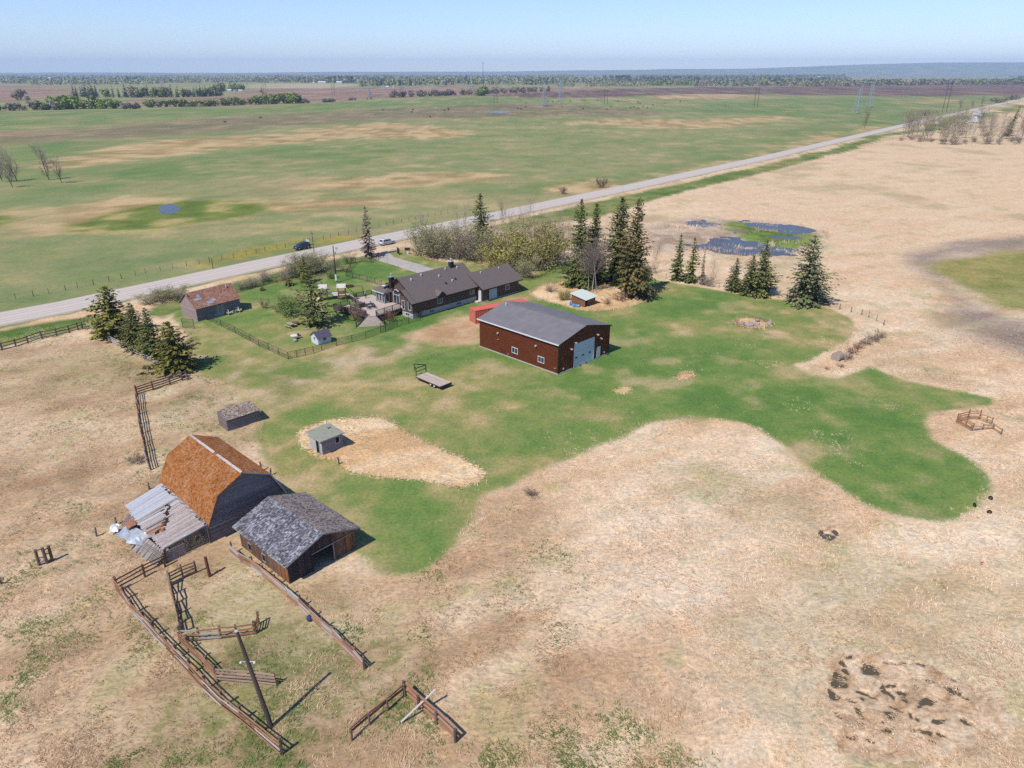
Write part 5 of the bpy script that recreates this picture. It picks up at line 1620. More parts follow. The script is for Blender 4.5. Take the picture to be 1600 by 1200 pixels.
def build_container():
  t = thing('shipping_container', 'orange-red shipping container standing behind the metal shop', 'container', (-7.13, 131.68, 0), R(30.74))
  L, W, Hh = 12.2, 2.5, 2.7
  m = mat('orange_red_steel', S(222, 106, 84), S(234, 120, 96), 1.0, .5, c3=S(214, 112, 92))
  for side in (0, 1):
    b = MB()
    n = 44
    for k in range(n):
      x0, x1 = .1 + (L - .2) * k / n, .1 + (L - .2) * (k + 1) / n
      d0, d1 = (0, .04) if k % 2 else (.04, 0)
      y0 = (d0, d1)
      if side == 0:
        b.add([(x0, d0, .15), (x1, d0, .15), (x1, d0, Hh - .12), (x0, d0, Hh - .12)], [(0, 1, 2, 3)])
        b.add([(x1, d0, .15), (x1, d1, .15), (x1, d1, Hh - .12), (x1, d0, Hh - .12)], [(0, 1, 2, 3)])
      else:
        b.add([(x1, W - d0, .15), (x0, W - d0, .15), (x0, W - d0, Hh - .12), (x1, W - d0, Hh - .12)], [(0, 1, 2, 3)])
        b.add([(x1, W - d0, .15), (x1, W - d0, Hh - .12), (x1, W - d1, Hh - .12), (x1, W - d1, .15)], [(0, 1, 2, 3)])
    b.build('corrugated_side', m, t)
  MB().box(.1, L - .1, .03, W - .03, Hh - .1, Hh - .03).build('roof_panel', m, t)
  MB().box(.1, L - .1, .05, W - .05, .02, .14).build('floor', m, t)
  fr = MB()
  for x in (0, L - .1):
    for y in (-.02, W - .1):
      fr.box(x, x + .1, y, y + .12, 0, Hh)
  for y in (-.02, W - .1):
    fr.box(.101, L - .101, y, y + .12, Hh - .11, Hh)
    fr.box(.101, L - .101, y, y + .12, 0, .14)
  for x in (0, L - .1):
    fr.box(x, x + .1, .101, W - .101, Hh - .11, Hh)
  fr.build('frame', m, t)
  for k in range(2):
    d = MB().box(.02, .06, .11 + k * 1.16, 1.24 + k * 1.14, .05, Hh - .12).build('door', m, t)
    for yy in (.35, .85):
      MB().tube((-.01, .11 + k * 1.16 + yy, .1), (-.01, .11 + k * 1.16 + yy, Hh - .2), .025).build('lock_rod', M_METAL, d)
  MB().box(L - .06, L - .02, .101, W - .101, .05, Hh - .12).build('end_panel', m, t)


build_container()


# ================================================================== FENCES AND CORRALS
LATE = []


def rail_fence(name, label, cat, pts, h=1.4, rails=4, mats=None, post=None, r=.09, seed=1, lean=(0, 0), gap=0.0, side=.1, w=.15, t=.05, group=None, sag=.05, postmat=None, mid=False, square=False, first=.3):
  """posts at the given ground points, rails nailed between neighbours"""
  rr = random.Random(seed)
  mats = mats or [M_RAILWOOD]
  o = thing(name, label, cat, (pts[0][0], pts[0][1], 0), 0, group)
  P = [Vector((p[0] - pts[0][0], p[1] - pts[0][1], 0)) for p in pts]
  if mid:
    Q = []
    for a, c in zip(P[:-1], P[1:]):
      Q += [a, (a + c) / 2]
    P = Q + [P[-1]]
  tops = []
  for p in P:
    ln = Vector((lean[0] + rr.uniform(-.06, .06), lean[1] + rr.uniform(-.06, .06), 0))
    top = p + ln * h + Vector((0, 0, h + rr.uniform(.0, .22)))
    if square:
      piece('post', postmat or M_POST, p - Vector((0, 0, .4)), top, r * 2, r * 2, o)
    else:
      pole('post', postmat or M_POST, p - Vector((0, 0, .4)), top, r, o)
    tops.append(ln)
  for i, (a, c) in enumerate(zip(P[:-1], P[1:])):
    d = (c - a).normalized()
    s = Vector((d.y, -d.x, 0)) * side
    for k in range(rails):
      if rr.random() < gap:
        continue
      z = first + (h - first - .08) * k / max(1, rails - 1)
      z0, z1 = z + rr.uniform(-sag, sag), z + rr.uniform(-sag, sag)
      piece('rail', rr.choice(mats), a + tops[i] * z0 + s + Vector((0, 0, z0)) - d * .08, c + tops[i + 1] * z1 + s + Vector((0, 0, z1)) + d * .08, t, w, o, rr.uniform(-.06, .06))
  return o


RB = [M_RAILWOOD, M_RAILWOOD, M_BROWNWOOD]
rail_fence('plank_fence', 'dark brown plank fence along the grassy road verge at the left', 'fence', [(-92.29, 114.71), (-91.12, 115.94), (-89.88, 117.19), (-88.5, 118.78), (-87.62, 120.74), (-86.6, 123.27), (-84.8, 124.83), (-83.33, 126.43), (-82.61, 128.06), (-82.23, 128.8), (-81.55, 129.36)], 1.45, 3, [M_BROWNWOOD, M_DARKWOOD], None, .14, 3, w=.16)
rail_fence('rail_fence', 'silver-grey rail fence running below the four left spruces', 'fence', [(-81.45, 129.17), (-77.31, 125.54), (-73.48, 122.08), (-69.71, 118.78), (-66.19, 115.79), (-63.54, 113.51), (-60.35, 110.88), (-57.05, 108.08)], 1.2, 4, [M_PALEWOOD], None, .08, 5, gap=.12, w=.14)
rail_fence('rail_fence', 'dark brown rail fence ending at the last left spruce', 'fence', [(-56.93, 98.21), (-55.37, 100.11), (-53.65, 102.19), (-52.61, 104.09)], 1.5, 4, [M_BROWNWOOD, M_DARKWOOD], None, .13, 7, w=.17, side=.14, postmat=M_BROWNWOOD)
rail_fence('wood_heap', 'small heap of dark timbers at the foot of the last left spruce', 'timber heap', [(-52.94, 104.61), (-52.66, 105.66), (-51.69, 104.09)], .9, 3, [M_DARKWOOD], None, .1, 9, w=.2, sag=.3)
rail_fence('rail_fence', 'tall dark rail fence leaning beside the barn, seen end-on with ladder-like shadow', 'fence', [(-56.65, 97.74), (-55.09, 94.8), (-53.37, 91.59), (-51.73, 88.56), (-50.14, 85.68), (-48.59, 82.95), (-47.12, 80.37), (-45.75, 78.06), (-44.52, 76.02)], 1.75, 4, [M_BROWNWOOD, M_DARKWOOD, M_RAILWOOD], None, .09, 11, lean=(-.05, .0), side=.1, w=.13)
rail_fence('corral_fence', 'long reddish corral rail fence along the left of the cattle alley', 'corral fence', [(-37.29, 53.7), (-36.0, 52.5), (-34.21, 50.66), (-32.51, 49.16), (-31.03, 47.79), (-29.24, 46.26), (-27.93, 45.11), (-26.22, 43.56), (-24.39, 41.92), (-22.39, 40.3), (-20.45, 39.0), (-18.8, 37.81), (-16.58, 36.08)], 1.55, 4, [M_RAILWOOD, M_RAILWOOD, M_PALEWOOD], None, .12, 13, w=.12, side=.15)
rail_fence('corral_fence', 'short rusty rail fence from the lean-to corner to the corral corner', 'corral fence', [(-37.29, 53.7), (-35.69, 55.75), (-34.46, 57.31)], 1.5, 3, [M_BROWNWOOD, M_RAILWOOD], None, .11, 15, w=.15, first=.6)
rail_fence('corral_fence', 'short rail fence with a red end post in front of the barn opening', 'corral fence', [(-32.7, 54.48), (-31.85, 55.51), (-30.98, 56.43), (-29.5, 55.85)][:3], 1.5, 4, [M_BROWNWOOD, M_RAILWOOD, M_DARKWOOD], None, .09, 17, w=.14)
_gp = thing('gate_post', 'stout red-brown gate post standing alone in front of the shed', 'post', (-29.43, 55.85))
pole('post', mat('red_brown_post', S(116, 62, 50), S(140, 80, 64), 3, .9), (0, 0, -.3), (-.1, .05, 2.3), .16, _gp)
for _z in (.9, 1.6):
  MB().box(-.22, .02, -.12, .12, _z, _z + .06).build('hinge', M_POST, _gp)
rail_fence('corral_fence', 'broken tangled rail fence with leaning boards inside the corral', 'corral fence', [(-32.64, 54.34), (-31.88, 53.16), (-31.14, 52.02), (-30.28, 50.58), (-29.59, 49.36), (-28.97, 48.18)], 1.5, 4, [M_BROWNWOOD, M_RAILWOOD, M_DARKWOOD], None, .1, 19, w=.16, sag=.28, lean=(.08, 0))
rail_fence('corral_fence', 'low grey-topped rail fence across the middle of the corral', 'corral fence', [(-28.51, 47.11), (-26.95, 47.33), (-25.26, 47.56), (-23.85, 47.79), (-22.44, 48.1)], 1.35, 3, [M_PALEWOOD, M_RAILWOOD, M_RAILWOOD], None, .1, 21, w=.16)
rail_fence('corral_gate', 'short dark swung-open corral gate at the end of the middle rail fence', 'gate', [(-22.39, 48.1), (-22.55, 49.28)], 1.5, 4, [M_BROWNWOOD], None, .1, 22, w=.13)
rail_fence('corral_fence', 'reddish rail fence along the right of the cattle alley', 'corral fence', [(-28.69, 47.26), (-27.4, 46.15), (-26.15, 45.07), (-24.94, 44.03), (-23.74, 42.96)], 1.45, 4, RB, None, .1, 23, w=.12)
rail_fence('corral_gate', 'pale four-board corral gate panel behind the leaning utility pole', 'gate', [(-23.72, 42.89), (-22.11, 42.73), (-20.46, 42.56), (-18.86, 42.37)], 1.35, 4, [mat('pinkish_board', S(176, 146, 128), S(204, 174, 152), 2, .9, (1, 6, 6), rnd=.15)], None, .07, 25, w=.17, sag=.02)
rail_fence('rail_fence', 'long five-rail fence running from the open shed towards the camera', 'fence', [(-28.52, 59.36), (-27.11, 58.12), (-25.62, 57.11), (-24.1, 55.75), (-22.49, 54.34), (-20.83, 52.81), (-19.37, 51.42), (-17.95, 50.0), (-16.61, 48.72), (-15.36, 47.49), (-14.16, 46.29), (-13.06, 45.14), (-12.11, 44.1)], 1.3, 5, [M_RAILWOOD, mat('tan_rail', S(164, 128, 108), S(196, 160, 134), 2, .9, (1, 6, 6), rnd=.2), M_PALEWOOD], None, .1, 27, w=.085, t=.085, side=.16, first=.25)
_o = thing('blue_bag', 'dark blue plastic bag snagged under the long five-rail fence', 'bag', (-18.08, 49.84))
MB().lathe([(.05, .0), (.3, .08), (.34, .3), (.2, .5), (.08, .55)], n=9).build('body', mat('blue_plastic_bag', S(44, 52, 92), S(60, 70, 110), 6, .4), _o)
rail_fence('rail_fence', 'heavy pole fence leaving the frame at the bottom with a crossed pale board', 'fence', [(-8.48, 41.47), (-7.16, 40.12), (-5.69, 38.71), (-4.13, 37.15)], 1.35, 3, [mat('tan_pole', S(176, 136, 108), S(204, 164, 132), 2, .9, (1, 6, 6), rnd=.1), M_RAILWOOD], None, .13, 29, w=.15, t=.13, side=-.12)
_o = thing('loose_board', 'pale grey plank lying across the heavy pole fence at the bottom', 'plank', (-6.86, 39.64))
piece('plank', M_PALEWOOD, (-1.5, -.9, .2), (1.0, .9, 1.6), .16, .05, _o)
rail_fence('rail_fence', 'rusty two-pole fence running off the bottom left of the heavy pole fence', 'fence', [(-8.37, 41.35), (-9.56, 40.0), (-10.68, 38.6), (-11.76, 37.26)], 1.25, 2, [M_BROWNWOOD, mat('orange_rail', S(176, 108, 60), S(196, 130, 78), 2, .9, (1, 6, 6))], None, .09, 31, w=.13, t=.11, first=.8)
rail_fence('gate_remnant', 'isolated dark gate remnant standing in the dry field at the far left', 'gate', [(-47.04, 57.51), (-46.45, 57.82), (-46.24, 58.32)], 1.75, 3, [M_BROWNWOOD, M_DARKWOOD], None, .16, 33, w=.12, sag=.3)
for _k, (_p, _h, _lab) in enumerate((((-43.93, 62.3), 1.15, 'lone dark fence post in the wheel ruts left of the lean-to'), ((-42.82, 64.39), 1.0, 'lone dark fence post touching the crumpled sheet metal'), ((-42.67, 71.47), 1.0, 'charred stub post at the back corner of the lean-to roof'), ((-48.9, 54.62), 1.0, 'leaning post at the left edge of the frame'), ((-30.7, 62.42), .9, 'thin grey post before the barn gable'), ((-30.84, 75.87), 1.3, 'dark post stub on the lawn side of the barn roof'), ((-29.41, 74.8), 1.0, 'leaning post stub beside the barn eave on the lawn side'), ((-21.64, 77.43), 1.0, 'lone grey post in the tan reed patch beside the pale hut'))):
  _o = thing('fence_post', _lab, 'post', _p)
  pole('post', M_POST, (0, 0, -.4), (.08 * (-1) ** _k, .05, _h), .1, _o)
  piece('nailed_stub', M_DARKWOOD, (-.1, -.11, _h * .7), (.25, -.11, _h * .75), .04, .12, _o)


def wire_fence(label, pts, n, h=1.25, r=.05, m=None, seed=1, wires=3, group=None, jit=.4, name='wire_fence'):
  rr = random.Random(seed)
  P = [Vector((p[0], p[1], 0)) for p in pts]
  o = thing(name, label, 'fence', (P[0].x, P[0].y, 0), 0, group)
  L_ = [0]
  for a, c in zip(P[:-1], P[1:]):
    L_.append(L_[-1] + (c - a).length)

  def at(s):
    for i in range(len(P) - 1):
      if s <= L_[i + 1] or i == len(P) - 2:
        return P[i].lerp(P[i + 1], (s - L_[i]) / (L_[i + 1] - L_[i]))
  ps = [at(L_[-1] * k / (n - 1) + (rr.uniform(-jit, jit) if 0 < k < n - 1 else 0)) - P[0] for k in range(n)]
  hs = []
  for p in ps:
    hh = h + rr.uniform(-.15, .15)
    pole('post', m or M_POST, p - Vector((0, 0, .3)), p + Vector((rr.uniform(-.08, .08), rr.uniform(-.08, .08), hh)), r * rr.uniform(.8, 1.4), o)
  for i in range(n - 1):
    for k in range(wires):
      z = h * (.35 + .6 * k / max(1, wires - 1))
      piece('wire', M_POST, ps[i] + Vector((0, 0, z)), ps[i + 1] + Vector((0, 0, z)), .012, .012, o)
  return o


wire_fence('thin wire fence with leaning posts from the last spruce to the picket pile', [(62.2, 143.45), (65.92, 143.0), (68.59, 139.52), (70.33, 137.84), (71.21, 135.78), (71.68, 133.77), (72.02, 131.82), (71.97, 130.67)], 9, 1.3, .06, seed=3)
wire_fence('long wire fence along the far side of the road', [(-113.91, 140.81), (-106.61, 148.52), (-98.43, 157.01), (-89.7, 169.35), (-77.53, 181.49), (-63.0, 198.44), (-47.36, 219.47), (-22.34, 251.01)], 46, 1.3, .07, seed=5, wires=3)
wire_fence('wire fence below the road verge along the dry field on the right', [(29.22, 242.66), (47.71, 269.41), (81.45, 309.34), (126.0, 362.08), (189.0, 438.4), (286.3, 558.6)], 44, 1.2, .06, seed=7, wires=2)
wire_fence('wire fence behind the right-hand spruces', [(31.2, 169.35), (39.07, 162.41), (46.8, 157.53), (56.16, 150.44), (62.2, 143.45)], 13, 1.3, .06, seed=8, wires=3)

# a pile of old pickets leaning along the hedge remnant
_rr = random.Random(77)
_pk = [(69.67, 126.61), (67.17, 123.1), (65.13, 120.74), (62.72, 119.75), (60.64, 116.87), (59.12, 114.71), (57.72, 113.51), (56.41, 111.75)]
_o = thing('picket_pile', 'row of leaning old grey pickets and brush beside the notch in the lawn', 'picket pile', (_pk[0][0], _pk[0][1], 0))
for _k in range(34):
  _i = _rr.randrange(len(_pk) - 1)
  _a = Vector(_pk[_i]).lerp(Vector(_pk[_i + 1]), _rr.random()) - Vector(_pk[0])
  piece('picket', _rr.choice([M_GREYWOOD, M_DARKWOOD, M_BROWNWOOD]), (_a.x + _rr.uniform(-.6, .6), _a.y + _rr.uniform(-.6, .6), -.1), (_a.x + _rr.uniform(-1.2, .4), _a.y + _rr.uniform(-.5, .5), _rr.uniform(.5, 1.3)), .12, .05, _o)

for _k, (_p, _h, _kd) in enumerate((((68.13, 124.13), 1.6, 'shrub_red'), ((66.22, 122.08), 1.5, 'shrub_dark'), ((63.82, 120.41), 1.7, 'willow_bare'), ((61.51, 117.82), 1.5, 'shrub_red'), ((59.42, 115.63), 1.6, 'shrub_red'), ((57.13, 112.92), 1.3, 'shrub_dark'), ((54.58, 109.46), .9, 'shrub_red'), ((51.99, 108.35), .7, 'shrub_red'))):
  LATE.append((_p, _h, _kd, _k))
# the small derelict cattle pen far right
_pn = [(62.35, 89.15), (64.43, 89.95), (65.94, 89.75), (67.2, 89.15)]
rail_fence('cattle_pen', 'small derelict orange-brown cattle pen in the dry grass at the far right, back side', 'cattle pen', [(62.23, 88.95), (64.34, 89.95), (65.85, 89.75)], 1.5, 4, [mat('orange_pen_rail', S(186, 136, 100), S(206, 160, 122), 2, .9, (1, 6, 6), rnd=.15)], None, .09, 41, w=.14, group='derelict pen panels')
rail_fence('cattle_pen', 'slumped left panel of the derelict cattle pen at the far right', 'cattle pen', [(62.21, 88.75), (62.51, 87.58), (62.72, 86.43)], 1.3, 4, [MATS['orange_pen_rail']], None, .09, 43, w=.16, lean=(.15, -.1), group='derelict pen panels')
rail_fence('cattle_pen', 'slumped right panel of the derelict cattle pen at the far right', 'cattle pen', [(65.82, 89.55), (66.36, 88.95), (66.71, 88.36)], 1.1, 3, [mat('ochre_pen_rail', S(190, 152, 104), S(206, 172, 126), 2, .9, (1, 6, 6), rnd=.1)], None, .08, 45, w=.16, lean=(.12, .1), group='derelict pen panels')
rail_fence('cattle_pen', 'nearest fallen panel of the derelict cattle pen at the far right', 'cattle pen', [(62.72, 86.43), (64.61, 86.81), (66.14, 87.0), (66.21, 85.31)], .8, 2, [MATS['orange_pen_rail'], M_GREYWOOD], None, .08, 47, w=.14, sag=.2, group='derelict pen panels')


# ------------------------------------------------------------------ chain-link
def chain_mat():
  m, n, l, b = node_mat('chain_link')
  b.inputs['Base Color'].default_value = S(70, 80, 74)
  b.inputs['Roughness'].default_value = .6
  tc = n.new('ShaderNodeTexCoord')
  outs = []
  for s in (1, -1):
    mp = n.new('ShaderNodeMapping')
    mp.inputs['Rotation'].default_value = (0, 0, R(45 * s))
    l.new(tc.outputs['UV'], mp.inputs['Vector'])
    w = n.new('ShaderNodeTexWave')
    w.inputs['Scale'].default_value = 4.0
    l.new(mp.outputs['Vector'], w.inputs['Vector'])
    outs.append(w.outputs['Fac'])
  mx = n.new('ShaderNodeMath')
  mx.operation = 'MAXIMUM'
  l.new(outs[0], mx.inputs[0])
  l.new(outs[1], mx.inputs[1])
  gt = n.new('ShaderNodeMath')
  gt.operation = 'GREATER_THAN'
  gt.inputs[1].default_value = .955
  l.new(mx.outputs[0], gt.inputs[0])
  l.new(gt.outputs[0], b.inputs['Alpha'])
  return m


M_CHAIN = chain_mat()
M_PIPE = mat('dark_fence_pipe', S(46, 44, 44), S(60, 56, 54), 2, .6)


def chain_fence(label, pts, h=1.3, name='chain_link_fence', group=None, cat='fence'):
  P = [Vector((p[0] - pts[0][0], p[1] - pts[0][1], 0)) for p in pts]
  o = thing(name, label, cat, (pts[0][0], pts[0][1], 0), 0, group)
  for p in P:
    pole('post', M_PIPE, p - Vector((0, 0, .3)), p + Vector((0, 0, h + .06)), .05, o)
  for a, c in zip(P[:-1], P[1:]):
    pole('top_rail', M_PIPE, a + Vector((0, 0, h)), c + Vector((0, 0, h)), .028, o)
    pole('bottom_wire', M_PIPE, a + Vector((0, 0, .08)), c + Vector((0, 0, .08)), .012, o)
    b = MB().add([(a.x, a.y, .05), (c.x, c.y, .05), (c.x, c.y, h), (a.x, a.y, h)], [(0, 1, 2, 3)])
    s = b.build('mesh_panel', M_CHAIN, o)
    uv = s.data.uv_layers.new(name='uv')
    ln = (c - a).length
    for k, q in enumerate(((0, 0), (ln, 0), (ln, h), (0, h))):
      uv.data[k].uv = q
  return o


chain_fence('dark chain-link fence along the lower edge of the back yard', [(-60.31, 134.17), (-56.2, 130.29), (-52.03, 126.25), (-47.85, 122.08), (-45.35, 119.43), (-42.98, 117.35), (-40.47, 115.02), (-38.24, 113.07)])
chain_fence('dark chain-link fence in front of the white playhouse', [(-38.24, 113.07), (-37.06, 113.96), (-35.81, 114.87), (-34.66, 115.79), (-33.55, 117.19), (-31.5, 119.59), (-29.15, 121.57), (-26.93, 123.44)])
chain_fence('tall dark yard gate at the foot of the deck steps', [(-24.69, 126.25), (-23.9, 127.33)], 1.9, 'yard_gate', None, 'gate')
chain_fence('chain-link fence between the deck steps and the house corner', [(-26.93, 123.44), (-24.69, 126.25)] + [(-23.9, 127.33), (-22.13, 130.11), (-20.16, 132.01), (-18.16, 134.17)][1:2])
chain_fence('chain-link fence meeting the bungalow corner', [(-23.9, 127.33), (-22.13, 130.11), (-20.16, 132.01), (-18.11, 133.77)])
chain_fence('chain-link fence behind the playset towards the driveway', [(-39.77, 166.4), (-38.06, 165.53), (-36.1, 164.1), (-33.96, 162.41), (-31.82, 160.48), (-29.87, 158.59)])
chain_fence('chain-link fence across the front yard below the dead spruce', [(-39.77, 166.4), (-40.34, 174.28), (-40.1, 179.47), (-38.98, 182.17), (-36.28, 180.14), (-34.88, 183.55)])
chain_fence('dark chain-link fence under the roadside hedge', [(-60.92, 154.42), (-59.06, 157.01), (-57.26, 159.13), (-55.13, 161.86), (-52.94, 164.67), (-50.38, 168.16), (-47.25, 171.17)])
chain_fence('open black frame gate left of the grey board shed', [(-63.3, 129.54), (-60.78, 128.8)], 1.9, 'yard_gate', None, 'gate')
chain_fence('black swing gate across the driveway below the dead spruce', [(-36.98, 182.17), (-33.89, 185.65)], 1.5, 'driveway_gate', None, 'gate')


def black_gate():
  o = thing('driveway_gate', 'open solid black driveway gate leaf at the right of the drive', 'gate', (-31.08, 190.73))
  a, c = Vector((0, 0, 0)), Vector((.8, -1.8, 0))
  for p in (a, c):
    pole('post', M_PIPE, p - Vector((0, 0, .3)), p + Vector((0, 0, 1.9)), .08, o)
  for k in range(8):
    f = (k + .5) / 8
    p = a.lerp(c, f)
    piece('bar', M_PIPE, p + Vector((0, 0, .15)), p + Vector((0, 0, 1.75)), .16, .05, o)
  piece('rail', M_PIPE, a + Vector((0, 0, .3)), c + Vector((0, 0, .3)), .06, .08, o)
  piece('rail', M_PIPE, a + Vector((0, 0, 1.6)), c + Vector((0, 0, 1.6)), .06, .08, o)
  s = thing('sign_board', 'black sign board on a pale post beside the open driveway gate', 'sign', (-28.2, 189.99))
  MB().box(-.75, .75, -.03, .03, 1.0, 1.75).build('board', M_PIPE, s)
  MB().box(-.2, .2, .04, .2, -.1, .95).build('plinth', M_WHITE, s)
  for x in (-.6, .6):
    MB().tube((x, 0, -.2), (x, 0, 1.0), .04).build('post', M_PIPE, s)


black_gate()


# ================================================================== TREES AND SHRUBS
def leaf_mat(name, pts, rough=.75, trans=.18, scale=.5):
  if name in MATS:
    return MATS[name]
  pts = [(p, tuple(min(.85, v * 1.6) for v in c[:3]) + (1,)) for p, c in pts]
  m, n, l, b = node_mat(name)
  geo = n.new('ShaderNodeNewGeometry')
  oi = n.new('ShaderNodeObjectInfo')
  tc = n.new('ShaderNodeTexCoord')
  no = n.new('ShaderNodeTexNoise')
  no.inputs['Scale'].default_value = scale
  no.inputs['Detail'].default_value = 3
  l.new(tc.outputs['Object'], no.inputs['Vector'])
  mr = n.new('ShaderNodeMapRange')
  mr.inputs['From Min'].default_value = .3
  mr.inputs['From Max'].default_value = .7
  l.new(no.outputs['Fac'], mr.inputs['Value'])
  mx = n.new('ShaderNodeMix')
  mx.inputs['Factor'].default_value = .5
  l.new(geo.outputs['Random Per Island'], mx.inputs['A'])
  l.new(mr.outputs['Result'], mx.inputs['B'])
  r = ramp(n, pts)
  l.new(mx.outputs['Result'], r.inputs['Fac'])
  br = n.new('ShaderNodeMapRange')
  br.inputs['To Min'].default_value = .85
  br.inputs['To Max'].default_value = 1.15
  l.new(oi.outputs['Random'], br.inputs['Value'])
  sc_ = n.new('ShaderNodeVectorMath')
  sc_.operation = 'SCALE'
  l.new(r.outputs['Color'], sc_.inputs[0])
  l.new(br.outputs['Result'], sc_.inputs['Scale'])
  l.new(sc_.outputs['Vector'], b.inputs['Base Color'])
  b.inputs['Roughness'].default_value = rough
  b.inputs['Specular IOR Level'].default_value = .15
  if trans:
    tr = n.new('ShaderNodeBsdfTranslucent')
    l.new(sc_.outputs['Vector'], tr.inputs['Color'])
    ms = n.new('ShaderNodeMixShader')
    ms.inputs[0].default_value = trans
    l.new(b.outputs[0], ms.inputs[1])
    l.new(tr.outputs[0], ms.inputs[2])
    l.new(ms.outputs[0], n['Material Output'].inputs['Surface'])
  MATS[name] = m
  return m


NEEDLE = leaf_mat('spruce_needles', [(0.1, S(56, 66, 40)), (0.45, S(88, 96, 52)), (0.75, S(120, 120, 64)), (0.95, S(150, 142, 84))], trans=.08)
NEEDLE_OLIVE = leaf_mat('olive_spruce_needles', [(0.1, S(62, 66, 34)), (0.45, S(98, 100, 46)), (0.75, S(134, 126, 58)), (0.95, S(160, 142, 72))], trans=.08)
NEEDLE_BLUE = leaf_mat('blue_spruce_needles', [(0.1, S(62, 72, 48)), (0.45, S(94, 102, 66)), (0.75, S(126, 128, 86)), (0.95, S(156, 152, 106))], trans=.08)
NEEDLE_BROWN = leaf_mat('dying_spruce_needles', [(0.1, S(92, 80, 72)), (0.5, S(136, 118, 104)), (0.9, S(176, 158, 140))], trans=.05)
NEEDLE_RUST = leaf_mat('rusty_spruce_needles', [(0.1, S(66, 68, 38)), (0.4, S(98, 98, 52)), (0.65, S(132, 112, 68)), (0.9, S(164, 132, 88))], trans=.08)
BARK = mat('grey_brown_bark', S(96, 84, 76), S(132, 118, 106), 3, .95, (1, 1, .3))
BARK_PALE = mat('pale_aspen_bark', S(186, 178, 166), S(214, 206, 194), 3, .9, (1, 1, .3))
TWIG = mat('grey_twigs', S(150, 136, 124), S(178, 162, 148), 3, .95, rnd=.12)
TWIG_RED = mat('reddish_twigs', S(140, 104, 88), S(170, 128, 106), 3, .95, rnd=.12)
TWIG_DARK = mat('dark_twigs', S(84, 74, 68), S(116, 102, 92), 3, .95, rnd=.12)
BUD_GREEN = leaf_mat('grey_green_buds', [(0.1, S(112, 112, 78)), (0.5, S(146, 144, 98)), (0.9, S(172, 166, 120))], trans=.25)
BUD_YELLOW = leaf_mat('yellow_green_buds', [(0.1, S(130, 124, 66)), (0.5, S(160, 152, 82)), (0.9, S(182, 172, 104))], trans=.25)
BUD_TAN = leaf_mat('tan_buds', [(0.1, S(128, 112, 90)), (0.5, S(160, 142, 116)), (0.9, S(182, 166, 140))], trans=.2)
LEAF_FRESH = leaf_mat('fresh_leaves', [(0.1, S(78, 104, 44)), (0.5, S(108, 132, 60)), (0.9, S(142, 156, 84))], trans=.25)


def quads_obj(V, name, m, parent=None, mesh_only=False):
  """V: (n, 4, 3) corner array"""
  V = np.asarray(V, np.float32)
  n = len(V)
  me_ = bpy.data.meshes.new(name)
  me_.vertices.add(n * 4)
  me_.vertices.foreach_set('co', V.reshape(-1))
  me_.loops.add(n * 4)
  me_.loops.foreach_set('vertex_index', np.arange(n * 4, dtype=np.int32))
  me_.polygons.add(n)
  me_.polygons.foreach_set('loop_start', np.arange(0, n * 4, 4, dtype=np.int32))
  me_.update(calc_edges=True)
  me_.materials.append(m)
  return me_


def cross3(a, b):
  return np.array((a[1] * b[2] - a[2] * b[1], a[2] * b[0] - a[0] * b[2], a[0] * b[1] - a[1] * b[0]))


def spray(c, d, up, ln, w):
  """kite-shaped spray of foliage: centre, direction, cross direction"""
  d, up = d * ln * .5, up * w * .5
  return [c - d, c - up + d * .1, c + d, c + up + d * .1]


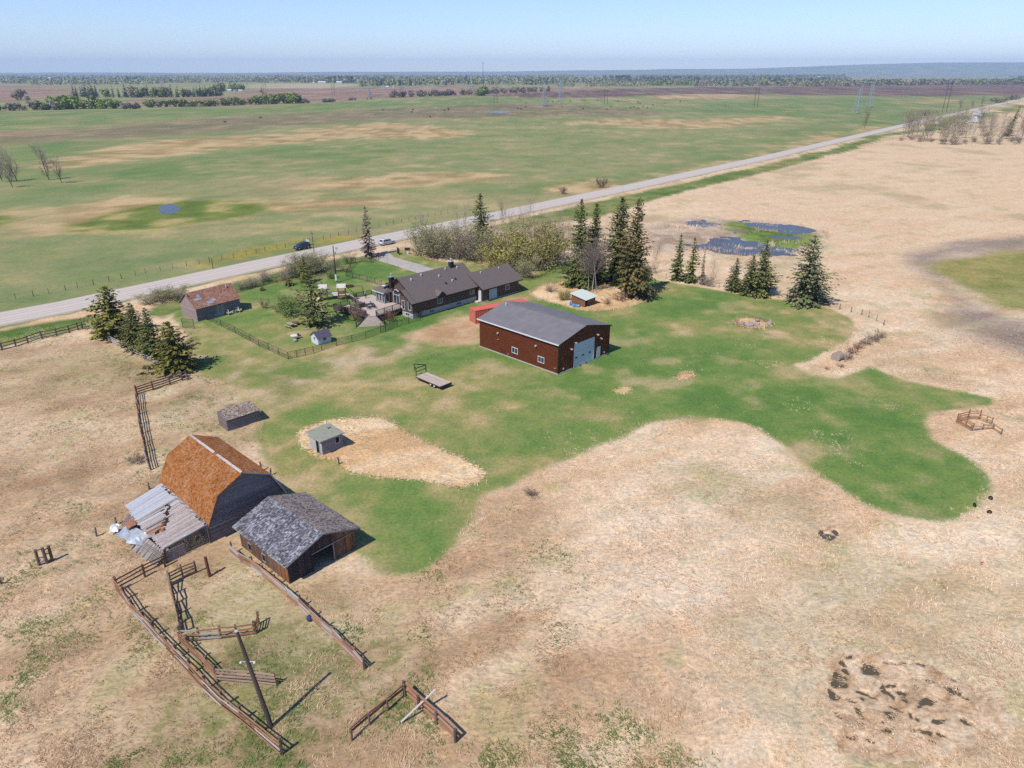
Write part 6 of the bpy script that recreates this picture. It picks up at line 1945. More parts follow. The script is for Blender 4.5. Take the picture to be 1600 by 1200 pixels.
def conifer_mesh(seed, h, r, levels=26, per=8, sparse=0.0, base=.04, power=.62, size=.55, droop=.45, lean=0.0):
  g = np.random.default_rng(seed)
  Q = []
  U = np.array([0, 0, 1.0])
  ph = g.uniform(0, 6.28, 6)
  for i in range(levels):
    t = (i + g.uniform(0, 1)) / levels
    z = h * (base + (1 - base) * t)
    rad0 = r * max(.03, (1 - t)) ** power
    if t < .12:
      rad0 *= .75 + 2 * t
    n = max(3, int(per * (.55 + .75 * (1 - t))))
    a0 = g.uniform(0, 6.28)
    for k in range(n):
      a = a0 + 6.283 * k / n + g.uniform(-.3, .3)
      if g.random() < sparse * (.6 + .8 * g.random()) + (.2 if math.sin(3 * a + ph[3] + 9 * t) > .86 else 0):
        continue
      rad = rad0 * g.uniform(.58, 1.2) * (1 + .22 * math.sin(a + ph[0] + 7 * t) + .16 * math.sin(2 * a + ph[1] + 11 * t) + .14 * math.sin(ph[2] + 17 * t))
      slope = -droop * (1 - t) + .42 * t + g.uniform(-.12, .12)
      d = np.array([math.cos(a), math.sin(a), slope])
      d /= np.linalg.norm(d)
      side = cross3(d, U)
      side /= np.linalg.norm(side)
      m = max(2, int(rad / (size * .42)))
      for j in range(m):
        f = (j + g.uniform(.2, 1)) / m
        if f < .12:
          continue
        p = np.array([lean * z, 0, z]) + d * rad * f + np.array([0, 0, .10 * rad * f * f])
        wd = rad * .30 * (1.05 - f)
        sz = size * g.uniform(.7, 1.3) * (.6 + .4 * (1 - t))
        s = g.choice([-1, 1])
        q = p + side * s * wd * g.uniform(0, 1)
        dd = d * .8 + side * s * .55 + U * g.uniform(-.35, .1)
        dd /= np.linalg.norm(dd)
        cr = cross3(dd, U + side * g.uniform(-.5, .5))
        cr /= np.linalg.norm(cr) + 1e-6
        Q.append(spray(q, dd, cr, sz * 1.35, sz * .55))
        hd = U * -.75 + d * .55 + side * g.uniform(-.5, .5)
        hd /= np.linalg.norm(hd)
        Q.append(spray(q + U * -.05 * sz, hd, side * .8 + d * g.uniform(-.6, .6), sz * .9, sz * .6))
  for k in range(10):
    p = np.array([lean * h, 0, h * (1.0 - .006 * k)])
    a = g.uniform(0, 6.28)
    Q.append(spray(p, np.array([math.cos(a) * .5, math.sin(a) * .5, .8]), np.array([-math.sin(a), math.cos(a), 0]), .5 * size, .22 * size))
  return np.array(Q)


class Grow:
  """recursive limbs: segments with level, and the tips"""

  def __init__(self, seed):
    self.r = random.Random(seed)
    self.seg = []
    self.tip = []

  def limb(self, p, d, ln, rad, lv, maxlv, up, spread, kids, curl=.12, early=False):
    r = self.r
    n = 3 if lv < 2 else 2
    for i in range(n):
      d = (d + Vector((r.uniform(-curl, curl), r.uniform(-curl, curl), r.uniform(-curl, curl) + up * .12))).normalized()
      q = p + d * (ln / n)
      r1 = rad * (1 - .26 * (1 if lv else .8))
      self.seg.append((p, q, rad, r1, lv))
      if lv < maxlv and (i > 0 or lv > 0 or early):
        k = kids[lv]
        k = int(k) + (1 if r.random() < k - int(k) else 0)
        for _ in range(k):
          a = r.uniform(0, 6.283)
          o = d.orthogonal().normalized()
          o = (Matrix.Rotation(a, 3, d) @ o)
          nd = (d * (1 - spread * r.uniform(.5, 1.1)) + o * spread * r.uniform(.7, 1.3) + Vector((0, 0, up * .3))).normalized()
          self.limb(p.lerp(q, r.uniform(.3, 1)), nd, ln * r.uniform(.42, .66), max(.008, r1 * .55), lv + 1, maxlv, up, spread, kids, curl * 1.4)
      p, rad = q, r1
    if lv >= maxlv - 1:
      self.tip.append((p, d))


def limb_meshes(gw, split, bark, twig, minr=0.0):
  a, b = MB(), MB()
  for p, q, r0, r1, lv in gw.seg:
    (a if lv <= split else b).tube(p, q, max(r0, minr), max(r1, minr), 6 if lv == 0 else (4 if lv <= split else 3), False)
  return a.mesh('trunk', bark, True), b


def add_quads(mb, Q):
  for q in Q:
    mb.add([tuple(v) for v in q], [(0, 1, 2, 3)])


def tip_leaves(gw, g, per, size, spread):
  Q = []
  for p, d in gw.tip:
    for _ in range(per):
      c = np.array(p) + g.normal(0, spread, 3)
      d1 = g.normal(0, 1, 3)
      d1 /= np.linalg.norm(d1)
      d2 = cross3(d1, g.normal(0, 1, 3))
      d2 /= np.linalg.norm(d2) + 1e-6
      s = size * g.uniform(.6, 1.4)
      Q.append(spray(c, d1, d2, s, s * .7))
  return np.array(Q) if Q else np.zeros((0, 4, 3))


CROWN = {}


def crown_mesh(name, gw_twigs, twig, Q, leaf):
  """twigs in slot 0, buds or leaves in slot 1"""
  b = gw_twigs
  nt = len(b.f)
  add_quads(b, Q)
  m = b.mesh(name, twig)
  m.materials.append(leaf)
  idx = np.zeros(len(m.polygons), np.int32)
  idx[nt:] = 1
  m.polygons.foreach_set('material_index', idx)
  return m


def make_tree(kind, seed):
  key = (kind, seed)
  if key in CROWN:
    return CROWN[key]
  g = np.random.default_rng(seed + 100)
  if kind.startswith('spruce'):
    prm = {'spruce': (14, 3.5, 34, 12, .04, NEEDLE), 'spruce_olive': (9, 3.4, 26, 13, .02, NEEDLE_OLIVE), 'spruce_blue': (14, 4.3, 32, 13, .05, NEEDLE_BLUE),
         'spruce_thin': (12, 2.0, 30, 9, .06, NEEDLE), 'spruce_dying': (13, 2.1, 34, 10, .18, NEEDLE_BROWN), 'spruce_rust': (20, 4.2, 56, 14, .04, NEEDLE_RUST),
         'spruce_tall': (19, 3.9, 56, 14, .04, NEEDLE), 'spruce_gaunt': (12, 3.9, 24, 8, .16, NEEDLE), 'spruce_small': (4.0, 1.1, 12, 8, .0, NEEDLE)}[kind]
    h, r, lv, per, sp, m = prm
    sz = {'spruce_small': .3}.get(kind, .70)
    Q = conifer_mesh(seed, h, r, lv, per, sp, size=sz, droop={'spruce_gaunt': .2, 'spruce_dying': .8}.get(kind, .4), base=.03)
    cr = quads_obj(Q, 'crown_' + kind, m)
    tk = MB().lathe([(.017 * h, -.4), (.013 * h, .3 * h), (.009 * h, .55 * h), (.02, .98 * h)], n=7).mesh('trunk', BARK, True)
    res = (tk, cr, h)
  else:
    gw = Grow(seed)
    z = Vector((0, 0, -.3))
    U = Vector((0, 0, 1))
    if kind == 'aspen':
      gw.limb(z, U, 13, .16, 0, 3, .5, .5, [5, 3, 2.2], .06)
      h, sp, bk, tw, lf, per, sz, sd, mr = 13, 0, BARK_PALE, TWIG, BUD_TAN, 1, .16, .2, .022
    elif kind == 'aspen_bare':
      gw.limb(z, U, 11, .11, 0, 2, .5, .45, [7, 2.6], .05, True)
      h, sp, bk, tw, lf, per, sz, sd, mr = 11, 0, BARK_PALE, TWIG, BUD_TAN, 0, .14, .2, .02
    elif kind == 'poplar':
      gw.limb(z, U, 12, .15, 0, 3, .45, .5, [5, 2.4, 1.8], .08, True)
      h, sp, bk, tw, lf, per, sz, sd, mr = 12, 1, BARK, TWIG, BUD_GREEN, 2, .34, .5, .03
    elif kind == 'deadtree':
      gw.limb(z, Vector((-.16, .02, 1)), 13, .30, 0, 3, .75, .5, [3.6, 3, 2.6], .07, True)
      h, sp, bk, tw, lf, per, sz, sd, mr = 15, 1, TWIG_DARK, TWIG, BUD_TAN, 0, .2, .2, .035
    elif kind == 'willow':
      for k in range(9):
        a = gw.r.uniform(0, 6.283)
        gw.limb(Vector((math.cos(a) * .5, math.sin(a) * .5, -.2)), Vector((math.cos(a) * .55, math.sin(a) * .55, 1)).normalized(), gw.r.uniform(3.6, 5.2), .07, 1, 3, .35, .55, [3, 3, 2.6], .16)
      h, sp, bk, tw, lf, per, sz, sd, mr = 6, 1, TWIG, TWIG, BUD_GREEN, 7, .22, .32, .018
    elif kind == 'willow_yellow':
      for k in range(9):
        a = gw.r.uniform(0, 6.283)
        gw.limb(Vector((math.cos(a) * .5, math.sin(a) * .5, -.2)), Vector((math.cos(a) * .6, math.sin(a) * .6, 1)).normalized(), gw.r.uniform(3.4, 5.0), .07, 1, 3, .3, .55, [3, 3, 2.6], .16)
      h, sp, bk, tw, lf, per, sz, sd, mr = 6, 1, TWIG, TWIG, BUD_YELLOW, 10, .24, .32, .018
    elif kind == 'willow_bare':
      for k in range(8):
        a = gw.r.uniform(0, 6.283)
        gw.limb(Vector((math.cos(a) * .4, math.sin(a) * .4, -.2)), Vector((math.cos(a) * .5, math.sin(a) * .5, 1)).normalized(), gw.r.uniform(3.4, 5.0), .06, 1, 3, .35, .55, [3, 3, 2.4], .15)
      h, sp, bk, tw, lf, per, sz, sd, mr = 6, 1, TWIG, TWIG, BUD_TAN, 4, .17, .28, .022
    elif kind == 'shrub_red':
      for k in range(10):
        a = gw.r.uniform(0, 6.283)
        gw.limb(Vector((math.cos(a) * .2, math.sin(a) * .2, -.1)), Vector((math.cos(a) * .45, math.sin(a) * .45, 1)).normalized(), gw.r.uniform(1.5, 2.1), .03, 1, 3, .3, .5, [2.4, 2, 1.6], .14)
      h, sp, bk, tw, lf, per, sz, sd, mr = 2.3, 1, TWIG_RED, TWIG_RED, BUD_TAN, 1, .12, .12, .014
    elif kind == 'shrub_green':
      for k in range(9):
        a = gw.r.uniform(0, 6.283)
        gw.limb(Vector((math.cos(a) * .2, math.sin(a) * .2, -.1)), Vector((math.cos(a) * .6, math.sin(a) * .6, 1)).normalized(), gw.r.uniform(1.6, 2.4), .03, 1, 3, .2, .55, [2.6, 2.2, 1.8], .14)
      h, sp, bk, tw, lf, per, sz, sd, mr = 2.6, 1, TWIG, TWIG, LEAF_FRESH, 6, .2, .2, .012
    else:  # shrub_dark: leafless dark bush
      for k in range(10):
        a = gw.r.uniform(0, 6.283)
        gw.limb(Vector((math.cos(a) * .3, math.sin(a) * .3, -.1)), Vector((math.cos(a) * .7, math.sin(a) * .7, 1)).normalized(), gw.r.uniform(2.0, 3.0), .04, 1, 3, .2, .55, [3, 2.6, 2.2], .16)
      h, sp, bk, tw, lf, per, sz, sd, mr = 3.2, 1, TWIG_DARK, TWIG_DARK, BUD_TAN, 1, .14, .15, .018
    h = max(max(q.z for p, q, a_, b_, l_ in gw.seg), .5)
    tk, tw_mb = limb_meshes(gw, sp, bk, tw, mr)
    Q = tip_leaves(gw, g, per, sz, sd)
    res = (tk, crown_mesh('crown_' + kind, tw_mb, tw, Q, lf), h)
  CROWN[key] = res
  return res


def plant(name, label, cat, kind, seed, xy, height, wide=1.0, rot=None, group=None, tilt=(0, 0), z=0.0):
  tk, cr, h = make_tree(kind, seed)
  o = thing(name, label, cat, (xy[0], xy[1], z), rot if rot is not None else (seed * 1.7 + xy[0]) % 6.28, group)
  s = height / h
  o.scale = (s * wide, s * wide, s)
  o.rotation_euler = (tilt[0], tilt[1], o.rotation_euler[2])
  link('trunk', tk, o)
  link('crown', cr, o)
  return o


# the four spruces along the silver rail fence
for _k, (_p, _h, _w, _l) in enumerate((((-74.13, 125.18), 9.4, 1.45, 'largest and leftmost olive spruce in the row by the silver rail fence'), ((-66.16, 117.82), 8.6, 1.15, 'second olive-green spruce from the left in the row by the silver rail fence'),
                     ((-62.01, 114.71), 8.6, 1.05, 'third, slimmest olive-green spruce in the row by the silver rail fence'), ((-55.38, 108.35), 8.4, 1.35, 'rightmost golden-olive spruce in the row, casting its shadow on the track'))):
  plant('spruce_tree', _l, 'spruce', 'spruce_olive' if _k in (0, 3) else 'spruce', 1 + _k, _p, _h, _w * (1.0 if _k in (0, 3) else 1.25), group='spruces by the rail fence')
# yard
plant('spruce_tree', 'gaunt dark spruce with open branches in the middle of the yard', 'spruce', 'spruce_gaunt', 7, (-38.44, 131.05), 12.0, 1.1)
plant('spruce_tree', 'brown dying spruce beside the driveway entrance', 'spruce', 'spruce_dying', 8, (-38.09, 186.36), 13.4, 1.15)
plant('spruce_tree', 'tall dark spruce rising behind the bungalow roof', 'spruce', 'spruce', 9, (-8.58, 196.86), 15.0, 1.15)
# the stand of tall spruces by the mint-roofed shed
plant('spruce_tree', 'tall dark spruce at the left of the stand behind the mint-roofed shed', 'spruce', 'spruce_tall', 10, (15.3, 158.59), 19.5, 1.0, group='tall spruces behind the shed')
plant('spruce_tree', 'second tall spruce from the left in the stand behind the mint-roofed shed', 'spruce', 'spruce_tall', 11, (19.09, 162.41), 18.0, .95, group='tall spruces behind the shed')
plant('spruce_tree', 'broad dark spruce in the middle of the stand behind the mint-roofed shed', 'spruce', 'spruce_tall', 12, (24.64, 161.31), 19.5, 1.25, group='tall spruces behind the shed')
plant('spruce_tree', 'tallest rusty-green spruce at the right of the stand, nearest the lawn', 'spruce', 'spruce_rust', 13, (26.4, 150.44), 21.0, 1.05, group='tall spruces behind the shed')
plant('spruce_tree', 'short dark spruce hidden low between the tall spruces', 'spruce', 'spruce', 14, (16.77, 157.01), 10.0, 1.0, group='tall spruces behind the shed')
# right-hand row on the field edge
plant('spruce_tree', 'slim spruce, leftmost of the row along the field edge', 'spruce', 'spruce_thin', 15, (39.01, 163.53), 11.0, 1.15, group='spruces along the field edge')
plant('spruce_tree', 'slim spruce, second of the row along the field edge', 'spruce', 'spruce_thin', 16, (41.8, 161.86), 10.6, 1.1, group='spruces along the field edge')
plant('spruce_tree', 'short bushy spruce left of the forked pair on the field edge', 'spruce', 'spruce', 17, (49.72, 154.42), 7.6, 1.2, group='spruces along the field edge')
plant('spruce_tree', 'tall forked dark spruce of the crowded pair on the field edge', 'spruce', 'spruce', 18, (54.34, 150.44), 12.4, 1.1, group='spruces along the field edge')
plant('spruce_tree', 'broad lower spruce crowding the forked one on the field edge', 'spruce', 'spruce', 19, (52.25, 151.42), 8.8, 1.4, group='spruces along the field edge')
plant('spruce_tree', 'large grey-green spruce standing alone at the lawn corner before the slough', 'spruce', 'spruce_blue', 20, (62.21, 145.26), 14.2, 1.25, group='spruces along the field edge')
plant('dead_spruce', 'thin brown dead spruce between the slim and the bushy spruces', 'dead tree', 'spruce_dying', 21, (43.81, 159.67), 8.4, .55)
plant('bare_tree', 'thin leafless tree right of the brown dead spruce on the field edge', 'tree', 'aspen_bare', 22, (46.19, 159.13), 8.0, .8)
plant('dead_shrub', 'grey leafless brush below the thin trees on the field edge', 'shrub', 'willow_bare', 23, (44.89, 158.06), 3.4, .9)
# pale-trunked aspens before the tall stand
for _k, (_p, _h, _t, _l) in enumerate((((17.1, 154.42), 13.0, (.0, .03), 'white-trunked bare aspen, leftmost of three before the tall spruces'), ((17.86, 153.41), 14.0, (.02, .10), 'white-trunked bare aspen, middle of three before the tall spruces'), ((18.8, 152.91), 13.5, (.04, .13), 'white-trunked bare aspen leaning right before the tall spruces'))):
  plant('aspen_tree', _l, 'aspen', 'aspen', 30 + _k, _p, _h, .9, group='white aspens before the spruces', tilt=_t)
plant('bare_tree', 'single thin bare sapling right of the tall spruce stand', 'tree', 'aspen_bare', 33, (34.94, 169.35), 9.0, .7)
plant('dead_shrub', 'dark leafless brush pile right of the tall spruce stand', 'shrub', 'shrub_dark', 34, (33.38, 169.35), 3.0, 1.1)
plant('shrub', 'brown leafless scrub at the foot of the tall spruce stand', 'shrub', 'shrub_red', 35, (23.12, 147.11), 2.4, 1.8)
plant('shrub', 'low grey brush on the tan island left of the mint-roofed shed', 'shrub', 'willow_bare', 36, (8.88, 153.92), 2.2, 1.6)
plant('shrub', 'yellow-green bush touching the mint-roofed shed', 'shrub', 'willow_yellow', 37, (11.29, 147.11), 2.8, .9)
plant('shrub', 'low tan scrub right of the mint-roofed shed', 'shrub', 'shrub_red', 38, (20.04, 144.35), 1.6, 1.8)
# thicket behind the house
_th = (('willow', (-23.63, 187.8), 6.0, 1.0, 'grey-green budding willow at the left end of the thicket behind the bungalow'), ('willow', (-19.04, 186.36), 7.6, 1.05, 'tall budding willow behind the bungalow chimney'), ('willow', (-14.86, 184.95), 7.0, 1.0, 'grey budding willow left of the dark spruce behind the bungalow'),
     ('willow_bare', (-10.9, 183.55), 7.4, 1.0, 'leafless grey willow below the dark spruce behind the bungalow'), ('willow', (-8.0, 182.17), 7.0, .95, 'budding willow directly below the dark spruce'), ('willow_bare', (-2.5, 182.17), 8.0, 1.0, 'leafless grey willow above the garage roof'),
     ('willow_yellow', (-2.07, 173.02), 5.6, 1.2, 'yellow-green willow just behind the garage ridge'), ('willow_yellow', (1.92, 174.28), 7.4, 1.15, 'larger yellow-green willow behind the garage'), ('willow_yellow', (6.18, 177.49), 8.2, 1.2, 'tallest yellow-green willow at the right end of the thicket'),
     ('willow_bare', (4.42, 186.36), 8.5, 1.0, 'leafless willow behind the yellow-green ones'), ('willow_bare', (10.43, 184.25), 7.5, .9, 'leafless brown willow at the right edge of the thicket'), ('shrub_red', (-20.94, 184.95), 3.6, 1.2, 'russet shrub at the driveway edge of the thicket'),
     ('willow', (3.38, 166.4), 4.2, 1.1, 'low dark-based bush at the garage corner'), ('shrub_red', (-24.91, 188.53), 2.4, 1.3, 'low russet brush beside the driveway sign'))
for _k, (_kd, _p, _h, _w, _l) in enumerate(_th):
  plant('willow_bush' if 'willow' in _kd else 'shrub', _l, 'willow' if 'willow' in _kd else 'shrub', _kd, 40 + _k % 4, _p, _h * 1.35, _w * 1.05, rot=_k * 1.3, group='thicket behind the bungalow')
_as = [(-26.15, 205.03), (-15.94, 210.24), (-13.35, 205.03), (-5.24, 199.25), (-2.66, 210.24), (-0.58, 213.84), (2.85, 210.24), (5.27, 216.63), (8.53, 205.03), (9.33, 193.75), (11.08, 196.86), (12.15, 190.73), (13.37, 199.25), (13.7, 187.8), (15.5, 193.75), (15.81, 186.36), (1.25, 196.86), (6.39, 195.29)]
_al = []
for _k, _p in enumerate(_as):
  _o = plant('aspen_tree', 'white-trunked aspen standing apart at the left end of the thicket' if _k == 0 else 'thin leafless grey aspen in the thicket behind the bungalow', 'aspen', 'aspen' if _k in (0, 4) else 'aspen_bare', 60 + _k % 4, _p, 9.5 + (_k * 37 % 5), .62, rot=_k * 2.1, group='thin aspens behind the bungalow' if _k else None)
  if _k:
    _al.append(_o)
number_from_left(_al, '# from the left of the thin bare aspens in the thicket behind the bungalow')
# hedge along the road in front of the yard
_hd = (('willow', (-50.23, 169.35), 5.6, 1.35, 'large grey-green roadside willow left of the yard pole'), ('willow', (-47.1, 170.56), 5.8, 1.3, 'large grey-green roadside willow just behind the yard pole'), ('willow', (-52.68, 166.98), 4.4, 1.2, 'rounded grey-green willow at the left end of the roadside clump'),
     ('willow_bare', (-44.24, 171.78), 4.0, 1.1, 'dark twiggy willow at the right end of the roadside clump'), ('shrub_dark', (-41.74, 179.47), 3.6, .9, 'small leafless grey tree on the front lawn'), ('shrub_red', (-41.08, 171.78), 1.6, 2.0, 'rusty dead leaf scrub below the small leafless tree'),
     ('willow_bare', (-57.11, 162.41), 3.4, 1.5, 'low brown hedge brush beside the chain-link fence'), ('willow_bare', (-54.43, 163.53), 3.0, 1.4, 'low brown hedge brush between the fence and the roadside willows'), ('willow_bare', (-59.15, 158.59), 2.8, 1.6, 'low hedge brush at the right of the grey board shed'), ('willow_bare', (-60.88, 155.96), 2.2, 1.6, 'scrubby brush just behind the grey board shed'),
     ('willow', (-76.77, 145.26), 2.6, 2.0, 'low clipped roadside bush, leftmost before the grey board shed'), ('willow', (-74.88, 147.11), 2.9, 2.0, 'low clipped roadside bush in the middle left of the grey board shed'), ('willow', (-72.95, 149.0), 3.0, 2.0, 'low roadside bush touching the grey board shed'))
for _k, (_kd, _p, _h, _w, _l) in enumerate(_hd):
  plant('roadside_bush', _l, 'bush', _kd, 40 + _k % 4, _p, _h, _w, rot=_k * 1.9, group='roadside hedge')
# shrubs in the yard
plant('shrub', 'round green leafy bush left of the gaunt yard spruce', 'shrub', 'shrub_green', 70, (-44.61, 137.01), 4.6, 1.05)
plant('shrub', 'reddish leafless bush behind the green leafy bush', 'shrub', 'shrub_red', 71, (-44.72, 142.56), 3.4, 1.1)
plant('shrub', 'pinkish twiggy bush left of the green leafy bush', 'shrub', 'shrub_red', 72, (-47.83, 139.1), 2.2, 1.3)
plant('shrub', 'small bare fan-shaped shrub in the open yard', 'shrub', 'shrub_red', 73, (-51.68, 142.12), 2.4, 1.0)
plant('shrub', 'dark low spreading evergreen at the back of the yard', 'shrub', 'spruce_small', 74, (-51.35, 159.13), 1.5, 4.2)
plant('shrub', 'small round dark evergreen near the back fence', 'shrub', 'spruce_small', 75, (-56.35, 154.93), 1.5, 2.0)
plant('shrub', 'budding small spruce behind the top of the gaunt yard spruce', 'spruce', 'spruce_olive', 76, (-48.1, 161.31), 6.2, .8)
plant('shrub', 'reddish twiggy shrub against the left deck skirt', 'shrub', 'shrub_red', 77, (-30.82, 133.38), 3.0, 1.0)
plant('shrub', 'reddish twiggy shrub between the deck steps and the house', 'shrub', 'shrub_red', 78, (-24.13, 133.38), 2.9, 1.1)
plant('shrub', 'bare grey shrub at the near corner of the bungalow', 'shrub', 'shrub_dark', 79, (-18.86, 135.78), 2.0, .8)
plant('shrub', 'small olive bush beside the foot of the yard pole', 'shrub', 'shrub_green', 70, (-42.88, 165.24), 2.4, .8)
plant('shrub', 'small dark thorn bush on the tan grass below the lawn', 'shrub', 'shrub_dark', 80, (2.3, 70.1), 1.5, .9)
plant('dead_shrub', 'dry brush clump at the foot of the tall leaning rail fence', 'shrub', 'shrub_dark', 81, (-47.12, 78.06), 1.4, 1.5)
# across the road
plant('bush', 'round leafless bush beyond the road, right of the pair', 'bush', 'shrub_dark', 82, (38.49, 311.17), 5.2, 1.0)
plant('bush', 'small leafless bush beyond the road, left of the pair', 'bush', 'shrub_dark', 83, (20.17, 293.76), 4.2, .8)
for _k, (_p, _h, _l) in enumerate((((-212.94, 311.17), 13, 'nearest leaning dead tree at the far left pasture'), ((-223.45, 330.64), 17, 'tall dead tree at the left edge of the pasture'), ((-211.48, 334.81), 18, 'tallest leaning dead tree, forked at the top'), ((-199.69, 324.56), 12.5, 'dark dead tree right of the forked one'), ((-228.75, 328.59), 15, 'twiggy dead tree cut by the left edge'))):
  plant('dead_tree', _l, 'dead tree', 'deadtree', 90 + _k % 3, _p, _h, .9, rot=_k * .35, group='dead trees in the pasture')
plant('poplar_tree', 'lone slender budding poplar beside the far stretch of road', 'poplar', 'poplar', 94, (300.3, 642.1), 19.3, .6)

# the grove by the road at the far right
_br = [plant('grove_brush', 'x', 'brush', 'willow_bare', 40 + _k % 4, _p, 3.6 + _k % 3, 1.5, rot=_k * 1.4, group='brush under the roadside grove') for _k, _p in enumerate([(280.1, 536.9), (289.3, 542.2), (287.6, 526.7), (295.7, 526.7), (295.7, 512.1), (300.1, 507.4), (312.6, 516.9), (326.4, 526.7), (325.6, 512.1), (336.5, 516.9), (350.7, 526.7), (351.5, 516.9), (347.5, 581.9), (360.0, 570.0), (384.2, 581.9)])]
number_from_left(_br, '# from the left of the leafless brush clumps under the roadside grove')
_rg = random.Random(5)
_gv = [(286.0, 547.5), (297.7, 564.2), (310.2, 581.9), (307.5, 570.0), (292.6, 531.8), (300.4, 542.2), (297.1, 531.8), (292.2, 507.4), (308.5, 531.8), (303.7, 516.9), (300.9, 507.4), (337.8, 558.6), (350.3, 570.0), (363.3, 581.9), (321.8, 507.4), (371.3, 581.9), (330.9, 507.4), (364.8, 553.0), (340.9, 507.4), (372.5, 547.5), (369.9, 620.7), (395.3, 649.5), (412.3, 664.9), (432.4, 681.0), (432.7, 664.9), (421.2, 634.8), (451.9, 664.9), (411.4, 594.3), (344.5, 607.3)]
_gl = {'poplar': [], 'aspen_bare': []}
for _k, _p in enumerate(_gv):
  _kd = 'poplar' if _k % 3 else 'aspen_bare'
  _gl[_kd].append(plant('grove_tree', 'budding poplar in the roadside grove at the far right' if _kd == 'poplar' else 'bare grey tree in the roadside grove at the far right', 'tree', _kd, (94 if _kd == 'poplar' else 60) + _k % 3, _p, _rg.uniform(13, 24), 1.0, rot=_k * 1.1, group='roadside grove poplars' if _kd == 'poplar' else 'roadside grove bare trees'))
number_from_left(_gl['poplar'], '# from the left of the budding poplars in the roadside grove at far right')
number_from_left(_gl['aspen_bare'], '# from the left of the bare grey trees in the roadside grove at far right')
plant('spruce_tree', 'dark leaning spruce in the roadside grove at the far right', 'spruce', 'spruce_thin', 15, (379.4, 575.9), 22.0, .8, tilt=(0, .22), rot=0)
for _k, (_p, _h, _w, _kd, _l) in enumerate((((573.3, 973.0), 18, .9, 'poplar', 'bright green round tree beside the far road'), ((630.9, 1043.9), 12, 1.1, 'poplar', 'small round bush between the far road and the field'), ((680.6, 1104.1), 16, .9, 'poplar', 'greyish round tree next to the bright green one by the far road'), ((466.8, 856.2), 7.5, 1.6, 'shrub_dark', 'brown bush on the pasture side of the far road'), ((776.0, 1221.2), 10, 2.6, 'shrub_dark', 'purple leafless thicket beside the far road, left clump'), ((893.7, 1365.5), 11, 2.6, 'shrub_dark', 'purple leafless thicket beside the far road, right clump'))):
  plant('roadside_tree', _l, 'tree', _kd, 94 + _k % 2 if _kd == 'poplar' else 82, _p, _h, _w)

for _p, _h, _kd, _k in LATE:
  LATE[_k] = plant('brush_clump', 'x', 'brush', _kd, {'shrub_red': 71, 'shrub_dark': 80, 'willow_bare': 40}[_kd] + _k % 2, _p, _h, 1.6, rot=_k * 1.1, group='brush along the picket pile')
number_from_left(LATE, '# from the left of the brown brush clumps along the leaning pickets')


# ================================================================== POLES, VEHICLES AND SMALL THINGS
def utility_pole():
  o = thing('utility_pole', 'tall leaning dark utility pole inside the corral with small lamps', 'utility pole', (-18.0, 38.43))
  top = Vector((-1.22, .05, 9.25))
  b = MB()
  for i in range(6):
    b.tube(top * (i / 6) - Vector((0, 0, .5 if i == 0 else 0)), top * ((i + 1) / 6), .19 - .012 * i, .178 - .012 * i, 9)
  b.build('pole', mat('creosote_pole', S(84, 72, 66), S(106, 92, 84), 3, .95, (1, 1, .2)), o)
  MB().lathe([(.14, 0), (.15, .06), (.03, .14)], top).build('cap', M_PALEWOOD, o)
  for k, s in enumerate((-1, 1)):
    p = top * .70 + Vector((s * .22, 0, 0))
    a = MB().tube(p - Vector((s * .2, 0, 0)), p + Vector((s * .25, -.05, .06)), .03).build('bracket', M_METAL, o)
    MB().lathe([(.02, .08), (.06, .05), (.10, -.03), (.07, -.05)], p + Vector((s * .27, -.05, .0)), 10).build('lamp', M_WHITE, a)


utility_pole()


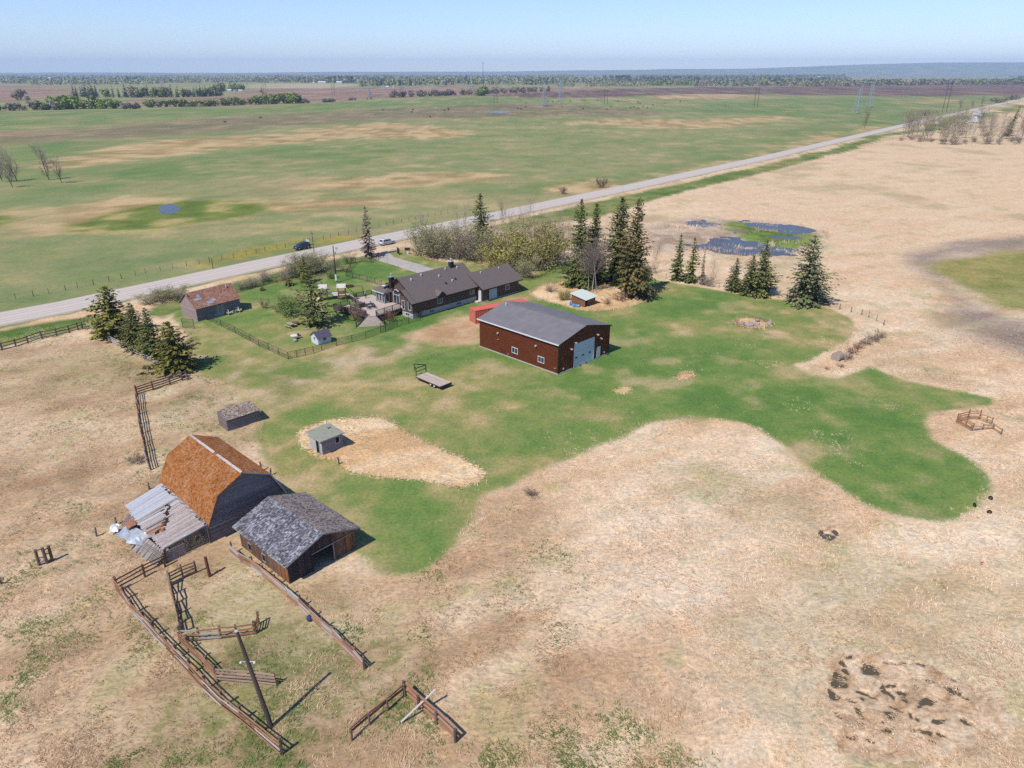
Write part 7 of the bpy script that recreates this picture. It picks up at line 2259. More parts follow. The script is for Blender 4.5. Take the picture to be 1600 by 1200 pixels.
def yard_pole():
  o = thing('power_pole', 'slim dark power pole with a white meter box in the front yard', 'utility pole', (-41.05, 161.86))
  h = 8.6
  MB().tube((0, 0, -.4), (0, 0, h), .14, .10, 8).build('pole', mat('grey_pole', S(70, 66, 66), S(88, 82, 80), 3, .9), o)
  MB().box(-.2, .2, -.42, -.15, .5, 1.9).build('meter_box', M_WHITE, o)
  MB().tube((-.05, -.17, 0), (-.05, -.17, .5), .04).build('conduit', M_WHITE, o)
  MB().tube((.0, -.17, 1.9), (.0, -.15, h - .5), .03).build('riser', M_PIPE, o)
  MB().lathe([(.2, 0), (.22, .1), (.22, .5), (.15, .55)], (.32, -.05, h - 1.9), 9).build('transformer', M_METAL, o)
  o = thing('telephone_pole', 'thin brown telephone pole beside the road behind the dark car', 'utility pole', (-53.66, 190.73))
  h = 5.9
  MB().tube((0, 0, -.4), (0, 0, h), .11, .08, 7).build('pole', BARK, o)
  MB().box(-.5, .5, -.05, .05, h - .5, h - .38).build('crossarm', BARK, o)
  for x in (-.42, 0, .42):
    MB().lathe([(.05, 0), (.06, .08), (.02, .14)], (x, 0, h - .38), 6).build('insulator', M_METAL, o)
  o = thing('lamp_mast', 'thin grey lamp mast on the front lawn behind the bungalow chimney', 'lamp post', (-30.95, 173.65))
  MB().tube((0, 0, -.3), (0, 0, 4.6), .05, .035, 6).build('mast', M_METAL, o)
  MB().lathe([(.05, 0), (.18, .08), (.2, .3), (.05, .42)], (0, 0, 4.6), 8).build('lantern', M_WHITE, o)
  for u, lab in (((-74.75, 174.28), 'stout dark marker post by the far road shoulder'),):
    o = thing('marker_post', lab, 'post', u)
    MB().tube((0, 0, -.3), (0, 0, 2.6), .12, .1, 7).build('post', M_POST, o)
  o = thing('mailbox', 'pale red-topped mailbox on a post across the road behind the dark car', 'mailbox', (-57.88, 200.87))
  MB().tube((0, 0, -.3), (0, 0, 1.1), .06).build('post', M_POST, o)
  MB().box(-.45, .45, -.3, .3, 1.1, 1.7).build('box', M_WHITE, o)
  MB().box(-.2, .5, -.32, .32, 1.7, 1.95).build('lid', mat('faded_red', S(190, 110, 96), S(206, 128, 110), 2, .6), o)
  o = thing('road_sign', 'small blue-white sign post on the near road verge by the yard', 'sign', (-46.91, 188.53))
  MB().tube((0, 0, -.3), (0, 0, 1.6), .04).build('post', M_METAL, o)
  MB().box(-.35, .35, -.03, .03, 1.5, 2.2).build('panel', mat('pale_blue_sign', S(170, 190, 216), S(186, 204, 226), 2, .5), o)
  for k, (p, lab) in enumerate((((45.46, 298.79), 'thin reflector post on the near verge above the slough'), ((146.7, 415.0), 'thin reflector post on the near verge further along the road'), ((273.7, 575.9), 'farthest thin reflector post on the near verge'))):
    o = thing('reflector_post', lab, 'post', p, 0, 'reflector posts on the verge')
    MB().tube((0, 0, -.3), (0, 0, 2.2), .06).build('post', M_METAL, o)
    MB().box(-.12, .12, -.08, -.065, 1.8, 2.1).build('reflector', M_WHITE, o)


yard_pole()


def flatbed_trailer():
  t = thing('flatbed_trailer', 'flatbed gooseneck trailer with bleached plank deck parked on the lawn', 'trailer', (-11.05, 99.92, 0), R(46.6))
  W, L, h = 2.35, 5.9, .72
  pl = mat('bleached_plank', S(176, 158, 144), S(204, 186, 170), 2.0, .9, (6, .6, 1), rnd=.12, c3=S(216, 200, 184))
  rr = random.Random(3)
  for k in range(12):
    w = W / 12
    MB().box(k * w + .008, (k + 1) * w - .008, .05, L - .05 + rr.uniform(-.03, .03), h - .05, h + rr.uniform(-.005, .012)).build('deck_plank', pl, t)
  fr = MB().box(.02, .14, 0, L, h - .26, h - .06)
  fr.box(W - .14, W - .02, 0, L, h - .26, h - .06)
  fr.box(.141, W - .141, 0, .1, h - .24, h - .06)
  fr.box(.141, W - .141, L - .1, L, h - .24, h - .06)
  for y in (1.2, 2.4, 3.6, 4.8):
    fr.box(.141, W - .141, y, y + .08, h - .22, h - .06)
  fr.build('frame', M_PIPE, t)
  MB().box(.0, W, -.06, -.002, h - .26, h).build('rear_bumper', M_PIPE, t)
  # gooseneck and headboard at the far end
  gn = MB()
  for x in (.15, W - .15):
    gn.beam((x, L + .02, h - .2), (x, L + .02, h + 1.35), .1, .1, (1, 0, 0))
  gn.beam((.15, L + .02, h + 1.3), (W - .15, L + .02, h + 1.3), .1, .1)
  gn.beam((.15, L + .02, h + .7), (W - .15, L + .02, h + .7), .08, .08)
  gn.beam((.15, L + .02, h + 1.3), (W / 2 - .1, L + 1.7, h + 1.25), .1, .12)
  gn.beam((W - .15, L + .02, h + 1.3), (W / 2 + .1, L + 1.7, h + 1.25), .1, .12)
  gn.build('gooseneck', M_PIPE, t)
  MB().tube((W / 2, L + 1.65, h + 1.25), (W / 2, L + 1.65, h + .2), .06).build('coupler', M_PIPE, t)
  for y in (1.5, 2.4):
    for x in (.0, W):
      s = -1 if x == 0 else 1
      w = MB().tube((x + s * -.28, y, .36), (x + s * -.05, y, .36), .36, None, 16).build('wheel', M_BLACK, t)
      MB().tube((x + s * -.052, y, .36), (x + s * -.03, y, .36), .2, .17, 12).build('rim', M_WHITE, w)
      MB().box(min(x, x - s * .3), max(x, x - s * .3), y - .42, y + .42, .715 - .06, .715 - .052).build('fender', M_PIPE, w)
  for x in (.3, W - .5):
    MB().box(x, x + .2, -.08, -.061, h - .2, h - .1).build('tail_light', mat('red_lens', S(150, 40, 36), S(160, 50, 44), 2, .3), t)


flatbed_trailer()


def make_car(name, label, loc, rot, paint, L=4.75, W=1.86, H=1.72):
  t = thing(name, label, 'car', loc, rot)
  # body: side outline lofted over five cross stations so that sides tuck in and the cabin tapers
  low = [(-L / 2, .42), (-L / 2 + .02, .85), (-L / 2 + .08, 1.02), (-L / 2 + .2, 1.05), (L / 2 - 1.25, 1.04), (L / 2 - .35, .93), (L / 2 - .06, .78), (L / 2, .5), (L / 2 - .06, .30), (-L / 2 + .1, .30)]
  b = MB()
  st = [(-W / 2, .96), (-W / 2 + .10, 1.0), (W / 2 - .10, 1.0), (W / 2, .96)]
  for y, k in st:
    b.v.extend([(x * (k if abs(x) > L / 2 - .5 else 1), y, z if abs(y) < W / 2 - .01 else min(z, .97)) for x, z in low])
  n = len(low)
  for i in range(3):
    for j in range(n):
      a, c = i * n + j, i * n + (j + 1) % n
      b.f.append((a, c, c + n, a + n))
  b.f.append(tuple(range(n)))
  b.f.append(tuple(range(4 * n - 1, 3 * n - 1, -1)))
  body = b.build('body', paint, t)
  # cabin
  cb = [(-L / 2 + .12, 1.0), (-L / 2 + .45, H - .08), (-L / 2 + .75, H), (L / 2 - 2.35, H - .02), (L / 2 - 1.95, H - .10), (L / 2 - 1.15, 1.0)]
  c = MB()
  m = len(cb)
  for y in (-1, -.86, .86, 1):
    c.v.extend([(x, y * (W / 2 - .06 - .16 * max(0, (z - 1.0) / (H - 1.0))), z - (.05 if abs(y) == 1 and z > 1.1 else 0)) for x, z in cb])
  for i in range(3):
    for j in range(m):
      a, d = i * m + j, i * m + (j + 1) % m
      c.f.append((a, d, d + m, a + m))
  c.f.append(tuple(range(m)))
  c.f.append(tuple(range(4 * m - 1, 3 * m - 1, -1)))
  c.build('cabin', paint, t)
  yw = lambda z, s: s * (W / 2 - .045 - .16 * (z - 1.0) / (H - 1.0))
  for s in (-1, 1):
    for x0, x1, x2, x3 in ((-L / 2 + .45, -L / 2 + 1.15, -L / 2 + 1.15, -L / 2 + .68), (-L / 2 + 1.25, -L / 2 + 2.2, -L / 2 + 2.2, -L / 2 + 1.25), (-L / 2 + 2.3, L / 2 - 1.45, L / 2 - 1.95, -L / 2 + 2.3)):
      z0, z1 = 1.06, H - .16
      v = [(x0, yw(z0, s), z0), (x1, yw(z0, s), z0), (x2, yw(z1, s) , z1), (x3, yw(z1, s), z1)]
      MB().add(v, [(0, 1, 2, 3) if s < 0 else (3, 2, 1, 0)]).build('side_window', M_GLASS, t)
    MB().box(L / 2 - 1.75, L / 2 - 1.55, s * (W / 2 + .02) - .09, s * (W / 2 + .02) + .09, 1.0, 1.14).build('mirror', paint, t)
    MB().box(L / 2 - .22, L / 2 - .02, s * W * .36 - .2, s * W * .36 + .2, .66, .80).build('headlight', M_WHITE, t)
    MB().box(-L / 2 - .015, -L / 2 + .1, s * W * .40 - .14, s * W * .40 + .14, .82, 1.02).build('tail_light', MATS['red_lens'], t)
    for x in (-L / 2 + .92, L / 2 - .92):
      w = MB().tube((x, s * (W / 2 - .2), .35), (x, s * (W / 2 + .01), .35), .35, None, 16).build('wheel', M_BLACK, t)
      MB().tube((x, s * (W / 2 + .011), .35), (x, s * (W / 2 + .03), .35), .23, .2, 12).build('rim', M_METAL, w)
  f0, f1 = Vector((L / 2 - 1.2, 0, 1.03)), Vector((L / 2 - 1.92, 0, H - .13))
  off = Vector((.03, 0, .03))
  MB().add([f0 + off + Vector((0, -.74, 0)), f0 + off + Vector((0, .74, 0)), f1 + off + Vector((0, .62, 0)), f1 + off + Vector((0, -.62, 0))], [(0, 1, 2, 3)]).build('windscreen', M_GLASS, t)
  r0, r1 = Vector((-L / 2 + .15, 0, 1.08)), Vector((-L / 2 + .42, 0, H - .16))
  off = Vector((-.03, 0, .01))
  MB().add([r0 + off + Vector((0, .72, 0)), r0 + off + Vector((0, -.72, 0)), r1 + off + Vector((0, -.6, 0)), r1 + off + Vector((0, .6, 0))], [(0, 1, 2, 3)]).build('rear_window', M_GLASS, t)
  for s in (-1, 1):
    MB().beam((-L / 2 + .8, s * .58, H + .03), (L / 2 - 2.5, s * .58, H + .02), .05, .05).build('roof_rack', M_PIPE, t)
  MB().box(-L / 2 - .04, -L / 2 + .06, -W / 2 + .1, W / 2 - .1, .34, .55).build('bumper', M_PIPE, t)
  MB().box(L / 2 - .1, L / 2 + .03, -W / 2 + .1, W / 2 - .1, .34, .52).build('bumper', M_PIPE, t)
  return t


WPAINT = mat('white_car_paint', S(226, 230, 238), S(236, 240, 246), 1, .25, spec=.5)
DPAINT = mat('dark_teal_car_paint', S(26, 48, 62), S(32, 56, 70), 1, .18, spec=.6)
make_car('parked_car', 'white suv parked on the shoulder by the driveway', (*(-35.56, 201.28), .14), R(50.5), WPAINT)
make_car('dark_car', 'dark teal suv driving towards the left on the far lane', (*(-58.29, 195.68), .19), R(50.5 + 180), DPAINT)


def playset():
  t = thing('playset', 'wooden playset with two pale square roofs, bridge and pale yellow slide', 'playset', (-40.33, 147.11), R(8))
  wd = mat('playset_wood', S(126, 96, 78), S(156, 120, 98), 3, .9, (1, 1, 4), rnd=.1)
  cv = mat('pale_canvas', S(214, 206, 200), S(226, 220, 214), 3, .8)
  for k, x in enumerate((-.9, 3.0)):
    for sx in (0, 1.5):
      for sy in (0, 1.4):
        MB().box(x + sx - .06, x + sx + .06, sy - .06, sy + .06, -.2, 3.0).build('post', wd, t)
    MB().box(x - .1, x + 1.6, -.1, 1.5, 1.35, 1.45).build('platform', wd, t)
    r = MB()
    r.slab([(x - .2, -.25, 2.75), (x + 1.7, -.25, 2.75), (x + 1.7, .7, 3.45), (x - .2, .7, 3.45)], .05)
    r.slab([(x + 1.7, 1.65, 2.75), (x - .2, 1.65, 2.75), (x - .2, .701, 3.45), (x + 1.7, .701, 3.45)], .05)
    r.build('roof', cv, t)
    for kk in range(5):
      MB().box(x + kk * .3, x + kk * .3 + .24, -.10, -.065, 1.45, 2.1).build('railing_board', wd, t)
  MB().beam((.62, .7, 1.42), (3.0, .7, 1.42), 1.0, .08).build('bridge', mat('pale_blue_panel', S(190, 214, 226), S(206, 226, 234), 2, .6), t)
  sl = MB().beam((4.55, .5, 1.45), (7.2, -.9, .1), .62, .05)
  sl.beam((4.55, .82, 1.55), (7.2, -.58, .2), .05, .2)
  sl.beam((4.55, .18, 1.55), (7.2, -1.22, .2), .05, .2)
  sl.build('slide', mat('cream_plastic', S(236, 226, 178), S(244, 236, 196), 2, .5), t)
  MB().beam((-1.5, -.3, .1), (-.4, .4, 1.7), .9, .06).build('climbing_wall', mat('tan_panel', S(206, 168, 142), S(220, 186, 160), 2, .8), t)
  ld = MB().beam((3.1, -.15, 0), (3.1, -.1, 1.4), .06, .06, (1, 0, 0))
  ld.beam((3.7, -.15, 0), (3.7, -.1, 1.4), .06, .06, (1, 0, 0))
  for k in range(4):
    ld.beam((3.1, -.14, .25 + k * .3), (3.7, -.14, .25 + k * .3), .06, .05)
  ld.build('ladder', wd, t)
  sw = MB().beam((4.6, 1.4, 2.7), (6.6, 3.2, .0), .1, .1)
  sw.beam((4.6, 1.4, 2.7), (8.0, 1.6, 2.5), .1, .1)
  sw.beam((8.0, 1.6, 2.5), (8.5, .6, 0), .1, .1)
  sw.beam((8.0, 1.6, 2.5), (8.4, 2.8, 0), .1, .1)
  sw.build('swing_frame', wd, t)
  p = thing('sandbox', 'tan plywood-sided sandbox beside the slide', 'sandbox', (-37.84, 151.42), R(20))
  sd = mat('sand', S(224, 184, 152), S(234, 198, 168), 3, .95)
  for a, c in (((-1.7, -1.2), (1.7, -1.2)), ((1.7, -1.2), (1.7, 1.2)), ((1.7, 1.2), (-1.7, 1.2)), ((-1.7, 1.2), (-1.7, -1.2))):
    MB().beam((*a, .12), (*c, .12), .1, .3).build('side_board', wd, p)
  MB().box(-1.64, 1.64, -1.14, 1.14, -.1, .12).build('sand', sd, p)
  p = thing('fire_ring', 'dark round fire ring on the lawn behind the deck', 'fire ring', (-37.11, 158.06))
  MB().lathe([(.85, 0), (.9, .28), (.78, .28), (.72, .05)], n=18).build('ring', M_BLACK, p)
  MB().lathe([(.7, 0), (.6, .08), (.2, .12)], n=12).build('ash', M_POST, p)


playset()


def yard_furniture():
  wd = mat('picnic_wood', S(176, 156, 140), S(200, 180, 164), 2, .9, (1, 6, 1), rnd=.08)
  t = thing('picnic_table', 'weathered wooden picnic table with attached benches in the yard', 'picnic table', (-42.72, 129.92), R(-38))
  for k in range(5):
    MB().box(-.9, .9, -.38 + k * .155, -.38 + k * .155 + .14, .70, .75).build('table_board', wd, t)
  for s in (-1, 1):
    MB().box(-.9, .9, s * .75 - .13, s * .75 + .13, .40, .45).build('bench', wd, t)
    l = MB()
    for x in (-.6, .6):
      l.beam((x, s * .22, .70), (x, s * .72, -.05), .09, .05, (1, 0, 0))
    l.build('leg', wd, t)
  br = MB()
  for x in (-.6, .6):
    br.beam((x + .05, -.8, .37), (x + .05, .8, .37), .05, .08)
  br.build('brace', wd, t)
  t = thing('garden_table', 'round pale grey garden table on the grass near the fence', 'table', (-40.07, 123.1))
  MB().lathe([(.62, .70), (.66, .72), (.66, .75), (.6, .76)], n=18).build('table_top', M_WHITE, t)
  for k in range(4):
    a = k * 1.57 + .4
    MB().tube((math.cos(a) * .1, math.sin(a) * .1, .7), (math.cos(a) * .5, math.sin(a) * .5, -.05), .025).build('leg', M_WHITE, t)

  def chair(lab, p, rz, m, z=0.0, g=None):
    c = thing('garden_chair', lab, 'chair', (*p, z), rz, g)
    MB().box(-.24, .24, -.24, .24, .40, .44).build('seat', m, c)
    MB().beam((0, .23, .42), (0, .33, .92), .46, .03, (1, 0, 0)).build('backrest', m, c)
    for x in (-.22, .22):
      for y in (-.22, .22):
        MB().tube((x, y, -.03), (x * .95, y * .95, .41), .018).build('leg', m, c)
      MB().beam((x, -.22, .62), (x, .26, .62), .05, .03).build('armrest', m, c)
  gr = mat('green_plastic', S(46, 88, 62), S(58, 102, 72), 2, .5)
  chair('dark green plastic chair right of the round garden table', (-39.19, 123.79), 2.0, gr)
  chair('white plastic chair in front of the round garden table', (-39.57, 121.74), .3, M_WHITE)
  t = thing('lumber_scraps', 'few pale boards lying under the gaunt yard spruce', 'boards', (-39.61, 128.43))
  for k in range(4):
    piece('board', M_PALEWOOD, (k * .2 - .6, -.3 + .2 * k, .05 + .03 * k), (k * .3 + .5, .5 - .1 * k, .06 + .03 * k), .15, .03, t)
  t = thing('firewood_stack', 'small dark stack of firewood beside the picnic table', 'firewood', (-42.05, 131.05))
  for k in range(9):
    pole('log', M_POST, (-.5, -.3 + .3 * (k % 3), .14 + .24 * (k // 3)), (.5, -.28 + .3 * (k % 3), .14 + .24 * (k // 3)), .13, t)
  # on the deck
  hx = Matrix.Translation((-19.46, 134.97, 0)) @ Matrix.Rotation(R(45.5), 4, 'Z')
  W_ = lambda x, y: tuple((hx @ Vector((x, y, 0)))[:2])
  dkm = mat('dark_patio_metal', S(52, 54, 62), S(66, 68, 76), 2, .5)
  t = thing('patio_table', 'dark patio dining table on the deck', 'table', (*W_(-4.4, 8.7), 1.42), R(30))
  MB().box(-.85, .85, -.55, .55, .70, .75).build('table_top', dkm, t)
  for x in (-.72, .72):
    for y in (-.45, .45):
      MB().box(x - .04, x + .04, y - .04, y + .04, 0, .70).build('leg', dkm, t)
  for k, (dx, dy, rz, lab) in enumerate(((-.6, 1.0, 30, 'dark patio chair at the house-far side of the deck table, left'), (.6, 1.0, 30, 'dark patio chair at the far side of the deck table, right'), (-.6, -1.0, 210, 'dark patio chair at the near side of the deck table, left'), (.6, -1.0, 210, 'dark patio chair at the near side of the deck table, right'))):
    v = Matrix.Rotation(R(30), 3, 'Z') @ Vector((dx, dy, 0))
    x0, y0 = W_(-4.4, 8.7)
    chair(lab, (x0 + v.x, y0 + v.y), R(rz), dkm, 1.42, 'patio chairs at the deck table')
  t = thing('barbecue', 'black covered barbecue by the far deck railing', 'barbecue', (*W_(-3.2, 15.6), 1.42), R(20))
  MB().lathe([(.05, .5), (.3, .55), (.42, .75), (.4, .95), (.2, 1.08), (.04, 1.1)], n=12).build('bowl', M_PIPE, t)
  for k in range(3):
    a = k * 2.094
    MB().tube((math.cos(a) * .22, math.sin(a) * .22, .6), (math.cos(a) * .4, math.sin(a) * .4, 0), .025).build('leg', M_PIPE, t)


yard_furniture()


def skin_body(name, verts, edges, radii, root=0, sub=1):
  """grow one continuous surface round a skeleton"""
  me_ = bpy.data.meshes.new(name + '_skeleton')
  me_.from_pydata(verts, edges, [])
  o = bpy.data.objects.new(name + '_skeleton', me_)
  COL.objects.link(o)
  md = o.modifiers.new('skin', 'SKIN')
  if not me_.skin_vertices:
    me_.skin_vertices.new()
  for k, r in enumerate(radii):
    me_.skin_vertices[0].data[k].radius = (r, r) if isinstance(r, (int, float)) else r
    me_.skin_vertices[0].data[k].use_root = (k == root)
  sb = o.modifiers.new('sub', 'SUBSURF')
  sb.levels = sub
  sb.render_levels = sub
  dg = bpy.context.evaluated_depsgraph_get()
  out = bpy.data.meshes.new_from_object(o.evaluated_get(dg))
  bpy.data.objects.remove(o)
  for p in out.polygons:
    p.use_smooth = True
  return out


def person():
  V = [(0, 0, .95), (0, 0, 1.15), (0, 0, 1.36), (0, 0, 1.47), (0, -.02, 1.56), (0, -.02, 1.68),
     (.10, 0, .90), (.11, -.03, .50), (.11, .02, .09), (.11, -.14, .04),
     (-.10, 0, .90), (-.12, .06, .50), (-.12, .13, .09), (-.12, -.02, .04),
     (.19, 0, 1.36), (.25, .03, 1.10), (.25, -.06, .86), (.245, -.09, .79),
     (-.19, 0, 1.36), (-.25, .03, 1.10), (-.25, -.06, .86), (-.245, -.09, .79)]
  E_ = [(0, 1), (1, 2), (2, 3), (3, 4), (4, 5), (0, 6), (6, 7), (7, 8), (8, 9), (0, 10), (10, 11), (11, 12), (12, 13), (2, 14), (14, 15), (15, 16), (16, 17), (2, 18), (18, 19), (19, 20), (20, 21)]
  Rr = [(.16, .12), (.15, .11), (.17, .11), .055, .085, .085, .095, .068, .045, .04, .095, .068, .045, .04, .065, .048, .034, .036, .065, .048, .034, .036]
  for hand, s in ((17, 1), (21, -1)):
    x, y, z = V[hand]
    for k in range(4):
      a = len(V)
      fx = (k - 1.5) * .019
      V.append((x + fx * .3, y - .005 + fx, z - .055))
      V.append((x - s * .012 + fx * .3, y - .012 + fx, z - .095 + abs(k - 1.3) * .008))
      E_.extend([(hand, a), (a, a + 1)])
      Rr.extend([.0095, .008])
    a = len(V)
    V.append((x - s * .02, y - .042, z - .02))
    V.append((x - s * .028, y - .055, z - .055))
    E_.extend([(hand, a), (a, a + 1)])
    Rr.extend([.011, .009])
  m = skin_body('person', V, E_, Rr, 0, 1)
  mm = [mat('dark_trousers', S(46, 42, 46), S(58, 54, 58), 4, .9), mat('white_sweater', S(226, 222, 216), S(240, 236, 230), 4, .9), mat('skin', S(206, 164, 142), S(214, 174, 152), 4, .6), mat('fair_hair', S(210, 184, 132), S(222, 198, 150), 6, .8)]
  for q in mm:
    m.materials.append(q)
  for p in m.polygons:
    c = p.center
    p.material_index = 0 if c.z < .93 and abs(c.x) < .2 else (1 if c.z < 1.44 and c.z > .88 else (2 if c.z < 1.62 else 3))
  hx = Matrix.Translation((-19.46, 134.97, 1.42)) @ Matrix.Rotation(R(45.5), 4, 'Z')
  o = thing('person', 'person in a white top and dark trousers standing on the deck', 'person')
  o.matrix_world = hx @ Matrix.Translation((-1.3, 14.6, 0)) @ Matrix.Rotation(R(200), 4, 'Z')
  link('body', m, o)
  hair = MB().lathe([(.06, -.02), (.108, .02), (.112, .08), (.095, .13), (.05, .165), (.01, .172)], (0, .0, 1.60), 10)
  hair.build('hair', mm[3], o, True)
  f = MB()
  f.lathe([(.004, 0), (.016, .01), (.012, .04), (.004, .05)], (0, -.115, 1.60), 6)
  f.build('nose', mm[2], o)
  for s in (-1, 1):
    MB().lathe([(.006, 0), (.012, .008), (.006, .016)], (s * .035, -.104, 1.655), 6).build('eye', M_BLACK, o)
    MB().lathe([(.008, 0), (.02, .02), (.008, .05)], (s * .095, -.02, 1.61), 6).build('ear', mm[2], o)
  MB().box(-.025, .025, -.112, -.10, 1.565, 1.575).build('mouth', mat('lips', S(170, 96, 90), S(176, 104, 96), 4, .6), o)


person()

# odds and ends in the fields
for _k, (_p, _lab) in enumerate((((52.25, 67.98), 'old black tyre standing in the dry grass, leftmost of three by the lawn tip'), ((54.95, 69.43), 'old black tyre standing in the dry grass, farthest of three by the lawn tip'), ((53.06, 66.58), 'old black tyre standing in the dry grass, nearest of three by the lawn tip'))):
  _o = thing('old_tyre', _lab, 'tyre', _p, .6 * _k, 'old tyres by the lawn tip')
  _o.scale = (.62, .62, .62)
  _b = MB()
  for _a in range(14):
    _t0, _t1 = _a * 6.2832 / 14, (_a + 1) * 6.2832 / 14
    _b.tube((0, math.cos(_t0) * .3, .42 + math.sin(_t0) * .3), (0, math.cos(_t1) * .3, .42 + math.sin(_t1) * .3), .12, None, 7, False)
  _b.build('tread', M_BLACK, _o)
  MB().tube((-.05, 0, .42), (.05, 0, .42), .2, None, 10).build('wheel_disc', M_POST, _o)
_o = thing('rock_pile', 'pile of grey boulders in tall dry grass on the lawn', 'rock pile', (46.78, 131.05))
_rr = random.Random(9)
_rk = mat('boulder', S(150, 146, 146), S(186, 180, 178), 2, .95, rnd=.12, bump=.05)
for _k in range(12):
  _b = bmesh.new()
  bmesh.ops.create_icosphere(_b, subdivisions=1, radius=1)
  for _v in _b.verts:
    _v.co *= _rr.uniform(.75, 1.15)
  _m = bpy.data.meshes.new('boulder')
  _b.to_mesh(_m)
  _b.free()
  _m.materials.append(_rk)
  _q = link('boulder', _m, _o)
  _q.location = (_rr.gauss(0, 1.3), _rr.gauss(0, .8), .15 + .3 * _rr.random())
  _q.scale = (_rr.uniform(.4, .8), _rr.uniform(.3, .6), _rr.uniform(.25, .45))
_o = thing('hay_bale', 'old slumped round grey hay bale at the notch in the lawn', 'hay bale', (55.47, 112.62), R(35))
_hm = mat('old_hay', S(168, 150, 136), S(196, 178, 160), 5, .95, (1, 1, 1), bump=.05)
MB().tube((-.75, 0, .72), (.75, 0, .72), .82, .80, 20).build('bale', _hm, _o)
for _z in (-.4, 0, .4):
  MB().tube((_z, 0, .72), (_z + .04, 0, .72), .835, None, 20).build('twine', M_POST, _o)
_o = thing('survey_stake', 'tiny red-flagged stake in the pale reeds at the lower right', 'stake', (46.22, 57.11))
MB().tube((0, 0, -.2), (0, 0, .8), .02).build('stake', M_PALEWOOD, _o)
MB().box(0, .3, -.01, .01, .6, .8).build('flag', mat('red_flag', S(222, 96, 96), S(230, 110, 106), 2, .7), _o)


# ================================================================== THE FAR COUNTRY
FAR = {}
FAR_GREEN = leaf_mat('far_spring_green', [(0.1, S(92, 104, 58)), (0.5, S(126, 136, 78)), (0.9, S(156, 160, 104))], trans=.2)
FAR_BRIGHT = leaf_mat('far_bright_green', [(0.1, S(88, 112, 48)), (0.5, S(120, 140, 62)), (0.9, S(150, 164, 84))], trans=.2)
FAR_GREY = leaf_mat('far_grey_twigs', [(0.1, S(112, 106, 92)), (0.5, S(142, 134, 112)), (0.9, S(166, 158, 132))], trans=.2)
FAR_PURPLE = leaf_mat('far_purple_twigs', [(0.1, S(104, 92, 92)), (0.5, S(132, 116, 112)), (0.9, S(152, 138, 130))], trans=.2)
FAR_DARK = leaf_mat('far_conifer', [(0.1, S(40, 58, 44)), (0.5, S(58, 78, 56)), (0.9, S(86, 102, 70))], trans=.05)


def blob_quads(g, n, r, h, size, z0=.12):
  """leaf clumps through an uneven crown"""
  Q = []
  lob = [(g.normal(0, .42 * r, 2), g.uniform(.22, .8) * h, g.uniform(.38, .62) * r) for _ in range(7)]
  for _ in range(n):
    c0, zc, rr = lob[g.integers(7)]
    d = g.normal(0, 1, 3)
    d /= np.linalg.norm(d)
    p = np.array([c0[0], c0[1], zc]) + d * np.array([rr, rr, rr * .9]) * g.uniform(.55, 1.05)
    p[2] = max(p[2], z0 * h)
    d1 = g.normal(0, 1, 3)
    d1 /= np.linalg.norm(d1)
    d2 = cross3(d1, d)
    d2 /= np.linalg.norm(d2) + 1e-6
    s = size * g.uniform(.7, 1.4)
    Q.append(spray(p, d1, d2, s, s * .85))
  return Q


def far_mesh(kind, seed):
  if (kind, seed) in FAR:
    return FAR[(kind, seed)]
  g = np.random.default_rng(900 + seed)
  m = {'green': FAR_GREEN, 'bright': FAR_BRIGHT, 'grey': FAR_GREY, 'purple': FAR_PURPLE, 'conifer': FAR_DARK}[kind]
  if kind == 'conifer':
    Q = conifer_mesh(seed, 10, 2.2, 12, 6, .0, size=1.3, base=.08)
  else:
    Q = blob_quads(g, 380, 4.6, 8.0, 1.2, .04)
  cr = quads_obj(Q, 'far_crown_' + kind, m)
  b = MB()
  for k in range(1 if kind == 'conifer' else 4):
    a = k * 1.7
    b.tube((0, 0, -.5), (math.cos(a) * (0 if kind == 'conifer' else 1.6), math.sin(a) * (0 if kind == 'conifer' else 1.6), 6.5), .18, .06, 4, False)
  FAR[(kind, seed)] = (b.mesh('far_trunk', BARK), cr)
  return FAR[(kind, seed)]


def far_tree(name, label, cat, kind, seed, xy, h, wide=1.0, group=None):
  tk, cr = far_mesh(kind, seed)
  o = thing(name, label, cat, (xy[0], xy[1], 0), (seed * 2.1 + xy[0] * .37) % 6.28, group)
  s = h / (10.0 if kind == 'conifer' else 8.6)
  o.scale = (s * wide, s * wide, s)
  link('trunk', tk, o)
  link('crown', cr, o)
  return o


_rf = random.Random(17)


def row(pts, n, kinds, h, name, labels, cat, group, jit=3.0, wide=1.0):
  P = [Vector(p) for p in pts]
  got = {}
  for k in range(n):
    s = (k + _rf.uniform(.1, .9)) / n * (len(P) - 1)
    i = min(int(s), len(P) - 2)
    p = P[i].lerp(P[i + 1], s - i) + Vector((_rf.uniform(-jit, jit), _rf.uniform(-jit, jit)))
    kd = _rf.choice(kinds)
    q = far_tree(name, labels[kd], cat, kd, _rf.randrange(3), p, h * _rf.uniform(.75, 1.25), wide * _rf.uniform(.85, 1.2), group + ', ' + kd)
    got.setdefault(kd, []).append(q)
  for kd, v in got.items():
    if len(v) > 1:
      number_from_left(v, labels[kd] + ', # from the left')


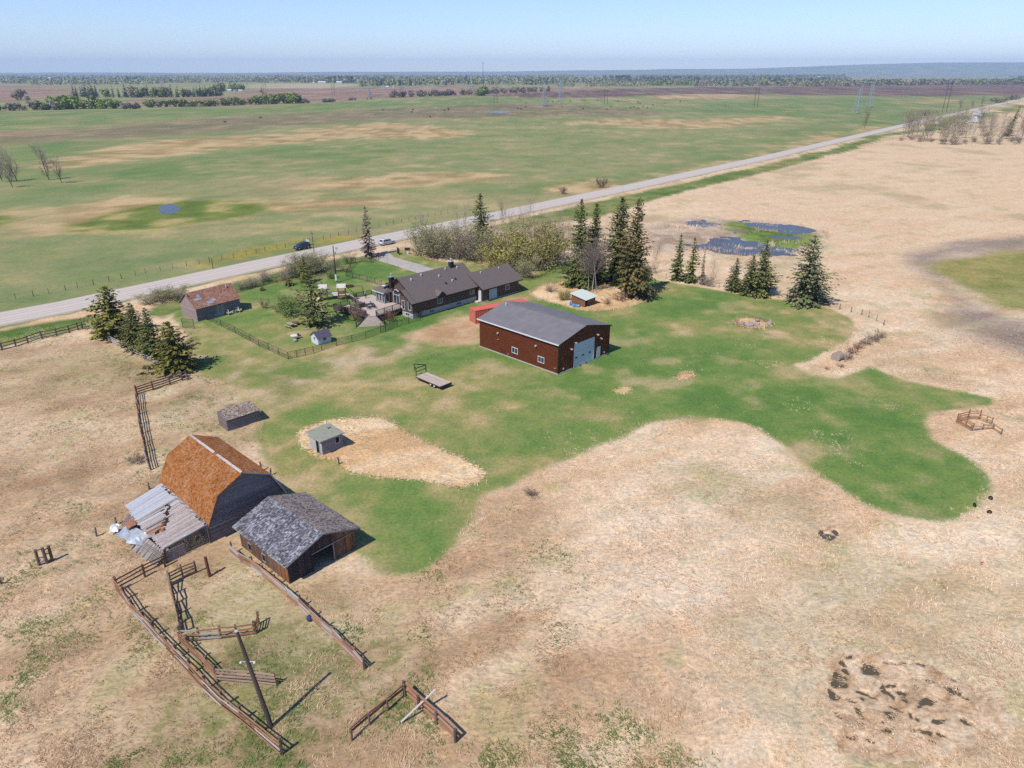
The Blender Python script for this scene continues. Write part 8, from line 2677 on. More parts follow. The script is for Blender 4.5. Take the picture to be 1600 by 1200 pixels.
row([(-660.6, 956.7), (-616.3, 989.8), (-600.6, 998.5)], 13, ['grey', 'green', 'grey'], 12, 'hedge_bush', {'grey': 'greyish bush at the left end of the field hedge', 'green': 'green bush at the left end of the field hedge'}, 'bush', 'left field hedge', 3, 1.1)
row([(-603.2, 1007.2), (-581.9, 1025.3)], 6, ['bright'], 17, 'hedge_bush', {'bright': 'large bright green bush left of centre in the field hedge'}, 'bush', 'bright field hedge bushes', 2, 1.2)
row([(-577.6, 1025.3), (-530.5, 1034.5)], 7, ['bright', 'green'], 16, 'hedge_bush', {'bright': 'bright green bush in the middle of the field hedge', 'green': 'yellowish bush in the middle of the field hedge'}, 'bush', 'middle field hedge', 2, 1.2)
row([(-521.3, 1016.2), (-501.8, 1025.3)], 5, ['grey', 'purple'], 8, 'hedge_bush', {'grey': 'low grey bush at the gap in the field hedge', 'purple': 'low purplish bush at the gap in the field hedge'}, 'bush', 'hedge gap bushes', 2, 1.1)
row([(-511.1, 1063.3), (-435.8, 1104.1), (-393.1, 1171.6)], 22, ['green', 'green', 'bright', 'grey'], 11, 'hedge_bush', {'grey': 'greyish bush right of the hedge gap', 'green': 'green bush right of the hedge gap', 'bright': 'bright green bush right of the hedge gap'}, 'bush', 'right field hedge', 3, 1.1)
row([(-388.2, 1171.6), (-337.8, 1221.2)], 11, ['bright', 'green'], 17, 'hedge_bush', {'bright': 'tall bright bush near the right end of the field hedge', 'green': 'tall green bush near the right end of the field hedge'}, 'bush', 'tall right hedge bushes', 3, 1.1)
row([(-334.4, 1208.4), (-323.5, 1221.2)], 3, ['purple'], 8, 'hedge_bush', {'purple': 'low purplish bush ending the field hedge'}, 'bush', 'hedge end bushes', 2, 1.1)
row([(-310.5, 1247.6), (-291.7, 1261.2)], 6, ['purple'], 7, 'hedge_bush', {'purple': 'dark purple bush of the oblong clump in the stubble'}, 'bush', 'oblong purple clump', 2, 1.2)
row([(-284.8, 1334.0), (-273.4, 1349.6)], 3, ['purple'], 6, 'hedge_bush', {'purple': 'small purple bush right of the oblong clump'}, 'bush', 'small purple clump', 2, 1.1)
row([(-263.6, 1381.8), (-257.4, 1398.5)], 2, ['purple'], 4, 'hedge_bush', {'purple': 'tiny brown bush before the long bare hedge'}, 'bush', 'tiny clump', 2, 1.0)
far_tree('round_bush', 'large round grey-green tree at the left of the brown field', 'tree', 'grey', 1, (-876.5, 1365.5), 22, 1.0)
far_tree('round_bush', 'small grey bush beside the large round tree in the brown field', 'bush', 'grey', 2, (-844.3, 1334.0), 10, 1.2)
far_tree('lone_tree', 'small dark round tree standing alone in the brown field', 'tree', 'conifer', 2, (-610.0, 1871.2), 13, 1.6)
row([(-870.5, 1527.4), (-802.4, 1488.2)], 14, ['conifer'], 19, 'belt_tree', {'conifer': 'dark conifer at the left end of the shelter belt'}, 'tree', 'shelter belt left', 6)
row([(-802.4, 1488.2), (-655.2, 1507.6), (-604.3, 1590.1)], 44, ['conifer', 'green', 'grey', 'green', 'conifer'], 19, 'belt_tree', {'conifer': 'dark conifer in the long shelter belt', 'green': 'light green tree in the long shelter belt', 'grey': 'grey leafless tree in the long shelter belt'}, 'tree', 'long shelter belt', 6)
row([(-753.5, 1965.8), (-708.3, 2034.2)], 16, ['green', 'conifer', 'bright'], 20, 'farm_tree', {'conifer': 'dark conifer of the farmyard clump right of the shelter belt', 'green': 'light tree of the farmyard clump right of the shelter belt', 'bright': 'bright tree of the farmyard clump right of the shelter belt'}, 'tree', 'farmyard clump', 14)
row([(-230.2, 1488.2), (-110.7, 1658.1), (98.3, 1965.8)], 46, ['purple', 'grey', 'purple', 'grey', 'green'], 13, 'hedge_tree', {'purple': 'purplish leafless bush in the long bare hedge across the fields', 'grey': 'grey leafless bush in the long bare hedge across the fields', 'green': 'budding bush in the long bare hedge across the fields'}, 'bush', 'long bare hedge', 8, 1.0)
row([(-69.1, 1590.1), (-53.9, 1612.2)], 3, ['bright'], 18, 'hedge_tree', {'bright': 'bright green tree standing in the long bare hedge'}, 'tree', 'bright trees in the bare hedge', 3)

# ---- woods that read as one mass: every tree is real leaf clumps, joined by belt
def far_wood(name, label, belts, seed):
  g = np.random.default_rng(seed)
  parts = {k: [] for k in ('green', 'grey', 'conifer', 'bright', 'purple')}
  for (a, b_, depth, h, kinds, dens) in belts:
    a, b_ = np.array(a), np.array(b_)
    ln = np.linalg.norm(b_ - a)
    n = int(max(4, ln / 6.0 * dens))
    p = a + (b_ - a) * g.random((n, 1))
    p = p * (1 + g.uniform(0, depth, (n, 1)) / np.linalg.norm(p, axis=1, keepdims=True))
    kd = g.integers(0, len(kinds), n)
    hh = h * g.uniform(.65, 1.3, n)
    for ki, kn in enumerate(kinds):
      sel = kd == ki
      if not sel.any():
        continue
      q_ = 9
      pp, h2 = np.repeat(p[sel], q_, 0), np.repeat(hh[sel], q_)
      m = len(h2)
      z = g.uniform(.15, 1.0, m)
      rr = h2 * .22 * (1 - z) if kn == 'conifer' else h2 * .48 * np.sqrt(np.maximum(.05, 1 - (z * 1.6 - .75) ** 2))
      an, rd = g.uniform(0, 6.28, m), g.uniform(.3, 1, m)
      c = np.stack([pp[:, 0] + np.cos(an) * rr * rd, pp[:, 1] + np.sin(an) * rr * rd, z * h2], 1)
      d1, d2 = g.normal(0, 1, (m, 3)), g.normal(0, 1, (m, 3))
      d1 /= np.linalg.norm(d1, axis=1, keepdims=True)
      d2 = np.cross(d1, d2)
      d2 /= np.linalg.norm(d2, axis=1, keepdims=True) + 1e-6
      s = (h2 * g.uniform(.34, .6, m))[:, None]
      d1, d2 = d1 * s * .5, d2 * s * .4
      parts[kn].append(np.stack([c - d1, c - d2 + d1 * .1, c + d1, c + d2 + d1 * .1], 1))
  mats = {'green': FAR_GREEN, 'grey': FAR_GREY, 'conifer': FAR_DARK, 'bright': FAR_BRIGHT, 'purple': FAR_PURPLE}
  V, idx, ml = [], [], []
  for k, q in parts.items():
    if q:
      q = np.concatenate(q)
      V.append(q)
      idx += [len(ml)] * len(q)
      ml.append(mats[k])
  m = quads_obj(np.concatenate(V), name, ml[0])
  for q in ml[1:]:
    m.materials.append(q)
  m.polygons.foreach_set('material_index', np.array(idx, np.int32))
  return tag(link(name, m), label, 'woodland', kind='stuff')


MX = ['green', 'grey', 'green', 'conifer', 'grey']
MD = ['conifer', 'conifer', 'green', 'grey']
MP = ['purple', 'grey', 'grey', 'green']
far_wood('far_woodland_left', 'mixed far woodland along the horizon at the left', [
  ((-2224.3, 3115.3), (-2061.2, 3289.4), 300, 16, MX, 2.2), ((-1809.8, 2885.9), (-1422.5, 3115.3), 260, 16, MX, 2.2), ((-3018.6, 4234.9), (-1694.5, 4088.2), 500, 17, MX, 2.0), ((-4226.1, 5936.8), (-1778.4, 5653.1), 900, 18, MX, 1.6), ((-6501.7, 9144.1), (-2386.8, 8489.5), 1600, 18, MX, 1.2), ((-10810.9, 14871.5), (-3931.2, 14871.5), 3000, 20, MX, .9),
  ((-2031.1, 3951.3), (-1948.7, 4088.2), 200, 20, MD, 2.0), ((-1501.5, 3289.4), (-1228.5, 3703.1), 300, 15, MX, 2.0), ((-1890.0, 4562.2), (-1398.6, 4562.2), 500, 16, MX, 1.8)], 1)
far_wood('far_woodland_middle', 'mixed far woodland along the horizon in the middle', [
  ((-1191.3, 3590.3), (-693.7, 3484.1), 260, 18, MX, 2.0), ((-838.3, 3484.1), (-641.6, 3289.4), 200, 22, MD, 2.0), ((-508.5, 2570.0), (-351.0, 2816.7), 260, 17, MX + MD, 2.4), ((-374.4, 2816.7), (-98.3, 2958.5), 350, 18, MX, 2.4), ((-147.4, 2958.5), (143.8, 2885.9), 350, 18, ['green', 'green', 'grey', 'conifer'], 2.4), ((129.3, 3115.3), (436.8, 3289.4), 350, 17, MX, 2.2),
  ((-1333.8, 4234.9), (-351.0, 4234.9), 500, 18, MX + MD, 2.2), ((-491.4, 3703.1), (524.2, 3951.3), 400, 18, MX, 2.4), ((-1556.1, 4944.0), (446.7, 5395.3), 600, 19, MX + MD, 2.2), ((-2334.2, 7425.9), (1404.0, 8489.5), 1300, 19, MX, 1.4), ((-3734.7, 11893.2), (3685.5, 14871.5), 3000, 20, MX, .9), ((152.9, 2627.6), (218.4, 2627.6), 100, 11, MP, 2.2), ((244.6, 2627.6), (469.1, 2687.8), 140, 12, MP, 2.6), ((529.2, 4562.2), (699.3, 4562.2), 150, 22, ['conifer'], 2.4)], 2)
far_wood('far_woodland_right', 'mixed far woodland and bare poplar belts at the right below the hills', [
  ((480.0, 2750.7), (678.6, 2816.7), 160, 15, ['green', 'bright', 'grey'], 2.6), ((636.6, 2687.8), (871.1, 2687.8), 160, 14, MP, 2.8), ((702.0, 4234.9), (1171.8, 4562.2), 300, 19, MD, 2.4), ((1134.0, 4562.2), (1512.0, 4562.2), 400, 19, MX, 2.4), ((840.8, 2627.6), (1228.5, 2687.8), 160, 16, ['grey', 'green', 'grey'], 3.0), ((1245.7, 2750.7), (1764.0, 3034.9), 160, 17, ['grey', 'grey', 'green'], 3.0), ((1695.3, 2958.5), (2402.4, 3289.4), 160, 17, ['grey', 'green', 'bright', 'grey'], 3.0),
  ((1916.5, 5936.8), (3650.4, 8489.5), 350, 20, MX + MD, 2.4), ((4095.0, 9907.7), (6988.9, 13216.9), 600, 20, MX + MD, 2.2), ((7739.6, 14871.5), (9828.1, 13216.9), 900, 20, MX, 2.0), ((1228.5, 7425.9), (3685.5, 9907.7), 900, 19, MX, 1.6), ((3529.2, 5395.3), (4914.1, 6598.6), 300, 18, MX, 2.0),
  ((462.5, 3484.1), (1535.6, 3703.1), 300, 17, MX + MD, 2.4), ((748.8, 5653.1), (2069.1, 6250.3), 500, 19, MX + MD, 2.4), ((893.5, 10810.2), (8845.3, 11893.2), 1500, 20, MX, 1.4), ((-1404.0, 16998.8), (15561.2, 19835.2), 2500, 22, MX, 1.2), ((1404.0, 4234.9), (2003.4, 4562.2), 300, 17, ['grey', 'green'], 2.0)], 3)

# ---- the low blue hills beyond
_sky = [(-400, 113.5), (0, 113.2), (120, 112.6), (300, 113.2), (420, 112.6), (520, 111.2), (600, 111.4), (760, 110.2), (900, 108.0), (1000, 107.4), (1040, 105.6), (1180, 104.0), (1240, 101.0), (1300, 98.0), (1360, 95.0), (1450, 92.2), (1520, 91.4), (1600, 92.4), (1760, 93.2), (2100, 96)]
_D = 12500.0
_hv, _hf = [], []
_hx = np.linspace(-9500, 16000, 240)
_hy = np.linspace(7500, 17500, 18)
_hh = np.interp(_hx / _D * 1110 / math.cos(R(23.69)) + 800, [p[0] for p in _sky], [p[1] for p in _sky])
_hn = fbm(*[v.ravel() for v in np.meshgrid(_hx, _hy)], 900, 3, 61)
for _j, _y in enumerate(_hy):
  for _i, _x in enumerate(_hx):
    crest = max(0.0, 45 + (113 - _hh[_i]) * _D / 1110 * .63)
    f = math.exp(-((_y - _D) / 2300.0) ** 2)
    _hv.append((_x, _y, crest * f + 14 * (_hn[_j * len(_hx) + _i] - .5) * f - (40 if _j in (0, 17) else 6)))
_n = len(_hx)
for _j in range(len(_hy) - 1):
  for _i in range(_n - 1):
    _hf.append((_j * _n + _i, _j * _n + _i + 1, (_j + 1) * _n + _i + 1, (_j + 1) * _n + _i))
tag(MB().add(_hv, _hf).build('hills', mat('far_hill_cover', S(112, 122, 104), S(134, 140, 118), .004, .95, c3=S(160, 158, 134)), None, True), kind='structure')


# ---- pylons and poles
def h_frame(label, xy, h, rot):
  o = thing('h_frame_pole', label, 'power pole', xy, rot, 'wooden h-frame power poles')
  wd = mat('dark_pole_wood', S(74, 62, 60), S(92, 78, 74), 1, .9)
  for x in (-2.4, 2.4):
    MB().tube((x, 0, -1), (x, 0, h), .32, .24, 6).build('pole', wd, o)
  MB().box(-5.2, 5.2, -.18, .18, h - 2.6, h - 2.2).build('crossarm', wd, o)
  b = MB().beam((-2.4, .2, h - 3.2), (2.4, .2, h - 8), .16, .16)
  b.beam((2.4, -.2, h - 3.2), (-2.4, -.2, h - 8), .16, .16)
  b.build('brace', wd, o)
  for x in (-4.8, 0, 4.8):
    MB().tube((x, 0, h - 2.6), (x, 0, h - 4.0), .12, .12, 5).build('insulator', M_METAL, o)


_HF = (((-541.2, 1682.1), 23.3, 'wooden h-frame power pole at the lone dark tree'), ((-360.1, 1547.8), 23.8, 'wooden h-frame power pole above the oblong purple clump'), ((-224.1, 1568.7), 18.7, 'wooden h-frame power pole at the start of the long bare hedge'), ((-26.1, 1221.2), 25.5, 'wooden h-frame power pole on the green pasture, middle'), ((144.0, 1171.6), 22.7, 'wooden h-frame power pole among the grazing cattle'), ((340.0, 1063.3), 26.4, 'wooden h-frame power pole right of the cattle'), ((539.7, 948.8), 31.3, 'tallest wooden h-frame power pole beside the far road'))
for _p, _h, _l in _HF:
  h_frame(_l, _p, _h, R(0))
_w = thing('power_line', 'thin conductor wires strung between the wooden h-frame poles', 'power line', _HF[0][0])
for _a, _b in zip(_HF[:-1], _HF[1:]):
  for _x in (-4.8, 0, 4.8):
    _p0, _p1 = Vector((_a[0][0] + _x, _a[0][1], _a[1] - 4.0)), Vector((_b[0][0] + _x, _b[0][1], _b[1] - 4.0))
    _c = MB()
    for _k in range(8):
      q = lambda f: _p0.lerp(_p1, f) - Vector((_HF[0][0][0], _HF[0][0][1], 9.0 * 4 * f * (1 - f) * .35))
      _c.tube(q(_k / 8), q((_k + 1) / 8), .035, None, 3, False)
    _c.build('wire', M_METAL, _w)


def lattice_tower(label, xy, h, rot, w=5.0):
  o = thing('lattice_tower', label, 'pylon', xy, rot, 'steel lattice pylons')
  st = mat('galvanised_lattice', S(150, 166, 174), S(170, 184, 190), 1, .5)
  z1 = h * .72
  wa = lambda z: w * (1 - .78 * min(1, z / z1)) + .2
  for sx in (-1, 1):
    for sy in (-1, 1):
      MB().beam((sx * wa(0), sy * wa(0), -1), (sx * wa(z1), sy * wa(z1), z1), .36, .36).build('leg', st, o)
  b = MB()
  n = 7
  for k in range(n):
    za, zb = z1 * k / n, z1 * (k + 1) / n
    for s in (-1, 1):
      b.beam((-wa(za), s * wa(za), za), (wa(zb), s * wa(zb), zb), .2, .2)
      b.beam((wa(za), s * wa(za), za), (-wa(zb), s * wa(zb), zb), .2, .2)
      b.beam((s * wa(za), -wa(za), za), (s * wa(zb), wa(zb), zb), .2, .2)
      b.beam((-wa(zb), s * wa(zb), zb), (wa(zb), s * wa(zb), zb), .2, .2)
  b.build('bracing', st, o)
  t = MB()
  for s in (-1, 1):
    t.beam((s * wa(z1), 0, z1), (s * 5.5, 0, h * .86), .3, .3)
    t.beam((s * 5.5, 0, h * .86), (s * 8.5, 0, h * .90), .25, .25)
    t.beam((s * 5.5, 0, h * .86), (s * 4.8, 0, h), .25, .25)
  t.beam((-8.5, 0, h * .90), (8.5, 0, h * .90), .3, .3)
  t.beam((-5.5, 0, h * .86), (5.5, 0, h * .86), .25, .25)
  t.build('cross_arms', st, o)
  for x in (-8, 0, 8):
    MB().tube((x, 0, h * .90), (x, 0, h * .90 - 2.6), .12, .12, 5).build('insulator', M_METAL, o)


for _p, _h, _l in (((45.9, 1093.6), 34.2, 'pale steel lattice pylon, nearer of the middle pair'), ((74.7, 1171.6), 46.8, 'pale steel lattice pylon, farther and taller of the middle pair'), ((409.9, 903.7), 38.8, 'pale steel lattice pylon at the right, nearer of the right pair'), ((498.6, 1063.3), 42.6, 'pale steel lattice pylon at the right, farther of the right pair'), ((-751.7, 2186.4), 41.7, 'faint steel lattice pylon above the farmyard clump'), ((-1221.8, 2687.8), 36.9, 'faint steel lattice pylon in the left woodland'), ((-287.1, 1547.8), 17.9, 'faint low lattice pylon left of the long bare hedge')):
  lattice_tower(_l, _p, _h, R(20), 3.6)
_o = thing('radio_mast', 'slender radio mast rising above the horizon in the middle', 'mast', (-105.3, 2816.7))
_h = 78.9
MB().tube((0, 0, -1), (0, 0, _h), 1.0, .7, 6).build('mast', mat('mast_steel', S(120, 124, 132), S(136, 140, 148), 1, .6), _o)
for _z in (.85, .93, .98):
  MB().box(-1.8, 1.8, -.5, .5, _h * _z, _h * _z + 2.2).build('antenna', M_METAL, _o)


# ---- distant farm buildings
def far_house(label, xy, L_, W_, h, wall, roof, rot=0.0, cat='building', name='farm_building'):
  o = thing(name, label, cat, xy, rot)
  b = MB().box(-L_ / 2, L_ / 2, -W_ / 2, W_ / 2, -.5, h)
  b.add([(-L_ / 2, -W_ / 2, h), (-L_ / 2, W_ / 2, h), (-L_ / 2, 0, h + W_ * .28), (L_ / 2, -W_ / 2, h), (L_ / 2, W_ / 2, h), (L_ / 2, 0, h + W_ * .28)], [(0, 2, 1), (3, 4, 5)])
  b.build('wall', wall, o)
  r = MB().slab([(-L_ / 2 - .4, -W_ / 2 - .5, h - .15), (L_ / 2 + .4, -W_ / 2 - .5, h - .15), (L_ / 2 + .4, 0, h + W_ * .3), (-L_ / 2 - .4, 0, h + W_ * .3)], .2)
  r.slab([(L_ / 2 + .4, W_ / 2 + .5, h - .15), (-L_ / 2 - .4, W_ / 2 + .5, h - .15), (-L_ / 2 - .4, .001, h + W_ * .3), (L_ / 2 + .4, .001, h + W_ * .3)], .2)
  r.build('roof', roof, o)
  k = max(2, int(L_ / 6))
  for i in range(k):
    x = -L_ / 2 + (i + .5) * L_ / k
    if i == k // 2:
      MB().box(x - .9, x + .9, -W_ / 2 - .08, -W_ / 2 - .01, 0, 2.4).build('door', M_POST, o)
    else:
      MB().box(x - .7, x + .7, -W_ / 2 - .08, -W_ / 2 - .01, 1.2, 2.3).build('window', M_GLASS, o)


FW = mat('far_white_wall', S(226, 226, 230), S(238, 238, 240), .2, .7)
FG = mat('far_grey_roof', S(150, 150, 158), S(170, 170, 176), .2, .8)
FR = mat('far_white_roof', S(222, 224, 230), S(234, 236, 240), .2, .6)
FO = mat('far_orange_roof', S(206, 156, 120), S(216, 170, 134), .2, .8)
FD = mat('far_dark_roof', S(92, 92, 104), S(106, 106, 116), .2, .8)
for _p, _l, _w, _h, _a, _b, _lab in (
    ((-848.5, 3443.3), 32, 12, 5, FW, FR, 'long white farm building before the dark conifers in the middle distance'), ((-880.6, 3423.3), 9, 7, 4, FW, FR, 'small white shed left of the long white farm building'), ((-762.5, 3403.5), 24, 12, 6, FW, FR, 'second white farm building right of the long one'), ((-424.5, 2514.9), 8, 6, 4, FW, FG, 'tiny white shed at the edge of the ploughed field'), ((-399.3, 2462.1), 10, 6, 3, FW, FR, 'tiny white trailer at the edge of the ploughed field'), ((-386.9, 2514.9), 10, 7, 4, FW, FG, 'tiny pale house near the ploughed field'),
    ((-717.6, 1952.6), 9, 7, 3.5, FW, FR, 'white shed at the left of the farmyard clump'), ((-699.9, 1939.6), 8, 6, 3, FW, FG, 'grey-roofed shed in the middle of the farmyard clump'), ((-689.9, 1952.6), 10, 6, 3, FW, FR, 'white shed at the right of the farmyard clump'), ((-3076.6, 5159.8), 40, 20, 9, FW, FR, 'white farmhouse in the far left woodland'), ((-7698.7, 13216.9), 90, 40, 18, FW, FR, 'white block on the far left horizon'), ((-1867.3, 3823.2), 24, 14, 8, FW, FR, 'white farmhouse above the shelter belt'), ((-2287.3, 5395.3), 26, 14, 8, FW, FG, 'pale house in the woodland above the shelter belt'), ((-3950.9, 11893.2), 70, 30, 20, FW, FR, 'white silo block on the horizon left of the middle'), ((170.4, 3951.3), 24, 14, 7, FW, FG, 'pale blue-grey house in the woodland behind the middle pylon'), ((137.6, 3951.3), 16, 10, 6, FW, FR, 'small white house left of the pale blue-grey one'),
    ((2769.2, 6987.9), 30, 16, 7, FW, FR, 'white farm building below the hills right of the middle'), ((19263.1, 39690.2), 60, 34, 14, FW, FO, 'orange-roofed farmhouse below the hills'), ((4.21390862431261e+17, 8.852378171652278e+17), 50, 26, 12, FW, FR, 'white outbuilding left of the orange-roofed farmhouse'), ((4127.8, 6598.6), 74, 16, 6, FW, FD, 'long dark-roofed barn at the right below the hills'), ((4791.2, 7425.9), 60, 14, 7, FD, FD, 'second long dark barn right of the long dark-roofed one'), ((3213.4, 5159.8), 14, 8, 5, FW, FR, 'small white shed before the long dark-roofed barn'), ((3475.6, 5395.3), 12, 8, 5, FW, FR, 'small white shed before the second long barn'), ((3716.0, 5653.1), 14, 8, 5, FW, FR, 'small white shed at the right edge below the hills'), ((23358.2, 39690.2), 40, 20, 10, FW, FR, 'pale house on the slope above the long barns'), ((76855.9, 119110.2), 44, 24, 12, FW, FR, 'pale house at the right edge of the hill slope'), ((-3843.88, -13256.4), 160, 60, 60, FW, FR, 'white industrial block on the far hills')):
  if _p[1] > 0 and _p[1] < 15000:
    far_house(_lab, _p, _l, _w, _h, _a, _b, R(12))

# ---- trailers and vehicles at the roadside grove
for _k, (_p, _l, _w, _h, _lab) in enumerate((((393.7, 697.9), 8, 3, 3, 'white travel trailer at the left of the roadside grove'), ((439.1, 743.9), 7, 3, 3, 'white van half hidden in the roadside grove'), ((478.1, 785.2), 9, 3, 3.2, 'white camper in the middle of the roadside grove'), ((450.4, 734.2), 9, 4, 3.4, 'pale blue-white mobile home in the roadside grove'), ((434.9, 724.8), 6, 3, 3, 'small white trailer between the vans in the roadside grove'), ((565.1, 911.0), 10, 3, 3, 'white trailer nearest the far road'), ((524.6, 856.2), 8, 3, 3, 'white trailer behind the nearest one by the far road'))):
  t = thing('travel_trailer', _lab, 'trailer', _p, R(40 + 25 * _k), 'trailers in the grove')
  b = MB()
  prof = [(-_l / 2, .6), (-_l / 2, _h * .7), (-_l / 2 + .8, _h), (_l / 2 - .5, _h), (_l / 2, _h * .8), (_l / 2, .6)]
  m = len(prof)
  b.add([(x, -_w / 2, z) for x, z in prof] + [(x, _w / 2, z) for x, z in prof], [tuple(range(m)), tuple(range(2 * m - 1, m - 1, -1))] + [(i, m + i, m + (i + 1) % m, (i + 1) % m) for i in range(m)])
  b.build('body', M_WHITE, t)
  for x in (-_l * .3, _l * .05):
    MB().box(x - .7, x + .7, -_w / 2 - .04, -_w / 2 - .004, _h * .5, _h * .75).build('window', M_GLASS, t)
  MB().box(_l * .28, _l * .28 + .9, -_w / 2 - .05, -_w / 2 - .004, .65, 2.3).build('door', M_METAL, t)
  for y in (-_w / 2 + .1, _w / 2 - .3):
    for x in (-.5, .5):
      MB().tube((x, y, .38), (x, y + .2, .38), .38, None, 10).build('wheel', M_BLACK, t)


# ---- cattle on the far pasture
def cattle():
  V = [(-.85, 0, 1.15), (-.3, 0, 1.12), (.3, 0, 1.12), (.75, 0, 1.22), (1.05, 0, 1.30), (1.35, 0, 1.12), (1.62, 0, .92),
     (-.80, .26, .85), (-.72, .27, .48), (-.80, .27, .06), (-.80, -.26, .85), (-.88, -.27, .48), (-.92, -.27, .06),
     (.62, .24, .80), (.62, .24, .42), (.60, .24, .06), (.62, -.24, .80), (.70, -.24, .42), (.66, -.24, .06), (-1.0, 0, 1.18), (-1.08, 0, .7), (1.32, .2, 1.22), (1.32, -.2, 1.22)]
  E_ = [(0, 1), (1, 2), (2, 3), (3, 4), (4, 5), (5, 6), (0, 7), (7, 8), (8, 9), (0, 10), (10, 11), (11, 12), (3, 13), (13, 14), (14, 15), (3, 16), (16, 17), (17, 18), (0, 19), (19, 20), (5, 21), (5, 22)]
  Rr = [(.34, .36), (.38, .40), (.37, .42), (.30, .38), .2, .15, .10, .2, .09, .06, .2, .09, .06, .15, .08, .06, .15, .08, .06, .06, .03, .04, .04]
  m = skin_body('cow', V, E_, Rr, 1, 1)
  m.materials.append(mat('black_hide', S(34, 30, 30), S(46, 40, 38), 2, .8, rnd=.3))
  m2 = m.copy()
  m2.materials[0] = mat('cream_hide', S(214, 204, 188), S(226, 216, 202), 2, .8)
  g = [(-128.2, 983.0), (-121.2, 919.8), (-85.1, 956.7), (-84.2, 1007.2), (-89.1, 824.0), (22.1, 1195.9), (7.7, 1018.0), (11.7, 996.7), (18.8, 1063.3), (59.3, 1264.0), (66.9, 1247.6), (74.4, 1275.1), (78.0, 1275.1), (96.8, 1275.1), (70.8, 1075.2), (121.7, 1321.8), (124.5, 1303.9), (147.2, 1315.8), (94.0, 1007.2), (123.3, 989.8), (137.1, 1055.4), (176.7, 1275.1), (201.3, 1221.2), (195.8, 1166.8), (168.9, 1055.4), (160.6, 1032.6), (168.7, 1018.0), (186.6, 1083.3), (182.4, 1025.3), (206.3, 1117.0), (239.3, 1190.9), (275.0, 1247.6), (-278.0, 732.3), (-266.5, 803.0), (-164.9, 969.7), (-81.8, 981.3)]
  wh = [(-102.2, 1018.0), (189.2, 1043.9), (258.4, 1083.3)]
  r = random.Random(2)
  herd = {}
  for k, p in enumerate(list(g) + list(wh)):
    w = k >= len(g)
    lab = 'black cow grazing on the far pasture' if not w else 'pale cow grazing among the black cattle on the far pasture'
    if p[0] < -200 and not w:
      lab = 'black cow apart from the herd on the left pasture'
    o = thing('grazing_cow', lab, 'cow', p, r.uniform(0, 6.28), 'pale cattle on the far pasture' if w else ('black cattle on the left pasture' if p[0] < -200 else 'black cattle on the far pasture'))
    o.scale = (1.25, 1.25, 1.2)
    link('body', m2 if w else m, o)
    herd.setdefault(lab, []).append(o)
  for lab, v in herd.items():
    number_from_left(v, lab + ', # from the left')


cattle()
_o = thing('brush_pile', 'dark brush pile at the foot of the nearer middle pylon', 'brush pile', (51.4, 1093.6))
for _k in range(20):
  piece('branch', M_DARKWOOD, (_rf.uniform(-8, 8), _rf.uniform(-3, 3), .0), (_rf.uniform(-8, 8), _rf.uniform(-3, 3), _rf.uniform(.5, 2.2)), .5, .5, _o)

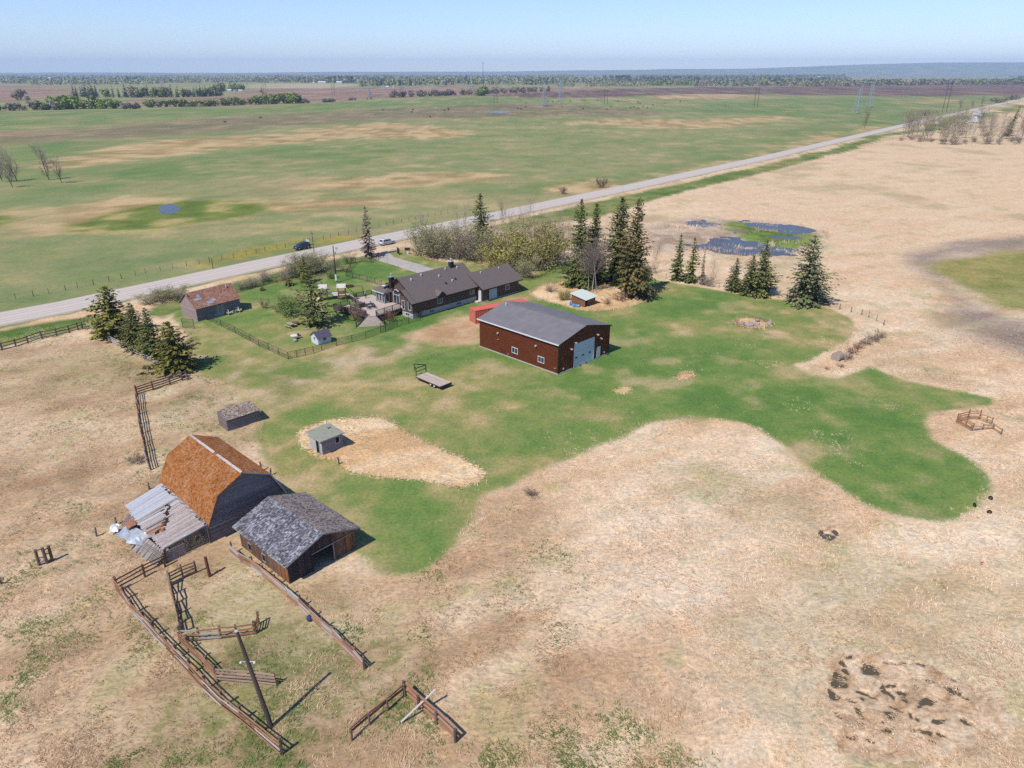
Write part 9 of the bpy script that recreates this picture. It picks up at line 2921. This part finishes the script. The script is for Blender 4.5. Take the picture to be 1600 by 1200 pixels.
# ------------------------------------------------------------------ tall dry stems: tufts along the lawn edges and through the reed beds
def tufts():
  g = np.random.default_rng(4)
  pts, hts, leans, tone = [], [], [], []

  def put(x, y, h, n, sp):
    for _ in range(n):
      pts.append((x + g.normal(0, sp), y + g.normal(0, sp)))
      hts.append(h * g.uniform(.6, 1.3))

  for key, step, prob, h in (('lawn', .5, .5, .34), ('island', .5, .6, .6), ('patch', .5, .5, .45), ('spot_a', .3, 1, .4), ('spot_b', .25, 1, .9), ('spot_c', .4, .6, .25)):
    P = smooth_poly(OUT[key], 2)
    for a, b_ in zip(P, np.roll(P, -1, 0)):
      ln = np.linalg.norm(b_ - a)
      for f in np.arange(0, 1, step / max(ln, step)):
        q = a + (b_ - a) * f
        # tall dry edge only where the lawn meets reeds on the right and the lower side
        if key == 'lawn' and (q[1] > 150 or (q[0] < -20 and q[1] > 95)):
          continue
        if g.random() < prob * (.35 + .9 * vnoise(np.array([q[0] / 4]), np.array([q[1] / 4]), 3)[0]):
          put(q[0], q[1], h * (.5 + vnoise(np.array([q[0] / 6]), np.array([q[1] / 6]), 9)[0]), 3, .3)
  # flattened stems and clumps all through the reeds, thinning with distance
  N = 120000
  Y = 35 + 95 * g.uniform(0, 1, N) ** 1.35
  X = g.uniform(-1, 1, N) * (Y * .74 + 12)
  near = sd_poly(OUT['near'], X, Y, 3.0) > 2
  lawn = sd_poly(smooth_poly(OUT['lawn'], 1), X, Y, 1.0) > -.3
  pat = np.maximum(sd_poly(OUT['patch'], X, Y, 1.0), sd_poly(OUT['island'], X, Y, 1.0)) > .2
  cl = fbm(X, Y, 3.5, 3, 71)
  for (cx, cy, a_, b_, t_) in POOLS:
    cl = np.where((X - cx) ** 2 + (Y - cy) ** 2 < (.75 * min(a_, b_) + .1) ** 2, 0, cl)
  keep = near & (~lawn | pat) & (g.random(N) < np.clip((cl - .36) * 4.5, .12, 1))
  for bx_, by_, rr_ in ((-28, 66, 9.0), (-17, 60, 6.5)):
    keep &= (X - bx_) ** 2 + (Y - by_) ** 2 > rr_ ** 2
  gx, gy = X[keep], Y[keep]
  pts += list(zip(gx, gy))
  hts += list(g.uniform(.16, .42, len(gx)))
  # pale clippings and dead spots on the mown grass
  LX, LY = g.uniform(-30, 75, 40000), g.uniform(55, 125, 40000)
  kl = (sd_poly(smooth_poly(OUT['lawn'], 1), LX, LY, 3.0) > .3) & (fbm(LX * .7, LY, 5, 3, 75) > .62) & (fbm(LX, LY, 1.2, 2, 76) > .56)
  kl &= ~((abs((LX - 7.5) * .7 + (LY - 106) * .71 - 6.7) < 8) & (abs(-(LX - 7.5) * .71 + (LY - 106) * .7 - 9) < 11))
  pts += list(zip(LX[kl], LY[kl]))
  hts += list(g.uniform(.12, .26, int(kl.sum())))
  # cattails standing in the slough
  SX, SY = g.uniform(45, 110, 9000), g.uniform(170, 235, 9000)
  ks = (sd_poly(OUT['slough'], SX, SY, 3.0) > -2.5) & (fbm(SX, SY, 6, 3, 73) > .52) & (g.random(9000) < .45)
  for x, y in zip(SX[ks], SY[ks]):
    pts.append((x, y))
    hts.append(g.uniform(.6, 1.3))
  pts = np.array(pts)
  hts = np.array(hts)
  n = len(pts)
  zz = ground_heights(pts[:, 0], pts[:, 1])
  wet_ = np.maximum(sd_poly(OUT['pools'], pts[:, 0], pts[:, 1], 3.0), sd_poly(OUT['pool_small'], pts[:, 0], pts[:, 1], 3.0)) > 0
  zz = np.where(wet_, .07, zz)
  B = 4
  flow = 6.28 * fbm(pts[:, 0], pts[:, 1], 14, 2, 81)
  V = np.zeros((n, B, 3, 3), np.float32)
  for k in range(B):
    a = flow + g.normal(0, .9, n)
    le = hts * g.uniform(.7, 1.3, n)
    ti = np.where(hts > .45, np.clip(g.normal(.8, .3, n), .2, 1.3), np.clip(g.normal(1.25, .22, n), .6, 1.5))
    dx, dy, dz = np.cos(a) * np.sin(ti) * le, np.sin(a) * np.sin(ti) * le, np.cos(ti) * le
    ox, oy = g.normal(0, .10, n), g.normal(0, .10, n)
    w = .04 * g.uniform(.6, 1.3, n)
    px, py = -np.sin(a) * w, np.cos(a) * w
    bx, by = pts[:, 0] + ox, pts[:, 1] + oy
    V[:, k, 0] = np.stack([bx - px, by - py, zz - .03], 1)
    V[:, k, 1] = np.stack([bx + px, by + py, zz - .03], 1)
    V[:, k, 2] = np.stack([bx + dx, by + dy, zz + dz], 1)
  scrub = sd_poly(OUT['scrub'], pts[:, 0], pts[:, 1], 3.0) / 3.0
  sg = np.maximum(sd_poly(OUT['scrub_green'], pts[:, 0], pts[:, 1], 4.0), sd_poly(OUT['scrub_left'], pts[:, 0], pts[:, 1], 4.0)) / 4.0
  gp = (scrub > -.5) & (hts < .5) & (fbm(pts[:, 0], pts[:, 1], 4, 3, 74) + .06 * sg + g.normal(0, .06, n) > .59)
  br = (scrub > -.2) & ~gp
  straw = leaf_mat('dry_stems', [(0.1, S(202, 168, 134)), (0.5, S(222, 194, 162)), (0.9, S(238, 217, 191))], trans=.3)
  brown = leaf_mat('brown_stems', [(0.1, S(152, 121, 92)), (0.5, S(186, 157, 124)), (0.9, S(214, 187, 154))], trans=.25)
  fresh = leaf_mat('fresh_grass', [(0.1, S(78, 96, 46)), (0.5, S(102, 116, 62)), (0.9, S(130, 136, 84))], trans=.25)
  for nm, lab, sel, mt_ in (('dry_reeds', 'pale dry reed stems along the lawn edges and in the reed beds', ~gp & ~br, straw), ('dead_grass', 'brown dead grass clumps in the rough field round the barn', br, brown), ('fresh_grass', 'fresh green grass tufts in the rough field round the corral', gp, fresh)):
    W_ = V[sel].reshape(-1, 3)
    m = len(W_) // 3
    me_ = bpy.data.meshes.new(nm)
    me_.vertices.add(m * 3)
    me_.vertices.foreach_set('co', W_.reshape(-1))
    me_.loops.add(m * 3)
    me_.loops.foreach_set('vertex_index', np.arange(m * 3, dtype=np.int32))
    me_.polygons.add(m)
    me_.polygons.foreach_set('loop_start', np.arange(0, m * 3, 3, dtype=np.int32))
    me_.update(calc_edges=True)
    me_.materials.append(mt_)
    tag(link(nm, me_), lab, 'grass', kind='stuff')


tufts()

# ------------------------------------------------------------------ the air
hz = MB().box(-17500, 17500, -300, 18500, -60, 330).build('haze', None)
mh = bpy.data.materials.new('haze_air')
mh.use_nodes = True
nh = mh.node_tree.nodes
nh.remove(nh['Principled BSDF'])
vp = nh.new('ShaderNodeVolumePrincipled')
vp.inputs['Color'].default_value = (0.55, 0.74, 1.0, 1)
vp.inputs['Density'].default_value = 7.5e-5
vp.inputs['Anisotropy'].default_value = 0.0
mh.node_tree.links.new(vp.outputs['Volume'], nh['Material Output'].inputs['Volume'])
hz.data.materials.append(mh)
tag(hz, kind='stuff')
